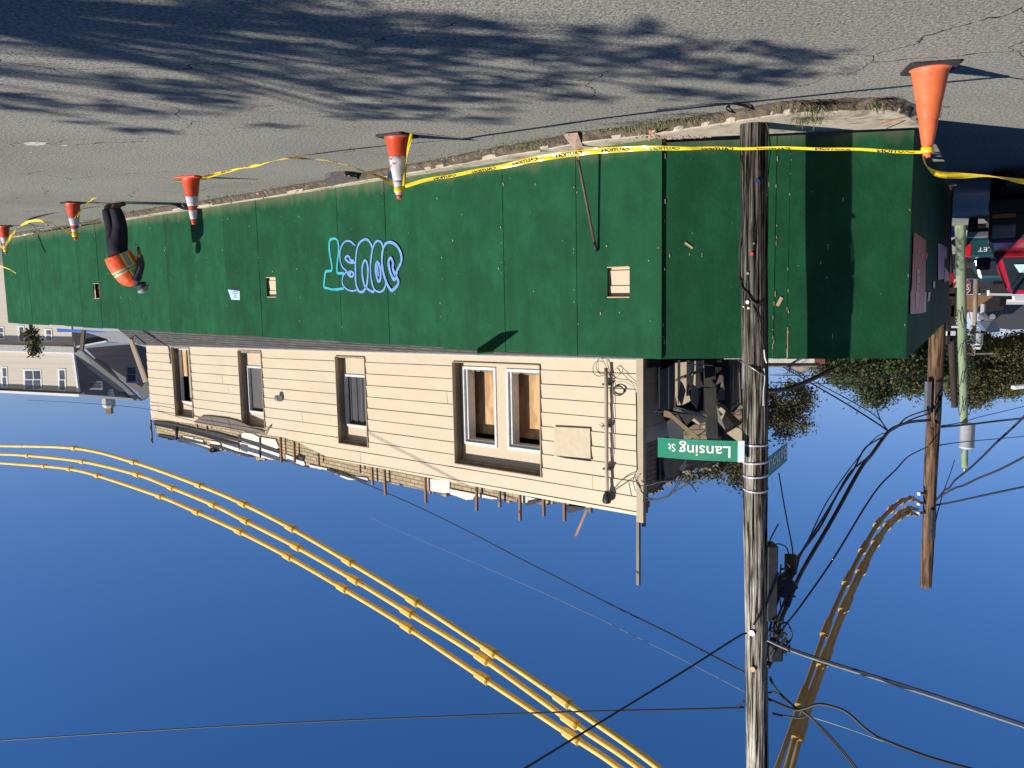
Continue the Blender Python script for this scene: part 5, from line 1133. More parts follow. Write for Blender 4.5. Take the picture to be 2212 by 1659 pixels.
def guard(P, couplers, label, r=.041, group='yellow line guards on the overhead conductors', gm='guard'):
    root = empty('line_guard', P[0]); tag(root, label, 'line guard', group)
    S = spline(P, 8); m = MB(); m.tube(S, r, 12); obj('tube', m, M[gm], root, smooth=True)
    for i in couplers:
        c = Vector(P[i]); k = min(i * 8, len(S) - 1); t = (S[min(k + 1, len(S) - 1)] - S[max(k - 1, 0)]).normalized()
        m = MB(); cc = c; pr_ = [(-.16, r * 1.02), (-.13, r * 1.5), (.09, r * 1.62), (.13, r * 1.62), (.15, r * 1.05)]
        m.tube([cc + t * a for a, _ in pr_], [b for _, b in pr_], 8)
        o = obj('coupler', m, M[gm], root)
        m = MB(); m.tube([cc + t * .10, cc + t * .135], r * 1.7, 8); obj('coupler_rim', m, mat('guard_rim', (.60, .33, .03), (.5, .26, .02), 3, .5) if 'rim' not in M else M['rim'], o)
        if 'rim' not in M: M['rim'] = bpy.data.materials['guard_rim']
    return root
lab = ['lowest yellow tube guard of the street-side trio, curving out over the cream building', 'middle yellow tube guard of the trio over the cream building', 'highest yellow tube guard of the trio over the cream building']
for L_, lb in zip(Lft, lab):
    pf = dplane(pp0, d1p); P = [pf(u, v) for u, v in L_]
    far = P[0] + (P[0] - P[1]).normalized() * 2.5; end = Vector((pb.x, pb.y - .1, P[-1].z + .35)) ; end = end + d1p * .25
    P = [far] + P + [end]; guard(P, list(range(2, len(P) - 2)) , lb)
dd = Vector((p2b.x - pb.x, p2b.y - pb.y, 0)).normalized(); pf = dplane(pp0, dd); offn = Vector((-dd.y, dd.x, 0))
Rt = [[(1440, 178), (1395, 160), (1345, 175), (1290, 215), (1215, 295), (1135, 430), (1045, 605), (925, 880), (790, 1265), (650, 1659)],
      [(1430, 218), (1385, 215), (1335, 240), (1270, 300), (1205, 390), (1120, 545), (1025, 750), (905, 1050), (765, 1440), (700, 1659)],
      [(1428, 252), (1385, 240), (1333, 262), (1275, 308), (1215, 392), (1135, 545), (1045, 740), (930, 1040), (790, 1455), (735, 1659)]]
lab = ['leftmost yellow tube guard of the trio arching to the brown pole', 'middle yellow tube guard of the trio arching to the brown pole', 'rightmost yellow tube guard of the trio arching to the brown pole']
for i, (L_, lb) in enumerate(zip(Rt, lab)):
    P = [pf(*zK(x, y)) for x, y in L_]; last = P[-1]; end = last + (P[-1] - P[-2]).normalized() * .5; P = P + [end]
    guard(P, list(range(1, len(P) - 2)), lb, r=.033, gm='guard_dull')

# ================================================================== OVERHEAD WIRES
def wire(pts, r, label, zm=None, m='cable', seg=6, cat='wire', name='overhead_wire'):
    Q = spline([at(*(zm(x, y) if zm else (x, y)), D) for x, y, D in pts], seg); mb = MB(); mb.tube(Q, r, 6); return tag(obj(name, mb, M[m], base=Q[0], smooth=True), label, cat, 'overhead wires')
y0 = pb.y
wire([(1607, 1515, y0), (1592, 1526, y0 + .1), (1560, 1530, y0 + .2), (1100, 1542, y0 + 1), (500, 1568, y0 + 2.2), (-40, 1602, y0 + 3.4)], .011, 'nearly level thin wire crossing the blue sky at the frame edge')
wire([(1607, 1452, y0), (1450, 1370, y0 + 1.5), (1300, 1296, y0 + 3.3), (1150, 1220, y0 + 6), (830, 1062, y0 + 10), (500, 930, y0 + 22)], .011, 'dark wire sloping from the grey pole down behind the brick parapet')
wire([(1610, 1495, y0), (1400, 1388, y0 + 2), (1150, 1270, y0 + 5), (870, 1150, y0 + 12), (800, 1118, y0 + 14)], .0035, 'faint pale hairline wire sloping across the sky', m='greycable')
wire([(1612, 1368, y0 - .15), (1590, 1378, y0 - .3), (1480, 1448, y0 - .7), (1300, 1558, y0 - 1.3), (1130, 1662, y0 - 1.9), (1050, 1712, y0 - 2.2)], .011, 'dark wire running from the bracket on the grey pole towards the viewer')
_w = [P1(u, v, OFF - .12) for u, v in [(320, 884), (420, 910), (560, 935)]]
wire([(58, 864, 28), (200, 872, 24)] + [(u, v, p.y) for (u, v), p in zip([(320, 884), (420, 910), (560, 935)], _w)], .007, 'thin wire passing in front of the far end of the cream wall')
wire([(1658, 1383, y0 - .1), (1700, 1402, y0 - .15), (1780, 1430, y0 - .3), (2000, 1500, y0 - .7), (2230, 1576, y0 - 1.1)], .014, 'pale grey wire with silver splices leaving the grey pole to the side', m='greycable')
wire([(1660, 1384, y0 - .06), (1780, 1425, y0 - .25), (2000, 1494, y0 - .65), (2230, 1569, y0 - 1.05)], .009, 'black wire twinned with the pale grey spliced wire')
wire([(600, 1240, y0), (650, 1240, y0 - .1), (700, 1285, y0 - .2), (760, 1330, y0 - .3)], .010, 'short stub cable leaving the grey pole beside the yellow tubes', zK)
wire([(600, 1275, y0), (740, 1333, y0 - .3), (800, 1330, y0 - .4), (880, 1305, y0 - .5), (960, 1318, y0 - .6), (1040, 1350, y0 - .7), (1130, 1430, y0 - .8), (1200, 1482, y0 - .9), (1260, 1510, y0 - 1), (1500, 1600, y0 - 1.2), (1760, 1672, y0 - 1.4)], .016, 'thick black cable that dips and curves away from the grey pole', zK)
wire([(850, 1378, y0 - .5), (1000, 1425, y0 - .7), (1200, 1495, y0 - .9), (1240, 1512, y0 - .95)], .006, 'pale steel span wire above the thick curving cable', zK, 'greycable')
wire([(625, 1355, y0 + .1), (700, 1372, y0), (780, 1380, y0 - .1), (820, 1370, y0 - .2)], .012, 'short cut cable end pointing back at the grey pole', zK)
for k, dx in enumerate((0, 14)):
    wire([(610, 1150 + dx, y0), (650, 1225, y0 - .1), (740, 1310, y0 - .2), (830, 1375 - dx / 3, y0 - .3), (950, 1500 - dx, y0 - .5), (1080, 1655 - dx, y0 - .7), (1140, 1730 - dx, y0 - .8)], .010, ('left' if k == 0 else 'right') + ' strand of the twin cables running off the top past the yellow tubes', zK)
PJ = 1
for i, (a, r, lb) in enumerate([
    ([(600, 1100), (628, 980), (665, 850), (720, 720), (770, 600), (830, 490), (960, 270), (1110, 0)], .026, 'thickest black telephone cable climbing from the brown pole to the grey pole'),
    ([(596, 1060), (640, 860), (700, 700), (745, 520), (800, 440), (900, 300), (1045, 30)], .014, 'second telephone cable lying just left of the thickest one'),
    ([(605, 900), (625, 830), (665, 700), (740, 540), (790, 450), (910, 260), (1020, 80), (1075, 0)], .013, 'third telephone cable, leftmost of the bundle between the poles'),
    ([(640, 760), (690, 640), (800, 440), (920, 190), (1045, 5)], .008, 'thin lashing wire beside the telephone cables')]):
    n_ = len(a); pts = [(*zK(*p), y0 - .1 + (2.9) * (k / (n_ - 1)) ** 1.4) for k, p in enumerate(a)]
    jj = [[(1010, 1380), (1140, 1205), (1240, 1150), (1340, 1125), (1470, 1115)], [(985, 1400), (1130, 1215), (1200, 1175), (1330, 1105), (1470, 1060)], [(960, 1330), (1110, 1240), (1135, 1210), (1200, 1175), (1290, 1090), (1460, 1030)], [(870, 1450), (1000, 1290), (1080, 1225), (1150, 1208), (1280, 1140), (1470, 1120)]][i]
    for k, p in enumerate(jj): pts.append((*zJ(*p), y0 + 2.9 + (D2 - y0 - 3.1) * ((k + 1) / len(jj))))
    wire(pts, r, lb)
pts = [(*zK(*p), y0 - .1 + 3.4 * k / 6) for k, p in enumerate([(640, 960), (700, 860), (775, 765), (960, 500), (1130, 220), (1220, 90), (1310, 0)])] + [(*zJ(*p), D) for p, D in [((1300, 1400), 13.7), ((1450, 1325), D2 - .1)]]
wire(pts, .012, 'separate black wire sweeping from the brown pole to the grey pole')
wire([(1530, 1315, D2 + .1), (1720, 1288, 21), (2000, 1262, 26), (2260, 1238, 30)], .013, 'level wire running from the brown pole past the white drum transformer', zJ)
wire([(1560, 1165, D2), (1800, 1143, 18), (2000, 1118, 20), (2260, 1090, 22)], .014, 'upper of two wires leaving the brown pole above the trees', zJ)
wire([(1560, 1172, D2), (1800, 1150, 18), (2000, 1126, 20), (2260, 1100, 22)], .010, 'lower of two wires leaving the brown pole above the trees', zJ)
wire([(1560, 1160, D2), (1700, 1135, 22), (1900, 1080, 25), (2260, 995, 30)], .012, 'sloping wire from the brown pole across the autumn treetops', zJ)
wire([(930, 420, D2), (980, 360, D2 - .2), (1060, 265, D2 - .5), (1120, 235, D2 - .8), (1190, 140, D2 - 1.2), (1290, 60, D2 - 1.6), (1400, -30, D2 - 2), (1560, -180, D2 - 2.6), (1740, -360, D2 - 3.2), (1960, -560, D2 - 3.8), (2160, -760, D2 - 4.4)], .018, 'twisted black service drop, lower of the two from the brown pole head', zN)
wire([(925, 400, D2), (1020, 335, D2 - .2), (1200, 235, D2 - .5), (1300, 205, D2 - .8), (1500, 110, D2 - 1.2), (1770, 0, D2 - 1.6), (2120, -180, D2 - 2.2)], .018, 'twisted black service drop, upper of the two from the brown pole head', zN)
wire([(920, 465, D2), (1000, 450, D2 - .1), (1150, 425, D2 - .4), (1400, 370, D2 - .8), (1700, 305, D2 - 1.3), (2140, 212, D2 - 2)], .018, 'straight wire with silver splice leaving the brown pole head', zN)
wire([(880, 1000, D2 + .15), (940, 680, D2 + .6), (1000, 440, D2 + 1.5), (1060, 250, D2 + 3), (1150, 0, D2 + 6), (1190, -130, D2 + 8)], .012, 'thin guy wire dropping steeply behind the brown pole', zN)
wire([(1132, 1195, 12.3), (1075, 1110, 11.9), (1045, 1020, 11.6), (1030, 920, 11.4), (1022, 830, 11.2)], .010, 'short drop curving down from the telephone cables towards the trees', zJ)
wire([(1130, 1200, 12.3), (1080, 1160, 12.4), (830, 1000, 13), (520, 818, 14), (360, 725, 14.8), (215, 645, 15.6)], .012, 'service drop falling from the telephone cables to the white parapet', zJ)
wire([(1090, 1130, 12.3), (1000, 1055, 12.6), (800, 940, 13), (600, 835, 14), (390, 720, 14.8), (230, 660, 15.5)], .008, 'thinner second service drop falling to the white parapet', zJ)
wire([(200, 757, 34), (700, 768, 34), (1100, 772, 34), (1500, 760, 34)], .016, 'lower distant level wire seen between poles', zJ)
wire([(200, 815, 34), (500, 822, 34), (780, 830, 34), (1100, 840, 34), (1480, 880, 34)], .016, 'upper distant level wire seen between poles', zJ)
wire([(625, -30, 0), (625, -30, 0)] if False else [(660, 20, y0 + 2.0), (690, 200, y0 + 1.2), (715, 330, y0 + .7), (733, 425, y0 + .3), (738, 470, y0 + .25)], .009, 'thin drop wire hanging from the splice case by the sign', zK)
wire([(600, 440, y0), (625, 420, y0 + .05), (660, 412, y0 + .1), (700, 430, y0 + .15), (715, 470, y0 + .2)], .007, 'small loop of wire from the grey pole into the splice case', zK)
wire([(600, 425, y0), (620, 370, y0), (658, 300, y0)], .008, 'stiff cut wire end poking out from the grey pole', zK)
# splice case and closures hanging on the cables
sp0 = empty('splice_case', at(*zK(690, 600), y0 + .2)); tag(sp0, 'cluster of black splice cases hung on cables beside the grey pole', 'splice case')
m = MB(); m.tube([at(*zK(725, 470), y0 + .25), at(*zK(725, 560), y0 + .22), at(*zK(715, 610), y0 + .2)], [.065, .07, .035], 12); m.tube([at(*zK(760, 480), y0 + .3), at(*zK(738, 580), y0 + .25)], .04, 8); obj('splice_dome', m, M['cable'], sp0, smooth=True)
m = MB(); c = at(*zK(690, 640), y0 + .1); m.box(c, Vector((.085, 0, .065)), Vector((0, .07, 0)), Vector((-.06, 0, .08))); bevel(obj('splice_box', m, M['cable'], sp0), .02)
m = MB(); m.tube([at(*zK(745, 625), y0 + .2), at(*zK(700, 760), y0 + .1)], .042, 8); obj('splice_sleeve', m, M['darkmetal'], sp0, smooth=True)
m = MB()
for k in range(16):
    p = at(*zK(640 + random.uniform(-15, 90), 560 + random.uniform(-30, 160)), y0 + random.uniform(-.1, .2)); m.tube([p, p + Vector((random.uniform(-.06, .06), 0, random.uniform(-.05, .05)))], .012, 5)
obj('cable_ties', m, M['cable'], sp0)
random.seed(12)
for k in range(11):
    x0_, y0_ = 640 + random.uniform(-25, 60), 560 + random.uniform(-60, 160); x1_, y1_ = 612 + random.uniform(-8, 60), 880 + random.uniform(0, 180)
    m = MB(); m.tube(spline([at(*zK(x0_, y0_), y0 + .1), at(*zK((x0_ + x1_) / 2 + random.uniform(-25, 30), (y0_ + y1_) / 2), y0), at(*zK(x1_, y1_), y0 - .05), at(*zK(x1_ - 12, y1_ + 60 * random.random()), y0)], 6), random.choice((.004, .006, .009)), 5); obj('jumper_wire', m, M['cable'], sp0, smooth=True)
random.seed(9); clr = empty('cable_clamps', at(*zK(650, 900), y0)); tag(clr, 'tangle of clamps and hooks where the cables meet the grey pole', 'clamps')
for k in range(34):
    m = MB()
    t = random.random(); x, y = 615 + 90 * random.random() + 10 * t, 830 + 200 * t; p = at(*zK(x, y), y0 + random.uniform(-.2, .1)); m.tube([p, p + Vector((random.uniform(-.07, .07), 0, random.uniform(-.09, .09)))], random.choice((.008, .014, .02)), 5); obj('clamp', m, M['darkmetal'], clr)
wire([(690, 985, y0 - .1), (715, 960, y0 - .1), (733, 925, y0 - .1), (722, 880, y0 - .1), (700, 850, y0 - .1), (660, 870, y0 - .1), (640, 930, y0 - .1)], .009, 'loop of slack cable beside the tangle of clamps', zK)
wire([(615, 1080, y0), (640, 1045, y0 - .05), (665, 1030, y0 - .1), (700, 1000, y0 - .1), (722, 975, y0 - .1)], .012, 'second slack cable bending under the clamps', zK)
boxo = MB(); boxo.box(at(*zK(637, 1010), y0 - .05), Vector((.075, 0, 0)), Vector((0, .07, 0)), Vector((0, 0, .10))); tag(bevel(obj('junction_box', boxo, M['darkmetal'], base=at(*zK(637, 1010), y0 - .05)), .02), 'small dark junction box hanging beside the grey pole', 'junction box')

# ================================================================== TREES
def leaf_arrays(n, centers, spread, size, rng, flat=.5):
    idx = rng.integers(0, len(centers), n); c = centers[idx]; p = c + rng.normal(0, 1, (n, 3)) * spread * np.array([1, 1, .75])
    a = rng.normal(0, 1, (n, 3)); a /= np.linalg.norm(a, axis=1)[:, None]; b = rng.normal(0, 1, (n, 3)); b -= (b * a).sum(1)[:, None] * a; b /= np.linalg.norm(b, axis=1)[:, None]
    s = size * rng.uniform(.5, 1.2, (n, 1)); V = np.stack([p - a * s, p + b * s * .55, p + a * s, p - b * s * .55], 1).reshape(-1, 3); return V
def foliage(name, V, mats, parent, rng, weights):
    n = len(V) // 4; me = bpy.data.meshes.new(name); me.vertices.add(len(V)); me.vertices.foreach_set('co', (V - np.array(root_loc(parent))).astype(np.float32).ravel())
    me.loops.add(n * 4); me.loops.foreach_set('vertex_index', np.arange(n * 4, dtype=np.int32)); me.polygons.add(n); me.polygons.foreach_set('loop_start', np.arange(0, n * 4, 4, dtype=np.int32)); me.polygons.foreach_set('loop_total', np.full(n, 4, dtype=np.int32))
    for m in mats: me.materials.append(m)
    me.polygons.foreach_set('material_index', rng.choice(len(mats), n, p=weights).astype(np.int32)); me.update(); o = bpy.data.objects.new(name, me); C.objects.link(o); o.parent = parent; return o
def leafmat(name, c):
    m = bpy.data.materials.new(name); m.use_nodes = True; N = m.node_tree.nodes; L = m.node_tree.links; b = N['Principled BSDF']; b.inputs['Roughness'].default_value = .6; b.inputs['Base Color'].default_value = (*c, 1)
    g = N.new('ShaderNodeNewGeometry'); nz = N.new('ShaderNodeTexNoise'); nz.inputs['Scale'].default_value = .9; nz.inputs['Detail'].default_value = 4; L.new(g.outputs['Position'], nz.inputs['Vector'])
    mr = N.new('ShaderNodeMapRange'); mr.inputs[1].default_value = .3; mr.inputs[2].default_value = .7; mr.inputs[3].default_value = .6; mr.inputs[4].default_value = 1.5; L.new(nz.outputs['Fac'], mr.inputs[0])
    hs = N.new('ShaderNodeHueSaturation'); hs.inputs['Color'].default_value = (*c, 1); L.new(mr.outputs[0], hs.inputs['Value']); L.new(hs.outputs[0], b.inputs['Base Color'])
    tr_ = N.new('ShaderNodeBsdfTranslucent'); L.new(hs.outputs[0], tr_.inputs[0]); ms = N.new('ShaderNodeMixShader'); ms.inputs[0].default_value = .25; L.new(b.outputs[0], ms.inputs[1]); L.new(tr_.outputs[0], ms.inputs[2]); L.new(ms.outputs[0], N['Material Output'].inputs[0]); return m
LM = {'dk': leafmat('leaf_dark', (.045, .075, .022)), 'md': leafmat('leaf_olive', (.095, .088, .032)), 'yl': leafmat('leaf_yellow', (.15, .12, .035)), 'or': leafmat('leaf_orange', (.15, .08, .028)), 'bk': mat('bark', (.13, .10, .075), (.06, .045, .035), 1, .9, .01, 12, stretch=(5, 5, 1))}
def tree(name, base, blobs, nl, size, spread, mats, wts, label, seed, ncl=60, trunk_r=.25, group=None):
    """blobs: list of (centre, rx, ry, rz) ellipsoids of the crown"""
    rng = np.random.default_rng(seed); root = empty(name, base); tag(root, label, 'tree', group)
    cs = []
    tot = sum(b[1] * b[3] for b in blobs)
    for (c, rx, ry, rz) in blobs:
        k = max(6, int(ncl * rx * rz / tot)); d = rng.normal(0, 1, (k, 3)); d /= np.linalg.norm(d, axis=1)[:, None]; rr = rng.uniform(.45, 1, (k, 1)) ** .6; cs.append(np.array(c) + d * rr * np.array([rx, ry, rz]))
    cs = np.concatenate(cs); V = leaf_arrays(nl, cs, spread, size, rng); foliage('crown', V, [LM[m] for m in mats], root, rng, wts)
    m = MB(); zc = float(np.mean([b[0][2] for b in blobs])); cen = Vector(np.mean([np.array(b[0]) for b in blobs], 0)); zlow = min(b[0][2] - b[3] for b in blobs)
    b0 = Vector((base[0], base[1], 0)); fork = Vector((b0.x + (cen.x - b0.x) * .3, b0.y + (cen.y - b0.y) * .3, max(1.5, zlow + .3)))
    m.tube([b0, b0.lerp(fork, .5) + Vector((.05, 0, 0)), fork], [trunk_r * 1.25, trunk_r, trunk_r * .8], 10)
    for k in range(min(26, len(cs))):
        e = Vector(cs[int(rng.integers(0, len(cs)))]); md = fork.lerp(e, .5) + Vector((0, 0, .12 * (e - fork).length)) ; m.tube([fork, md, e], [trunk_r * .45, trunk_r * .22, trunk_r * .05], 6)
    obj('trunk', m, LM['bk'], root, smooth=True); return root
def eb(u, v, D, ru, rv, ry):   # crown blob from its place and size in the photo
    c = at(u, v, D); k = D / F_; return (tuple(c), ru * k, ry, rv * k)
D = 42.; b = at(1860, 600, D)
tree('broadleaf_tree', (b.x, b.y, 0), [eb(1880, 760, D, 70, 70, 3), eb(1800, 770, D, 45, 60, 2.5), eb(1930, 790, D, 55, 60, 3), eb(1870, 820, D, 50, 40, 2), eb(1980, 740, D, 50, 70, 3)], 150000, .085, .42, ['dk', 'md', 'or'], [.66, .29, .05], 'dense dark green tree rising just behind the corner of the fence', 1, 90)
D = 74.; b = at(2130, 600, D)
tree('autumn_tree', (b.x, b.y, 0), [eb(2130, 775, D, 85, 52, 4), eb(2060, 770, D, 40, 55, 3), eb(2180, 795, D, 60, 55, 4), eb(2110, 835, D, 60, 35, 3), eb(2230, 785, D, 50, 65, 4), eb(2040, 800, D - 3, 30, 50, 2)], 150000, .125, .50, ['md', 'yl', 'dk', 'or'], [.46, .22, .27, .05], 'broad olive and gold autumn tree behind the green pole', 2, 110, .35)
D = 27.; b = at(1570, 600, D)
tree('autumn_tree', (b.x, b.y, 0), [eb(1700, 860, D, 45, 42, 1.3), eb(1690, 905, D, 42, 42, 1.3), eb(1580, 950, D, 60, 70, 1.5), eb(1500, 1010, D, 40, 20, 1), eb(1560, 1005, D, 45, 22, 1), eb(1600, 1020, D, 30, 20, 1)], 20000, .055, .20, ['md', 'yl', 'dk', 'or'], [.44, .30, .16, .10], 'open autumn tree with yellowing leaves behind the grey pole', 3, 90, .2)
# bare twigs
m = MB(); random.seed(6)
p0 = at(*zJ(430, 700), 30)
for k in range(16):
    e = at(*zJ(300 + random.uniform(-60, 280), 700 + random.uniform(0, 75)), 30); m.tube([p0 - Vector((0, 0, 1)), p0.lerp(e, .5) + Vector((0, 0, .1)), e], [.03, .015, .006], 4)
m.tube([Vector((p0.x, p0.y, 0)), p0 - Vector((0, 0, 1))], [.12, .03], 6)
tag(obj('bare_tree', m, LM['bk'], base=(p0.x, p0.y, 0)), 'small leafless tree showing twigs above the white parapet', 'tree')
# spindly shrub in front of the neighbouring house
D = 30.; b = at(65, 700, D)
tree('shrub', (b.x, b.y, 0), [eb(*zL(425, 230), D, 11, 12, .2), eb(*zL(440, 350), D, 7, 16, .2), eb(*zL(480, 480), D, 4, 14, .15)], 900, .06, .10, ['md', 'dk', 'yl'], [.5, .3, .2], 'spindly leafy branch standing in front of the beige house', 4, 24, .05)
# trees beside the viewer that throw the dappled shade on the road
streaks = [[(0, 12), (150, 15)], [(0, 28), (140, 30)], [(0, 48), (130, 50)], [(120, 38), (310, 50)], [(270, 18), (600, 35)], [(300, 65), (460, 75)], [(30, 62), (175, 82), (330, 100), (600, 104)],
 [(0, 93), (190, 110), (380, 136), (600, 165)], [(0, 147), (245, 170), (380, 177), (545, 196)], [(230, 170), (300, 176)], [(235, 185), (300, 192)], [(330, 196), (500, 206)], [(340, 210), (500, 222)], [(410, 230), (545, 234)], [(440, 245), (545, 252)],
 [(0, 204), (100, 212)], [(0, 216), (90, 224)], [(0, 232), (135, 240)], [(110, 226), (270, 228)], [(230, 240), (370, 245)], [(135, 262), (270, 270)], [(230, 278), (370, 283)], [(490, 262), (603, 272)],
 [(560, 60), (1000, 75), (1400, 70)], [(600, 100), (900, 120), (1300, 110), (1500, 125)], [(500, 140), (800, 150), (1100, 165), (1400, 160), (1700, 175)], [(600, 170), (850, 185), (1100, 190)], [(650, 195), (900, 210), (1150, 215), (1500, 200)],
 [(700, 225), (900, 235), (1150, 235)], [(730, 250), (1000, 258), (1100, 262)], [(1150, 135), (1500, 140), (1750, 160)], [(1500, 105), (1800, 120)], [(1400, 190), (1620, 215)], [(500, 12), (800, 10)], [(900, 45), (1100, 55)], [(300, 0), (500, 4)],
 [(620, 50), (900, 48)], [(700, 85), (1050, 92)], [(800, 135), (1000, 138)], [(400, 120), (560, 128)], [(960, 175), (1200, 182)], [(1000, 100), (1250, 95)]]
def shade_tree(sel, z0, seed, label):
    """street tree beside the viewer; its leafy branches lie along these lines of sun"""
    rng = np.random.default_rng(seed); cs = []
    for L_ in sel:
        G = [gnd(u, v) for u, v in L_]
        for a, b in zip(G, G[1:]):
            n = max(2, int((b - a).length / .15)); zz = z0 + rng.uniform(-1.2, 1.8)
            for k in range(n):
                if rng.uniform() < .22: continue
                p = a.lerp(b, (k + rng.uniform(0, 1)) / n); z = zz + rng.normal(0, .25); t = z / math.tan(R(SUN_EL)); cs.append((p.x + sun_h.x * t, p.y + sun_h.y * t + rng.normal(0, .05), z))
    cs = np.array(cs); c0 = cs.mean(0); root = empty('street_tree', (c0[0], c0[1] - .6, 0)); tag(root, label, 'tree', 'street trees beside the viewer')
    V = leaf_arrays(len(cs) * 24, cs, .095, .075, rng); foliage('crown', V, [LM['md'], LM['yl'], LM['dk']], root, rng, [.5, .3, .2])
    m = MB(); b0 = Vector((c0[0], c0[1] - .6, 0)); fk = Vector((c0[0], c0[1] - .3, z0 - 3)); m.tube([b0, fk], [.26, .16], 10)
    for k in rng.integers(0, len(cs), 40):
        e = Vector(cs[k]); m.tube([fk, fk.lerp(e, .5) + Vector((0, 0, .3)), e], [.06, .03, .01], 5)
    obj('trunk', m, LM['bk'], root, smooth=True)
shade_tree([x for x in streaks if x[0][0] < 450], 8.5, 21, 'leafy street tree beside the viewer shading the near road')
shade_tree([x for x in streaks if x[0][0] >= 450], 7.5, 22, 'second street tree beside the viewer throwing dappled shade towards the pole')

# ================================================================== UNSEEN BLOCKS (added behind and beside the viewer to hide part of the sky)
mbk_ = mat('sky_block_dark', (.13, .07, .05), (.09, .05, .035), 3, .9, spec=.1)
def sky_block(name, x0, y0, x1, y1, hgt, label):
    r_ = empty(name, ((x0 + x1) / 2, (y0 + y1) / 2, 0)); tag(r_, label, 'building'); m = MB(); m.aabox((x0, y0, 0), (x1, y1, hgt)); obj('wall', m, mbk_, r_)
    m = MB(); m.aabox((x0 - .3, y0 - .3, hgt), (x1 + .3, y1 + .3, hgt + .35)); obj('cornice', m, M['greywood'], r_)
    ax = x1 - x0 > y1 - y0; n = int(max(x1 - x0, y1 - y0) / 3.2)
    for k in range(n):
        for z in (1.2, 4.2, 7.2):
            if z + 1.5 > hgt: continue
            m = MB()
            if ax: c = x0 + 1.6 + 3.2 * k; m.aabox((c - .5, y1 - .02, z), (c + .5, y1 + .04, z + 1.5))
            else: c = y0 + 1.6 + 3.2 * k; m.aabox((x1 - .02, c - .5, z), (x1 + .04, c + .5, z + 1.5))
            obj('window', m, glass, r_)
sky_block('sky_block_row', -26, -24, 34, -13, 9.5, 'long dark unseen block added behind the viewer to cut sky light')
sky_block('sky_block_side', -30, -8, -19, 12, 9.0, 'dark unseen block added beside the viewer to cut sky light')

# ================================================================== NEIGHBOURING HOUSE (beige, beyond the building)
DH = 50.
house = empty('beige_house', (at(150, 700, DH).x, DH, 0)); tag(house, 'beige sided two storey house with white trimmed windows at the far end', 'house')
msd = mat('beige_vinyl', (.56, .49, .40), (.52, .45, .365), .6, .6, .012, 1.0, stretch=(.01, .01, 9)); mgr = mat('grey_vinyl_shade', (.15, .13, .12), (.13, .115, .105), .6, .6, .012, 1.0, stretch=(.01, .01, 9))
hroof = mat('grey_roof', (.24, .235, .23), (.17, .165, .16), 8, .8); 
def hp(x, y, D=DH): return at(*zL(x, y), D + (max(0, 1070 - x)) * .0020 if x < 1070 else D)
def hpoly(name, pts, m, D=DH, t=.25, depth=None, par=house, label=None):
    mb = MB(); Q = [hp(x, y, (depth[i] if depth else D)) for i, (x, y) in enumerate(pts)]; mb.slab(Q, Vector((0, 1, 0)), t); return obj(name, mb, m, par, label=label)
hpoly('upper_wall', [(-200, 440), (990, 480), (1030, 730), (1070, 1030), (-200, 985)], msd, DH)
hpoly('lower_wall', [(-200, -1600), (960, -1600), (970, 100), (970, 100)][:2] + [(970, 100), (985, 385), (-200, 370)], msd, DH, .2)
hpoly('soffit_shadow_band', [(-200, 300), (985, 320), (990, 385), (-200, 370)], M['cable'], DH - .05, .05) if False else None
hpoly('eave_skirt', [(-200, 365), (1000, 400), (1010, 480), (-200, 450)], mat('porch_roof', (.40, .40, .39), (.33, .33, .32), 4, .7), DH - .7, .8)
hpoly('white_trim', [(-200, 445), (995, 476), (997, 492), (-200, 462)], M['whiteframe'], DH - .1, .1); hpoly('white_trim', [(980, 480), (1000, 480), (1075, 1035), (1052, 1035)], M['whiteframe'], DH - .1, .12)
hpoly('eave_board', [(-200, 985), (1070, 1045), (1072, 1080), (-200, 1015)], M['whiteframe'], DH - .5, .7); hpoly('fascia', [(-200, 960), (1065, 1025), (1070, 1045), (-200, 985)], mat('dark_soffit', (.10, .09, .075), (.08, .07, .06), 4, .8), DH - .3, .4)
# shaded gable side and roof slopes
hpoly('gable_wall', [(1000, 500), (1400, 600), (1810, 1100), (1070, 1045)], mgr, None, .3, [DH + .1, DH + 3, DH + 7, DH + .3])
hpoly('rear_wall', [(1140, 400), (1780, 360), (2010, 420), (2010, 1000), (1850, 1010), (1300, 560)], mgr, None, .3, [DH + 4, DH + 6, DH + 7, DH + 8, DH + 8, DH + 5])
hpoly('roof_verge', [(975, 420), (1110, 450), (1290, 600), (1700, 930), (1900, 1120), (1920, 1135), (1830, 1135), (1660, 960), (1250, 650), (1000, 490)], hroof, DH - .5, .3)
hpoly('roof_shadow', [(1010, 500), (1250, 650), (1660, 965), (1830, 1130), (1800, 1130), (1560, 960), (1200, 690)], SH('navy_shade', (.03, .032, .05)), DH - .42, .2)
hpoly('ridge_board', [(1075, 1045), (1800, 1100), (1830, 1130), (1075, 1080)], SH('pale_grey_board', (.36, .37, .38)), DH - .6, .3)
hpoly('roof_return', [(1870, 1000), (2000, 870), (2050, 1050), (1940, 1130)], hroof, DH + 6.2, .3)
hpoly('garage_roof', [(1160, 200), (1690, 195), (1800, 260), (1780, 360), (1500, 330), (1450, 290)], mat('pale_roof', (.44, .44, .44), (.38, .38, .38), 3, .7), DH - 2, .4)
hpoly('garage_wall', [(985, 205), (1160, 215), (1430, 290), (1440, 330), (1020, 400)], SH('dark_brown_wall', (.03, .025, .022)), DH - 1, .3)
hpoly('gutter_board', [(1035, 390), (1440, 315), (1450, 335), (1040, 412)], M['whiteframe'], DH - 1.3, .3)
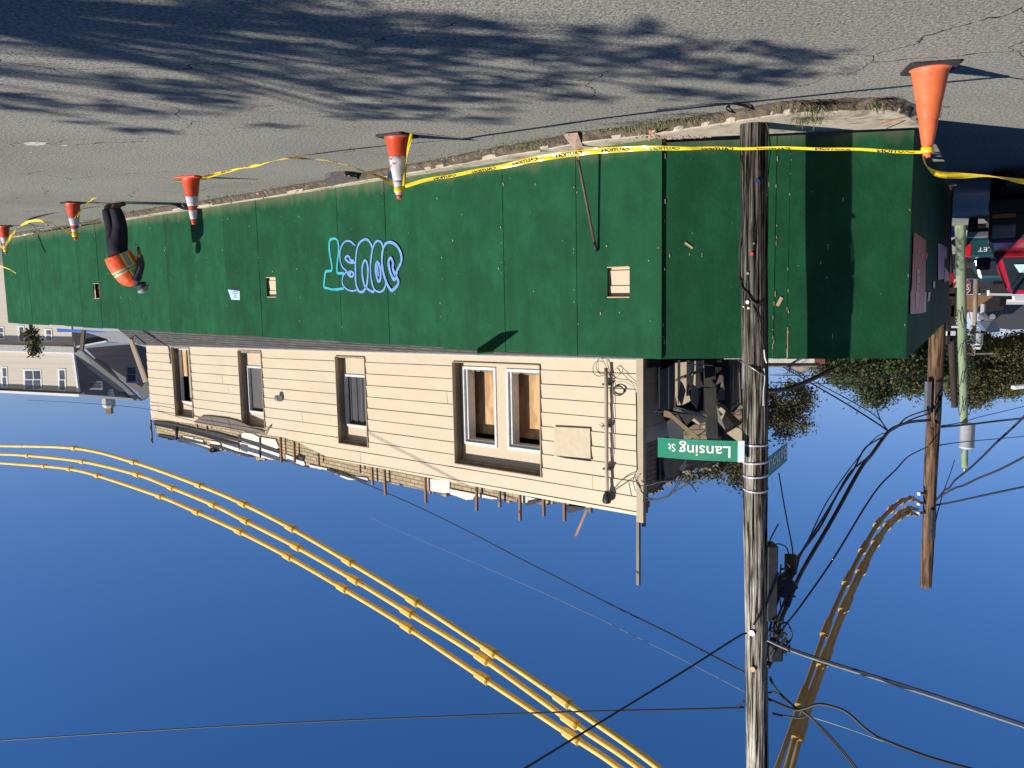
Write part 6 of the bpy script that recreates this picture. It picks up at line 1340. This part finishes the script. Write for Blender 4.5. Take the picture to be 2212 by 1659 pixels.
hpoly('roof_slope', [(1140, 420), (1110, 380), (1450, 335), (1700, 350), (1780, 365), (1500, 385)], mat('blue_grey_roof', (.33, .35, .42), (.25, .27, .33), 4, .6), DH - .5, .4)
hpoly('blue_tarp', [(770, 150), (1130, 170), (1430, 190), (1430, 200), (780, 198)], SH('tarp_blue', (.03, .14, .60)), DH - 5, .1)
gl = mat('house_glass', (.10, .12, .15), (.04, .05, .06), .8, .12)
def hwin(x0, y0, x1, y1, dv=0, D=DH - .06, dark=False):
    wr = empty('window', hp(x0, y0, D) - root_loc(house)); wr.parent = house
    kx = (x1 - x0); sk = .035 * kx
    mb = MB(); q = [hp(x0, y0, D), hp(x1, y0 + sk, D), hp(x1 + 12, y1 + sk, D), hp(x0 + 12, y1, D)]; mb.slab(q, Vector((0, 1, 0)), .06); obj('frame', mb, M['whiteframe'] if not dark else SH('grey_frame%d' % x0, (.33, .33, .34)), wr)
    t = 22; nx_ = 2 if dv else 1
    for i in range(nx_):
        a = x0 + t + (x1 - x0 - t) * i / nx_; b = x0 + (x1 - x0 - t) * (i + 1) / nx_ + (t * .4 if i < nx_ - 1 else 0)
        for (c, e) in ((y0 + t * 1.2, (y0 + y1) / 2 - 8), ((y0 + y1) / 2 + 8, y1 - t)):
            mb = MB(); q = [hp(a + 4, c + sk / 2, D - .03), hp(b, c + sk / 2, D - .03), hp(b + 8, e + sk / 2, D - .03), hp(a + 12, e + sk / 2, D - .03)]; mb.slab(q, Vector((0, 1, 0)), .02); obj('pane', mb, gl, wr)
hwin(5, 665, 95, 955); hwin(310, 700, 560, 990, 1); hwin(780, 695, 890, 1005); hwin(1180, 860, 1385, 985, 0, DH + .0, True) if False else None
hwin(600, 150, 705, 330, 0); hwin(235, 110, 330, 340, 0); hwin(-60, 120, 50, 300, 0)
hwin(1705, 650, 1860, 890, 0, DH + 4.5, True); hwin(1190, 865, 1385, 980, 0, DH + .9, True)
# chimney
mb = MB(); mb.lathe([(.0, -.9), (.34, -.9), (.42, -.2), (.42, .15), (.32, .3), (.22, .34), (0, .34)], 8, tuple(at(*zL(1480, 1160), DH + 4))); obj('chimney', mb, SH('pale_render', (.52, .51, .48)), house)
mb = MB(); c = at(*zL(1490, 1258), DH + 4); mb.box(c, Vector((.17, 0, 0)), Vector((0, .17, 0)), Vector((0, 0, .25))); obj('chimney_pot', mb, SH('buff_brick', (.34, .20, .10)), house)
mb = MB(); mb.aabox((at(-60, 700, DH).x, DH + .5, 0), (at(170, 700, DH).x, DH + 6, at(80, 760, DH).z)) if False else None

# ================================================================== FAR BUILDINGS BEYOND THE SIDE STREET
DB = 62.
fb_ = empty('brown_roofed_house', (at(2100, 640, DB).x, DB, 0)); tag(fb_, 'grey house with a steep brown shingled roof beyond the stop sign', 'house')
def bp(x, y, D=DB, zm=zP): return at(*zm(x, y), D)
def bpoly(name, pts, m, D=DB, t=.5, par=fb_, zm=zP): 
    mb = MB(); mb.slab([bp(x, y, D, zm) for x, y in pts], Vector((0, 1, 0)), t); return obj(name, mb, m, par)
bpoly('roof', [(1050, 70), (1620, 45), (1700, 70), (1390, 290), (1240, 360), (1060, 380)], mat('brown_shingle', (.36, .19, .095), (.28, .14, .07), 3, .85, stretch=(1, 1, 4)), DB - .8, 1.2)
bpoly('wall', [(210, 1180), (780, 1180), (780, 1330), (700, 1400), (215, 1440)], mat('grey_stucco', (.26, .245, .215), (.22, .205, .18), 2, .8), DB, 1, zm=zQ)
for (x0, y0, x1, y1) in [(447, 1203, 503, 1275), (447, 1290, 498, 1358), (578, 1315, 602, 1362), (628, 1318, 652, 1358)]:
    w_ = bpoly('window', [(x0, y0), (x1, y0), (x1, y1), (x0, y1)], mat('w_frame%d' % x0, (.2, .2, .2)), DB - .1, .1, zm=zQ)
bpoly('dark_gable', [(1390, 290), (1700, 70), (1930, 90), (1895, 290), (1400, 330)], SH('dark_gable', (.035, .028, .026)), DB - .4, .8)
hb2 = empty('dark_roofed_house', (at(2180, 640, DB).x, DB + 3, 0)); tag(hb2, 'house with white trim and a large dark slate roof at the picture edge', 'house')
bpoly('roof', [(1900, 210), (2400, 210), (2400, 600), (2000, 615), (1830, 600), (1600, 330), (1895, 290)], mat('slate', (.10, .10, .11), (.07, .07, .075), 8, .8), DB + 3, 1.5, hb2)
bpoly('dormer', [(1470, 470), (1620, 480), (1730, 480), (1600, 640), (1560, 600)], SH('bluish_dormer', (.14, .17, .24)), DB + 2.2, .7, hb2); bpoly('dormer_face', [(1620, 640), (1730, 470), (1815, 600), (1810, 650), (1660, 665)], SH('bluish_slate', (.05, .07, .12)), DB + 1.8, .4, hb2)
bpoly('white_trim', [(1905, 170), (2400, 175), (2400, 205), (1905, 203)], M['whiteframe'], DB + 1, .6, hb2); bpoly('porch_rail', [(1640, 20), (2300, 30), (2300, 65), (1650, 55)], M['whiteframe'], DB - 4, .3, hb2); bpoly('porch_panel', [(2050, 65), (2400, 65), (2400, 145), (2060, 140)], M['whiteframe'], DB - 3, .3, hb2)
bpoly('porch_post', [(1628, -30), (1648, -30), (1648, 60), (1628, 60)], M['whiteframe'], DB - 4, .2, hb2)
mb = MB(); a, b = bp(1535, 195, DB - 2), bp(1530, 400, DB - 2); mb.tube([a, b], .16, 8); obj('vent_pipe', mb, SH('pale_pipe', (.45, .46, .47)), hb2); mb = MB(); mb.tube([bp(1500, 420, DB - 2.3), bp(1500, 420, DB - 2.1)], .18, 14); mb.tube([bp(1690, 405, DB - 2.3), bp(1690, 405, DB - 2.1)], .2, 14); obj('satellite_dish', mb, M['metal'], hb2)
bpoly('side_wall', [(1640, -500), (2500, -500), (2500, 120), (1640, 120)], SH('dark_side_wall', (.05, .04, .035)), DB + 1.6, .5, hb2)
# low wall / garden seen under the trees in sunlight
far = empty('sunlit_forecourt_wall', (at(2070, 560, 33).x, 33, 0)); tag(far, 'pale sunlit wall and steps at the end of the shaded side street', 'wall')
bpoly('wall', [(1090, 520), (1320, 400), (1600, 400), (1600, 1000), (1060, 1000)], mat('pale_stone', (.55, .50, .42), (.46, .41, .34), 1.6, .8), 33, .4, far, zI)
bpoly('grass_strip', [(1085, 570), (1270, 555), (1290, 610), (1200, 640), (1085, 635)], mat('dry_lawn', (.22, .22, .08), (.13, .15, .06), 6, .9), 32.8, .1, far, zI)
bl = MB(); bl.slab([bp(x, y, 31, zI) for x, y in [(1100, 640), (1200, 620), (1230, 660), (1180, 720), (1110, 740), (1080, 690)]], Vector((0, 1, 0)), .5); o_ = obj('blue_tarp_bundle', bl, SH('bundle_blue', (.02, .08, .45)), base=bp(1150, 690, 31, zI)); tag(o_, 'blue bundle lying by the foot of the pale green pole', 'bundle')
bn = MB(); bn.slab([bp(x, y, 30.5, zI) for x, y in [(1130, 815), (1180, 760), (1230, 860), (1215, 890)]], Vector((0, 1, 0)), .4); tag(obj('green_bin', bn, SH('bin_green', (.02, .05, .04)), base=bp(1180, 820, 30.5, zI)), 'tilted dark green bin beside the blue bundle', 'bin')
# railing
fn = empty('white_railing', (at(2045, 600, 45).x, 45, 0)); tag(fn, 'white picket railing far down the side street', 'railing')
for k in range(5):
    x = 1105 + k * 22; mb = MB(); mb.slab([bp(x, 1240, 45, zI), bp(x + 9, 1240, 45, zI), bp(x + 9, 1375, 45, zI), bp(x, 1375, 45, zI)], Vector((0, 1, 0)), .06); obj('picket', mb, M['whiteframe'], fn)
mb = MB(); mb.slab([bp(1095, 1340, 45, zI), bp(1215, 1340, 45, zI), bp(1215, 1352, 45, zI), bp(1095, 1352, 45, zI)], Vector((0, 1, 0)), .08); obj('top_rail', mb, M['whiteframe'], fn)
bpoly('dark_shade_sheet', [(1050, 980), (1620, 980), (1620, 1400), (1050, 1400)], SH('shade_fill', (.03, .03, .028)), 50, .5, fb_, zI)  # near-black sheet standing in for deep shade behind the railing
# stop sign
ss = empty('stop_sign', (at(2068, 580, 38).x, 38, 0)); tag(ss, 'red octagonal stop sign half hidden by the pale green pole', 'stop sign')
c = at(*zI(1213, 1530), 38.); rr = .46
def octo(r, y, m, name):
    mb = MB(); mb.slab([Vector((c.x + r * math.cos(R(22.5 + 45 * k)), y, c.z + r * math.sin(R(22.5 + 45 * k)))) for k in range(8)], Vector((0, 1, 0)), .01); obj(name, mb, m, ss)
octo(rr, 38., M['signwhite'], 'border'); octo(rr * .9, 37.985, M['redsign'], 'face')
V, Fs, (x0, x1, y0_, y1_) = text_mesh('STOP', 1, .01); mb = MB(); mb.add([(c.x + ((x - x0) / (x1 - x0) - .5) * .70, 37.97, c.z + ((y - y0_) / (y1_ - y0_) - .5) * .27) for x, y, z in V], Fs); obj('lettering', mb, M['signwhite'], ss)
mb = MB(); mb.tube([Vector((c.x, 38.03, 0)), Vector((c.x, 38.03, c.z + .3))], .03, 6); obj('post', mb, M['metal'], ss)
tl = MB(); cc = at(*zI(1160, 1240), 52); tl.box(cc, Vector((.35, 0, 0)), Vector((0, .1, 0)), Vector((0, 0, .12))); tag(obj('red_light', tl, mat('red_glow', (.9, .05, .04), rough=.3), base=cc), 'small bright red lamp glimpsed just beside the pale green pole', 'lamp')
# white street lamp head at the edge
m = MB(); c_ = at(*zP(2170, 1540), 40); m.box(c_, Vector((.45, 0, .04)), Vector((0, .15, 0)), Vector((0, 0, .10))); tag(bevel(obj('street_lamp', m, M['signwhite'], base=c_), .05, 3), 'white street lamp head poking in at the picture edge before the trees', 'street lamp')

# ================================================================== PICKUPS
mred = mat('red_paint', (.42, .012, .028), (.34, .01, .022), 2, .25, spec=.6); mteal = mat('teal_paint', (.010, .052, .062), (.008, .042, .05), 2, .25, spec=.6)
chrome = mat('chrome', (.65, .66, .68), (.55, .56, .58), 2, .2, metal=.9); tint = mat('car_glass', (.02, .028, .03), (.015, .02, .022), 2, .08); tyre = SH('tyre', (.018, .018, .018), .8); lampred = SH('tail_red', (.50, .012, .02), .25); lampw = SH('lamp_clear', (.55, .57, .60), .2); amber = SH('amber', (.45, .14, .02), .3); blk = SH('plastic_and_shade_black', (.015, .015, .016), .6)
def loft(mb, secs):   # sections: (x, [(y,z)...]) same counts
    n = len(secs[0][1]); vs = []
    for x, ring in secs: vs += [(x, y, z) for y, z in ring]
    fs = [(i * n + k, i * n + (k + 1) % n, (i + 1) * n + (k + 1) % n, (i + 1) * n + k) for i in range(len(secs) - 1) for k in range(n)] + [tuple(reversed(range(n))), tuple(range((len(secs) - 1) * n, len(secs) * n))]
    mb.add(vs, fs)
def ring(w_, z0, z1, tw=None, r=.08):   # body cross section, tumblehome width tw at the top
    tw = tw if tw is not None else w_; return [(-w_ + .03, z0), (w_ - .03, z0), (w_, z0 + r), (w_, (z0 + z1) / 2), (tw, z1 - r * .6), (tw - r, z1), (-tw + r, z1), (-tw, z1 - r * .6), (-w_, (z0 + z1) / 2), (-w_, z0 + r)]
def pickup(name, loc, rz, paint, label, front=True, letters=None):
    """front faces local -x; length 5.6 m"""
    t = empty(name, loc, rz); tag(t, label, 'pickup truck')
    P = lambda n, mb, m, par=t, sm=False: obj(n, mb, m, par, local=True, smooth=sm)
    m = MB(); loft(m, [(-2.75, ring(.86, .55, .98)), (-2.68, ring(.93, .48, 1.08)), (-2.2, ring(.96, .42, 1.14)), (-1.35, ring(.97, .40, 1.20)), (-1.2, ring(.97, .40, 1.22)), (.95, ring(.97, .40, 1.20)), (1.0, ring(.97, .42, 1.20)), (2.75, ring(.95, .50, 1.18)), (2.8, ring(.92, .55, 1.14))]); bevel(P('body', m, paint), .03, 3)
    m = MB(); loft(m, [(-1.45, ring(.90, 1.15, 1.24, .86)), (-.62, ring(.88, 1.15, 1.80, .70)), (-.45, ring(.88, 1.15, 1.87, .70)), (.55, ring(.88, 1.15, 1.88, .70)), (.78, ring(.88, 1.15, 1.80, .70)), (.95, ring(.88, 1.15, 1.24, .84))]); bevel(P('cab', m, paint), .03, 3)
    m = MB(); m.slab([(-1.40, -.78, 1.27), (-1.40, .78, 1.27), (-.66, .64, 1.79), (-.66, -.64, 1.79)], Vector((-.57, 0, .82)), .012); P('windscreen', m, tint)
    for s_ in (-1, 1):
        m = MB(); m.slab([(-1.1, s_ * .885, 1.28), (.75, s_ * .885, 1.28), (.6, s_ * .735, 1.78), (-.52, s_ * .735, 1.78)], Vector((0, s_, .3)), .012); P('side_window', m, tint)
        m = MB(); m.box((-1.0, s_ * 1.08, 1.36), (.06, 0, 0), (0, .11, 0), (0, 0, .10)); bevel(P('mirror', m, blk), .03, 3)
        m = MB(); m.box((-2.76, s_ * .72, .92), (.06, 0, 0), (0, .17, 0), (0, 0, .10)); bevel(P('headlight', m, SH('lamp_shaded', (.16, .17, .18), .25)), .03, 3)  # headlights coloured darker to read as shaded
        m = MB(); m.box((-2.80, s_ * .72, .70), (.04, 0, 0), (0, .16, 0), (0, 0, .03)); P('indicator', m, amber)
        m = MB(); m.box((2.79, s_ * .87, .98), (.03, 0, 0), (0, .07, 0), (0, 0, .19)); bevel(P('tail_light', m, lampred), .015, 2)
        for x in (-1.85, 1.75):
            w_ = MB(); w_.tube([Vector((x, s_ * .74, .37)), Vector((x, s_ * .96, .37))], .37, 28); wo_ = P('wheel', w_, tyre); r2 = MB(); r2.tube([Vector((x, s_ * .80, .37)), Vector((x, s_ * .975, .37))], .22, 20); P('rim', r2, chrome, wo_)
    m = MB(); m.slab([(1.0, -.7, 1.28), (1.0, .7, 1.28), (.83, .62, 1.72), (.83, -.62, 1.72)], Vector((1, 0, .3)), .012); P('rear_window', m, tint)
    m = MB(); m.box((-2.745, 0, .80), (.05, 0, 0), (0, .90, 0), (0, 0, .25)); bevel(P('grille', m, blk), .02); m = MB(); m.box((-2.82, 0, .56), (.07, 0, 0), (0, .93, 0), (0, 0, .10)); bevel(P('front_bumper', m, blk), .03, 3)  # full-width grille and bumper blackened to stand for shade on the front
    m = MB(); m.box((2.88, 0, .55), (.08, 0, 0), (0, .92, 0), (0, 0, .09)); bevel(P('rear_bumper', m, chrome), .03, 3)
    m = MB(); m.box((2.815, 0, .93), (.02, 0, 0), (0, .76, 0), (0, 0, .23)); bevel(P('tailgate', m, paint), .02)
    if letters:
        V, Fs, (x0, x1, y0, y1) = text_mesh(letters, 1, .02, 1.1); m = MB(); m.add([(2.845, ((x - x0) / (x1 - x0) - .5) * 1.25, .97 + ((y - y0) / (y1 - y0) - .5) * .12) for x, y, z in V], Fs); P('lettering', m, lampw)
    m = MB(); m.box((-2.0, 0, .33), (.6, 0, 0), (0, .8, 0), (0, 0, .06)); m.box((1.0, 0, .40), (1.6, 0, 0), (0, .7, 0), (0, 0, .05)); P('underbody', m, blk)
    return t
# red pickup: left side at u=2128, front towards the viewer
D = 13.6; xl = at(2126, 560, D).x; hd = math.atan2(.86, -.5)       # heading of the side street
# local +x (rear) points down the street away from the viewer
rz = math.atan2(.84, -.54); side = Vector((-math.sin(rz), math.cos(rz), 0))
ctr = Vector((xl, D, 0)) + side * .97 + Vector((math.cos(rz), math.sin(rz), 0)) * 2.7
rp = pickup('red_pickup', (ctr.x, ctr.y, 0), rz, mred, 'red pickup facing the viewer in the shade of the side street'); rp.scale = (1, 1, 1.09)
m = MB(); m.slab([(-1.30, -.60, 1.385), (-1.30, -.20, 1.385), (-1.1, -.24, 1.525), (-1.12, -.52, 1.51)], Vector((-.57, 0, .82)), .005); obj('dashboard_paper', m, SH('pale_green_paper', (.50, .72, .62)), rp, local=True)
D = 24.5; xl = at(2085, 540, D).x
ctr = Vector((xl, D, 0)) + side * .95 + Vector((math.cos(rz), math.sin(rz), 0)) * 2.8
pickup('teal_pickup', (ctr.x, ctr.y, 0), rz + math.pi, mteal, 'dark teal pickup seen from behind beyond the red pickup', letters='CHEVROLET')

# ================================================================== WORKER
feet = gnd(238, 437); view = Vector((feet.x, feet.y, 0)).normalized(); la = Vector((-view.y, view.x, 0))     # la: to the viewer's left (photo right)
def wp(a, z, dpt=0.0): return feet + la * a + view * dpt + Vector((0, 0, z))
def zw(x, y): return (x * .00142 - .41, y * .00142 - .474)
man = empty('person', feet); tag(man, 'worker in an orange safety vest bending forward beside the green fence', 'person')
skin = SH('skin_tone', (.20, .11, .07), .6)
def skinned(name, chains, m, parent=man, sub=2):
    """chains: list of lists of (pos, radius[, radius_y]); first point of a later chain may be an index into earlier verts"""
    V = []; E = []; Rr = []
    for ch in chains:
        prev = None
        for it in ch:
            if isinstance(it, int): prev = it; continue
            p, r = it[0], it[1]; V.append(tuple(Vector(p) - root_loc(parent))); Rr.append((r, it[2] if len(it) > 2 else r)); i = len(V) - 1
            if prev is not None: E.append((prev, i))
            prev = i
    me = bpy.data.meshes.new(name); me.from_pydata(V, E, []); me.materials.append(m); o = bpy.data.objects.new(name, me); C.objects.link(o); o.parent = parent
    sk = o.modifiers.new('skin', 'SKIN'); sk.use_smooth_shade = True; me.skin_vertices[0] if len(me.skin_vertices) else None
    lay = me.skin_vertices[0] if len(me.skin_vertices) else None
    if lay is None:
        bm = bmesh.new(); bm.from_mesh(me); bm.verts.layers.skin.verify(); bm.to_mesh(me); bm.free(); lay = me.skin_vertices[0]
    for i, d in enumerate(lay.data): d.radius = Rr[i]; d.use_root = (i == 0)
    sb_ = o.modifiers.new('sub', 'SUBSURF'); sb_.levels = sub; sb_.render_levels = sub; return o
# joints (a = towards viewer's left, z up, depth)
hipc = wp(.06, 1.00); chest = wp(.20, 1.30); neck = wp(.36, 1.53); head = wp(.475, 1.60); nd = (head - neck).normalized()
hl, hr = wp(.06, .97, -.10), wp(.06, .97, .10); kl, kr = wp(.14, .54, -.13), wp(.02, .54, .13); al, ar = wp(.08, .09, -.15), wp(-.05, .09, .14)
sl_, sr_ = wp(.355, 1.44, -.18), wp(.345, 1.44, .18); el, er = wp(.455, 1.21, -.20), wp(.47, 1.20, .18); hl_, hr_ = wp(.43, 1.02, -.08), wp(.44, .90, .10)
def hand(w_, dr, sd):
    """palm point, five finger chains from the palm, hand lightly curled round the bar"""
    ch = []; palm = w_ + dr * .055; cx = dr.cross(sd).normalized()
    for k, ln in enumerate((.060, .068, .064, .050)):
        b = palm + sd * (.030 - .020 * k) + dr * .03; ch.append([(b, .0085), (b + dr * ln * .5 + cx * .01, .008), (b + dr * ln * .75 + cx * ln * .4, .0072), (b + dr * ln * .6 + cx * ln * .75, .0065)])
    b = palm + sd * .035 - dr * .02; ch.append([(b, .010), (b + sd * .02 + dr * .02 + cx * .015, .009), (b + sd * .02 + dr * .045 + cx * .03, .008)])
    return palm, ch
dl, dr_ = (hl_ - el).normalized(), (hr_ - er).normalized()
pl_, fl_ = hand(hl_, dl, view * -1); pr2, fr_ = hand(hr_, dr_, view)
skinned('body', [[(hipc, .15, .12), (wp(.12, 1.15), .135, .12), (chest, .15, .12), (wp(.30, 1.44), .12, .10), (neck, .06), (wp(.42, 1.575), .058), (head, .085, .095), (wp(.53, 1.625), .07)],
                 [0, (hl, .09), (kl, .062), (al, .045), (al + la * .16 - Vector((0, 0, .05)), .035)], [0, (hr, .09), (kr, .062), (ar, .045), (ar + la * .16 - Vector((0, 0, .05)), .035)],
                 [3, (sl_, .06), (el, .045), (hl_, .030), (pl_, .038, .02)], [3, (sr_, .06), (er, .045), (hr_, .030), (pr2, .038, .02)]] , skin)
glove = SH('glove_yellow', (.62, .42, .10), .8)
for (w_, pal, fg) in ((hl_, pl_, fl_), (hr_, pr2, fr_)):
    skinned('glove', [[(w_ - (pal - w_) * .9, .042), (w_, .038), (pal, .046, .028)]], glove, sub=1)
    for ch in fg: skinned('glove_finger', [ch], glove, sub=1)
navy = mat('navy_trousers', (.010, .012, .022), (.005, .006, .012), 7, .85, .012, 9)
skinned('trousers', [[(wp(.10, 1.10), .20, .17), (hipc, .215, .19), (wp(.07, .88), .215, .18)], [2, (wp(.10, .74, -.10), .185), (kl, .145), (wp(.13, .30, -.14), .13), (al + Vector((0, 0, .06)), .112), (al + Vector((0, 0, .02)), .112)], [2, (wp(.04, .74, .10), .185), (kr, .145), (wp(-.02, .30, .14), .13), (ar + Vector((0, 0, .06)), .112), (ar + Vector((0, 0, .02)), .112)]], navy)
boot = mat('brown_boot', (.12, .065, .045), (.07, .04, .028), 12, .7)
for a_ in (al, ar):
    skinned('boot', [[(a_ + Vector((0, 0, .09)), .058), (a_ + Vector((0, 0, -.0)), .056), (a_ - la * .05 - Vector((0, 0, .045)), .048, .045)], [1, (a_ + la * .09 - Vector((0, 0, .04)), .050, .045), (a_ + la * .19 - Vector((0, 0, .052)), .046, .036)]], boot)
jk = mat('grey_hoodie', (.06, .065, .08), (.03, .034, .042), 8, .85, .01, 10)
skinned('hoodie', [[(wp(.11, 1.12), .165, .14), (chest, .172, .15), (wp(.30, 1.45), .14, .13), (neck, .085), (wp(.41, 1.56), .078)], [2, (sl_, .085), (sl_.lerp(el, .5), .078), (el, .072), (el.lerp(hl_, .55), .062), (el.lerp(hl_, .8), .054)], [2, (sr_, .085), (sr_.lerp(er, .5), .078), (er, .072), (er.lerp(hr_, .55), .062), (er.lerp(hr_, .8), .054)]], jk)
# vest lofted round the torso with its reflective strips as face bands
orange = mat('hi_vis_orange', (.95, .115, .02), (.80, .09, .015), 6, .6, .008, 12); silver = SH('reflective_silver', (.28, .30, .31), .4); lime = SH('lime_edge', (.68, .80, .10), .6)
path = [wp(.06, .98), wp(.095, 1.07), wp(.13, 1.15), wp(.165, 1.22), wp(.20, 1.29), wp(.24, 1.36), wp(.29, 1.43), wp(.335, 1.49), wp(.36, 1.525)]
rads = [(.245, .215), (.26, .225), (.262, .235), (.262, .245), (.255, .25), (.245, .25), (.215, .235), (.16, .18), (.10, .10)]
S = spline(path, 5); nrg = 48; vm = MB(); vs = []
for i, p in enumerate(S):
    f = i / 5; k = min(int(f), len(rads) - 2); t = f - k; ra = rads[k][0] * (1 - t) + rads[k + 1][0] * t; rb2 = rads[k][1] * (1 - t) + rads[k + 1][1] * t
    tg = (S[min(i + 1, len(S) - 1)] - S[max(i - 1, 0)]).normalized(); e2_ = view; e1_ = e2_.cross(tg).normalized()
    for j in range(nrg):
        a_ = 2 * math.pi * j / nrg; wr_ = 1 + .03 * noise.noise(Vector((math.cos(a_) * 3, math.sin(a_) * 3, i * .3))); vs.append(p + (e1_ * math.cos(a_) * ra + e2_ * math.sin(a_) * rb2) * wr_)
n_ = len(S); fs = []; mi = []
for i in range(n_ - 1):
    for j in range(nrg):
        fs.append((i * nrg + j, i * nrg + (j + 1) % nrg, (i + 1) * nrg + (j + 1) % nrg, (i + 1) * nrg + j)); jj = j % nrg; c_ = 0
        da = min(abs(jj - s0) for s0 in (32, 16))          # vertical strips on the side facing the viewer and on the far side
        if da <= 1: c_ = 1
        elif da == 2: c_ = 2
        if 17 <= i <= 19: c_ = 1
        elif i in (16, 20): c_ = 2 if c_ != 1 else 2
        mi.append(c_)
o0 = len(vm.v); vm.v += [tuple(v) for v in vs]; vm.f += fs; vm.m += mi
ve = obj('safety_vest', vm, [orange, silver, lime], man, smooth=True); md = ve.modifiers.new('s', 'SOLIDIFY'); md.thickness = .008
# head: hood/hair, cap, face details, ear
skinned('hood', [[(wp(.39, 1.545), .095), (wp(.455, 1.595), .122), (wp(.50, 1.615), .108)]], jk)
m = MB(); cdir = (wp(.53, 1.66) - wp(.45, 1.60)).normalized()
m.tube([wp(.445, 1.625), wp(.475, 1.665), wp(.49, 1.69), wp(.497, 1.702)], [.115, .104, .07, .02], 16); obj('cap', m, SH('grey_cap', (.30, .31, .33), .6), man, smooth=True)
fcx = wp(.545, 1.575); m = MB(); m.tube([fcx, fcx + la * .035 - Vector((0, 0, .02))], [.016, .008], 6); obj('nose', m, skin, man, smooth=True)
m = MB()
for s_ in (-1, 1): m.tube([wp(.54, 1.60, s_ * .032), wp(.552, 1.60, s_ * .032)], .011, 8)
obj('eyes', m, M['ink'], man)
m = MB(); m.box(wp(.53, 1.52), la * .01, view * .026, Vector((0, 0, .005))); obj('mouth', m, SH('lips', (.16, .06, .05)), man)
m = MB(); m.tube([wp(.435, .90, -.02), wp(.42, 1.06, -.05)], .016, 8); m.box(wp(.435, .88, .0), la * .02, view * .02, Vector((0, 0, .05))); tag(obj('hand_tool', m, blk, base=wp(.43, .85)), 'dark hand tool gripped by the worker in both gloves', 'tool')
# litter by the gutter
for (x, y, zm, nm, lb) in [(340, 497, zB, 'white_litter', 'scrap of white litter in the gutter near the far cones')]:
    p = gnd(*zm(x, y), .05); m = MB(); m.slab([p + Vector((-.22, 0, .02)), p + Vector((.0, -.05, .05)), p + Vector((.22, 0, .01)), p + Vector((.1, .08, .04))], Vector((0, 0, -1)), .01); tag(obj(nm, m, M['signwhite'], base=p), lb, 'litter')
p = gnd(*zE(880, 365), .06); m = MB(); m.slab([p + Vector((-.05, 0, .0)), p + Vector((.03, -.03, .01)), p + Vector((.06, 0, .10)), p + Vector((-.02, .02, .12))], Vector((0, 1, 0)), .01); tag(obj('blue_litter', m, SH('litter_blue', (.04, .14, .36)), base=p), 'crumpled blue litter behind the scuffed sleeve cone', 'litter')
m = MB(); Q = [gnd(*zE(x, y), .07) for x, y in [(360, 410), (400, 395), (520, 388), (610, 400), (640, 440), (560, 470), (440, 478), (375, 450)]]; m.slab(Q, Vector((0, 0, -1)), .07); tag(obj('asphalt_chunk', m, mat('old_asphalt', (.15, .13, .12), (.09, .08, .075), 20, .9, .01, 40), base=Q[0]), 'broken slab of old asphalt lying against the foot of the fence', 'rubble')
bpy.context.view_layer.update()
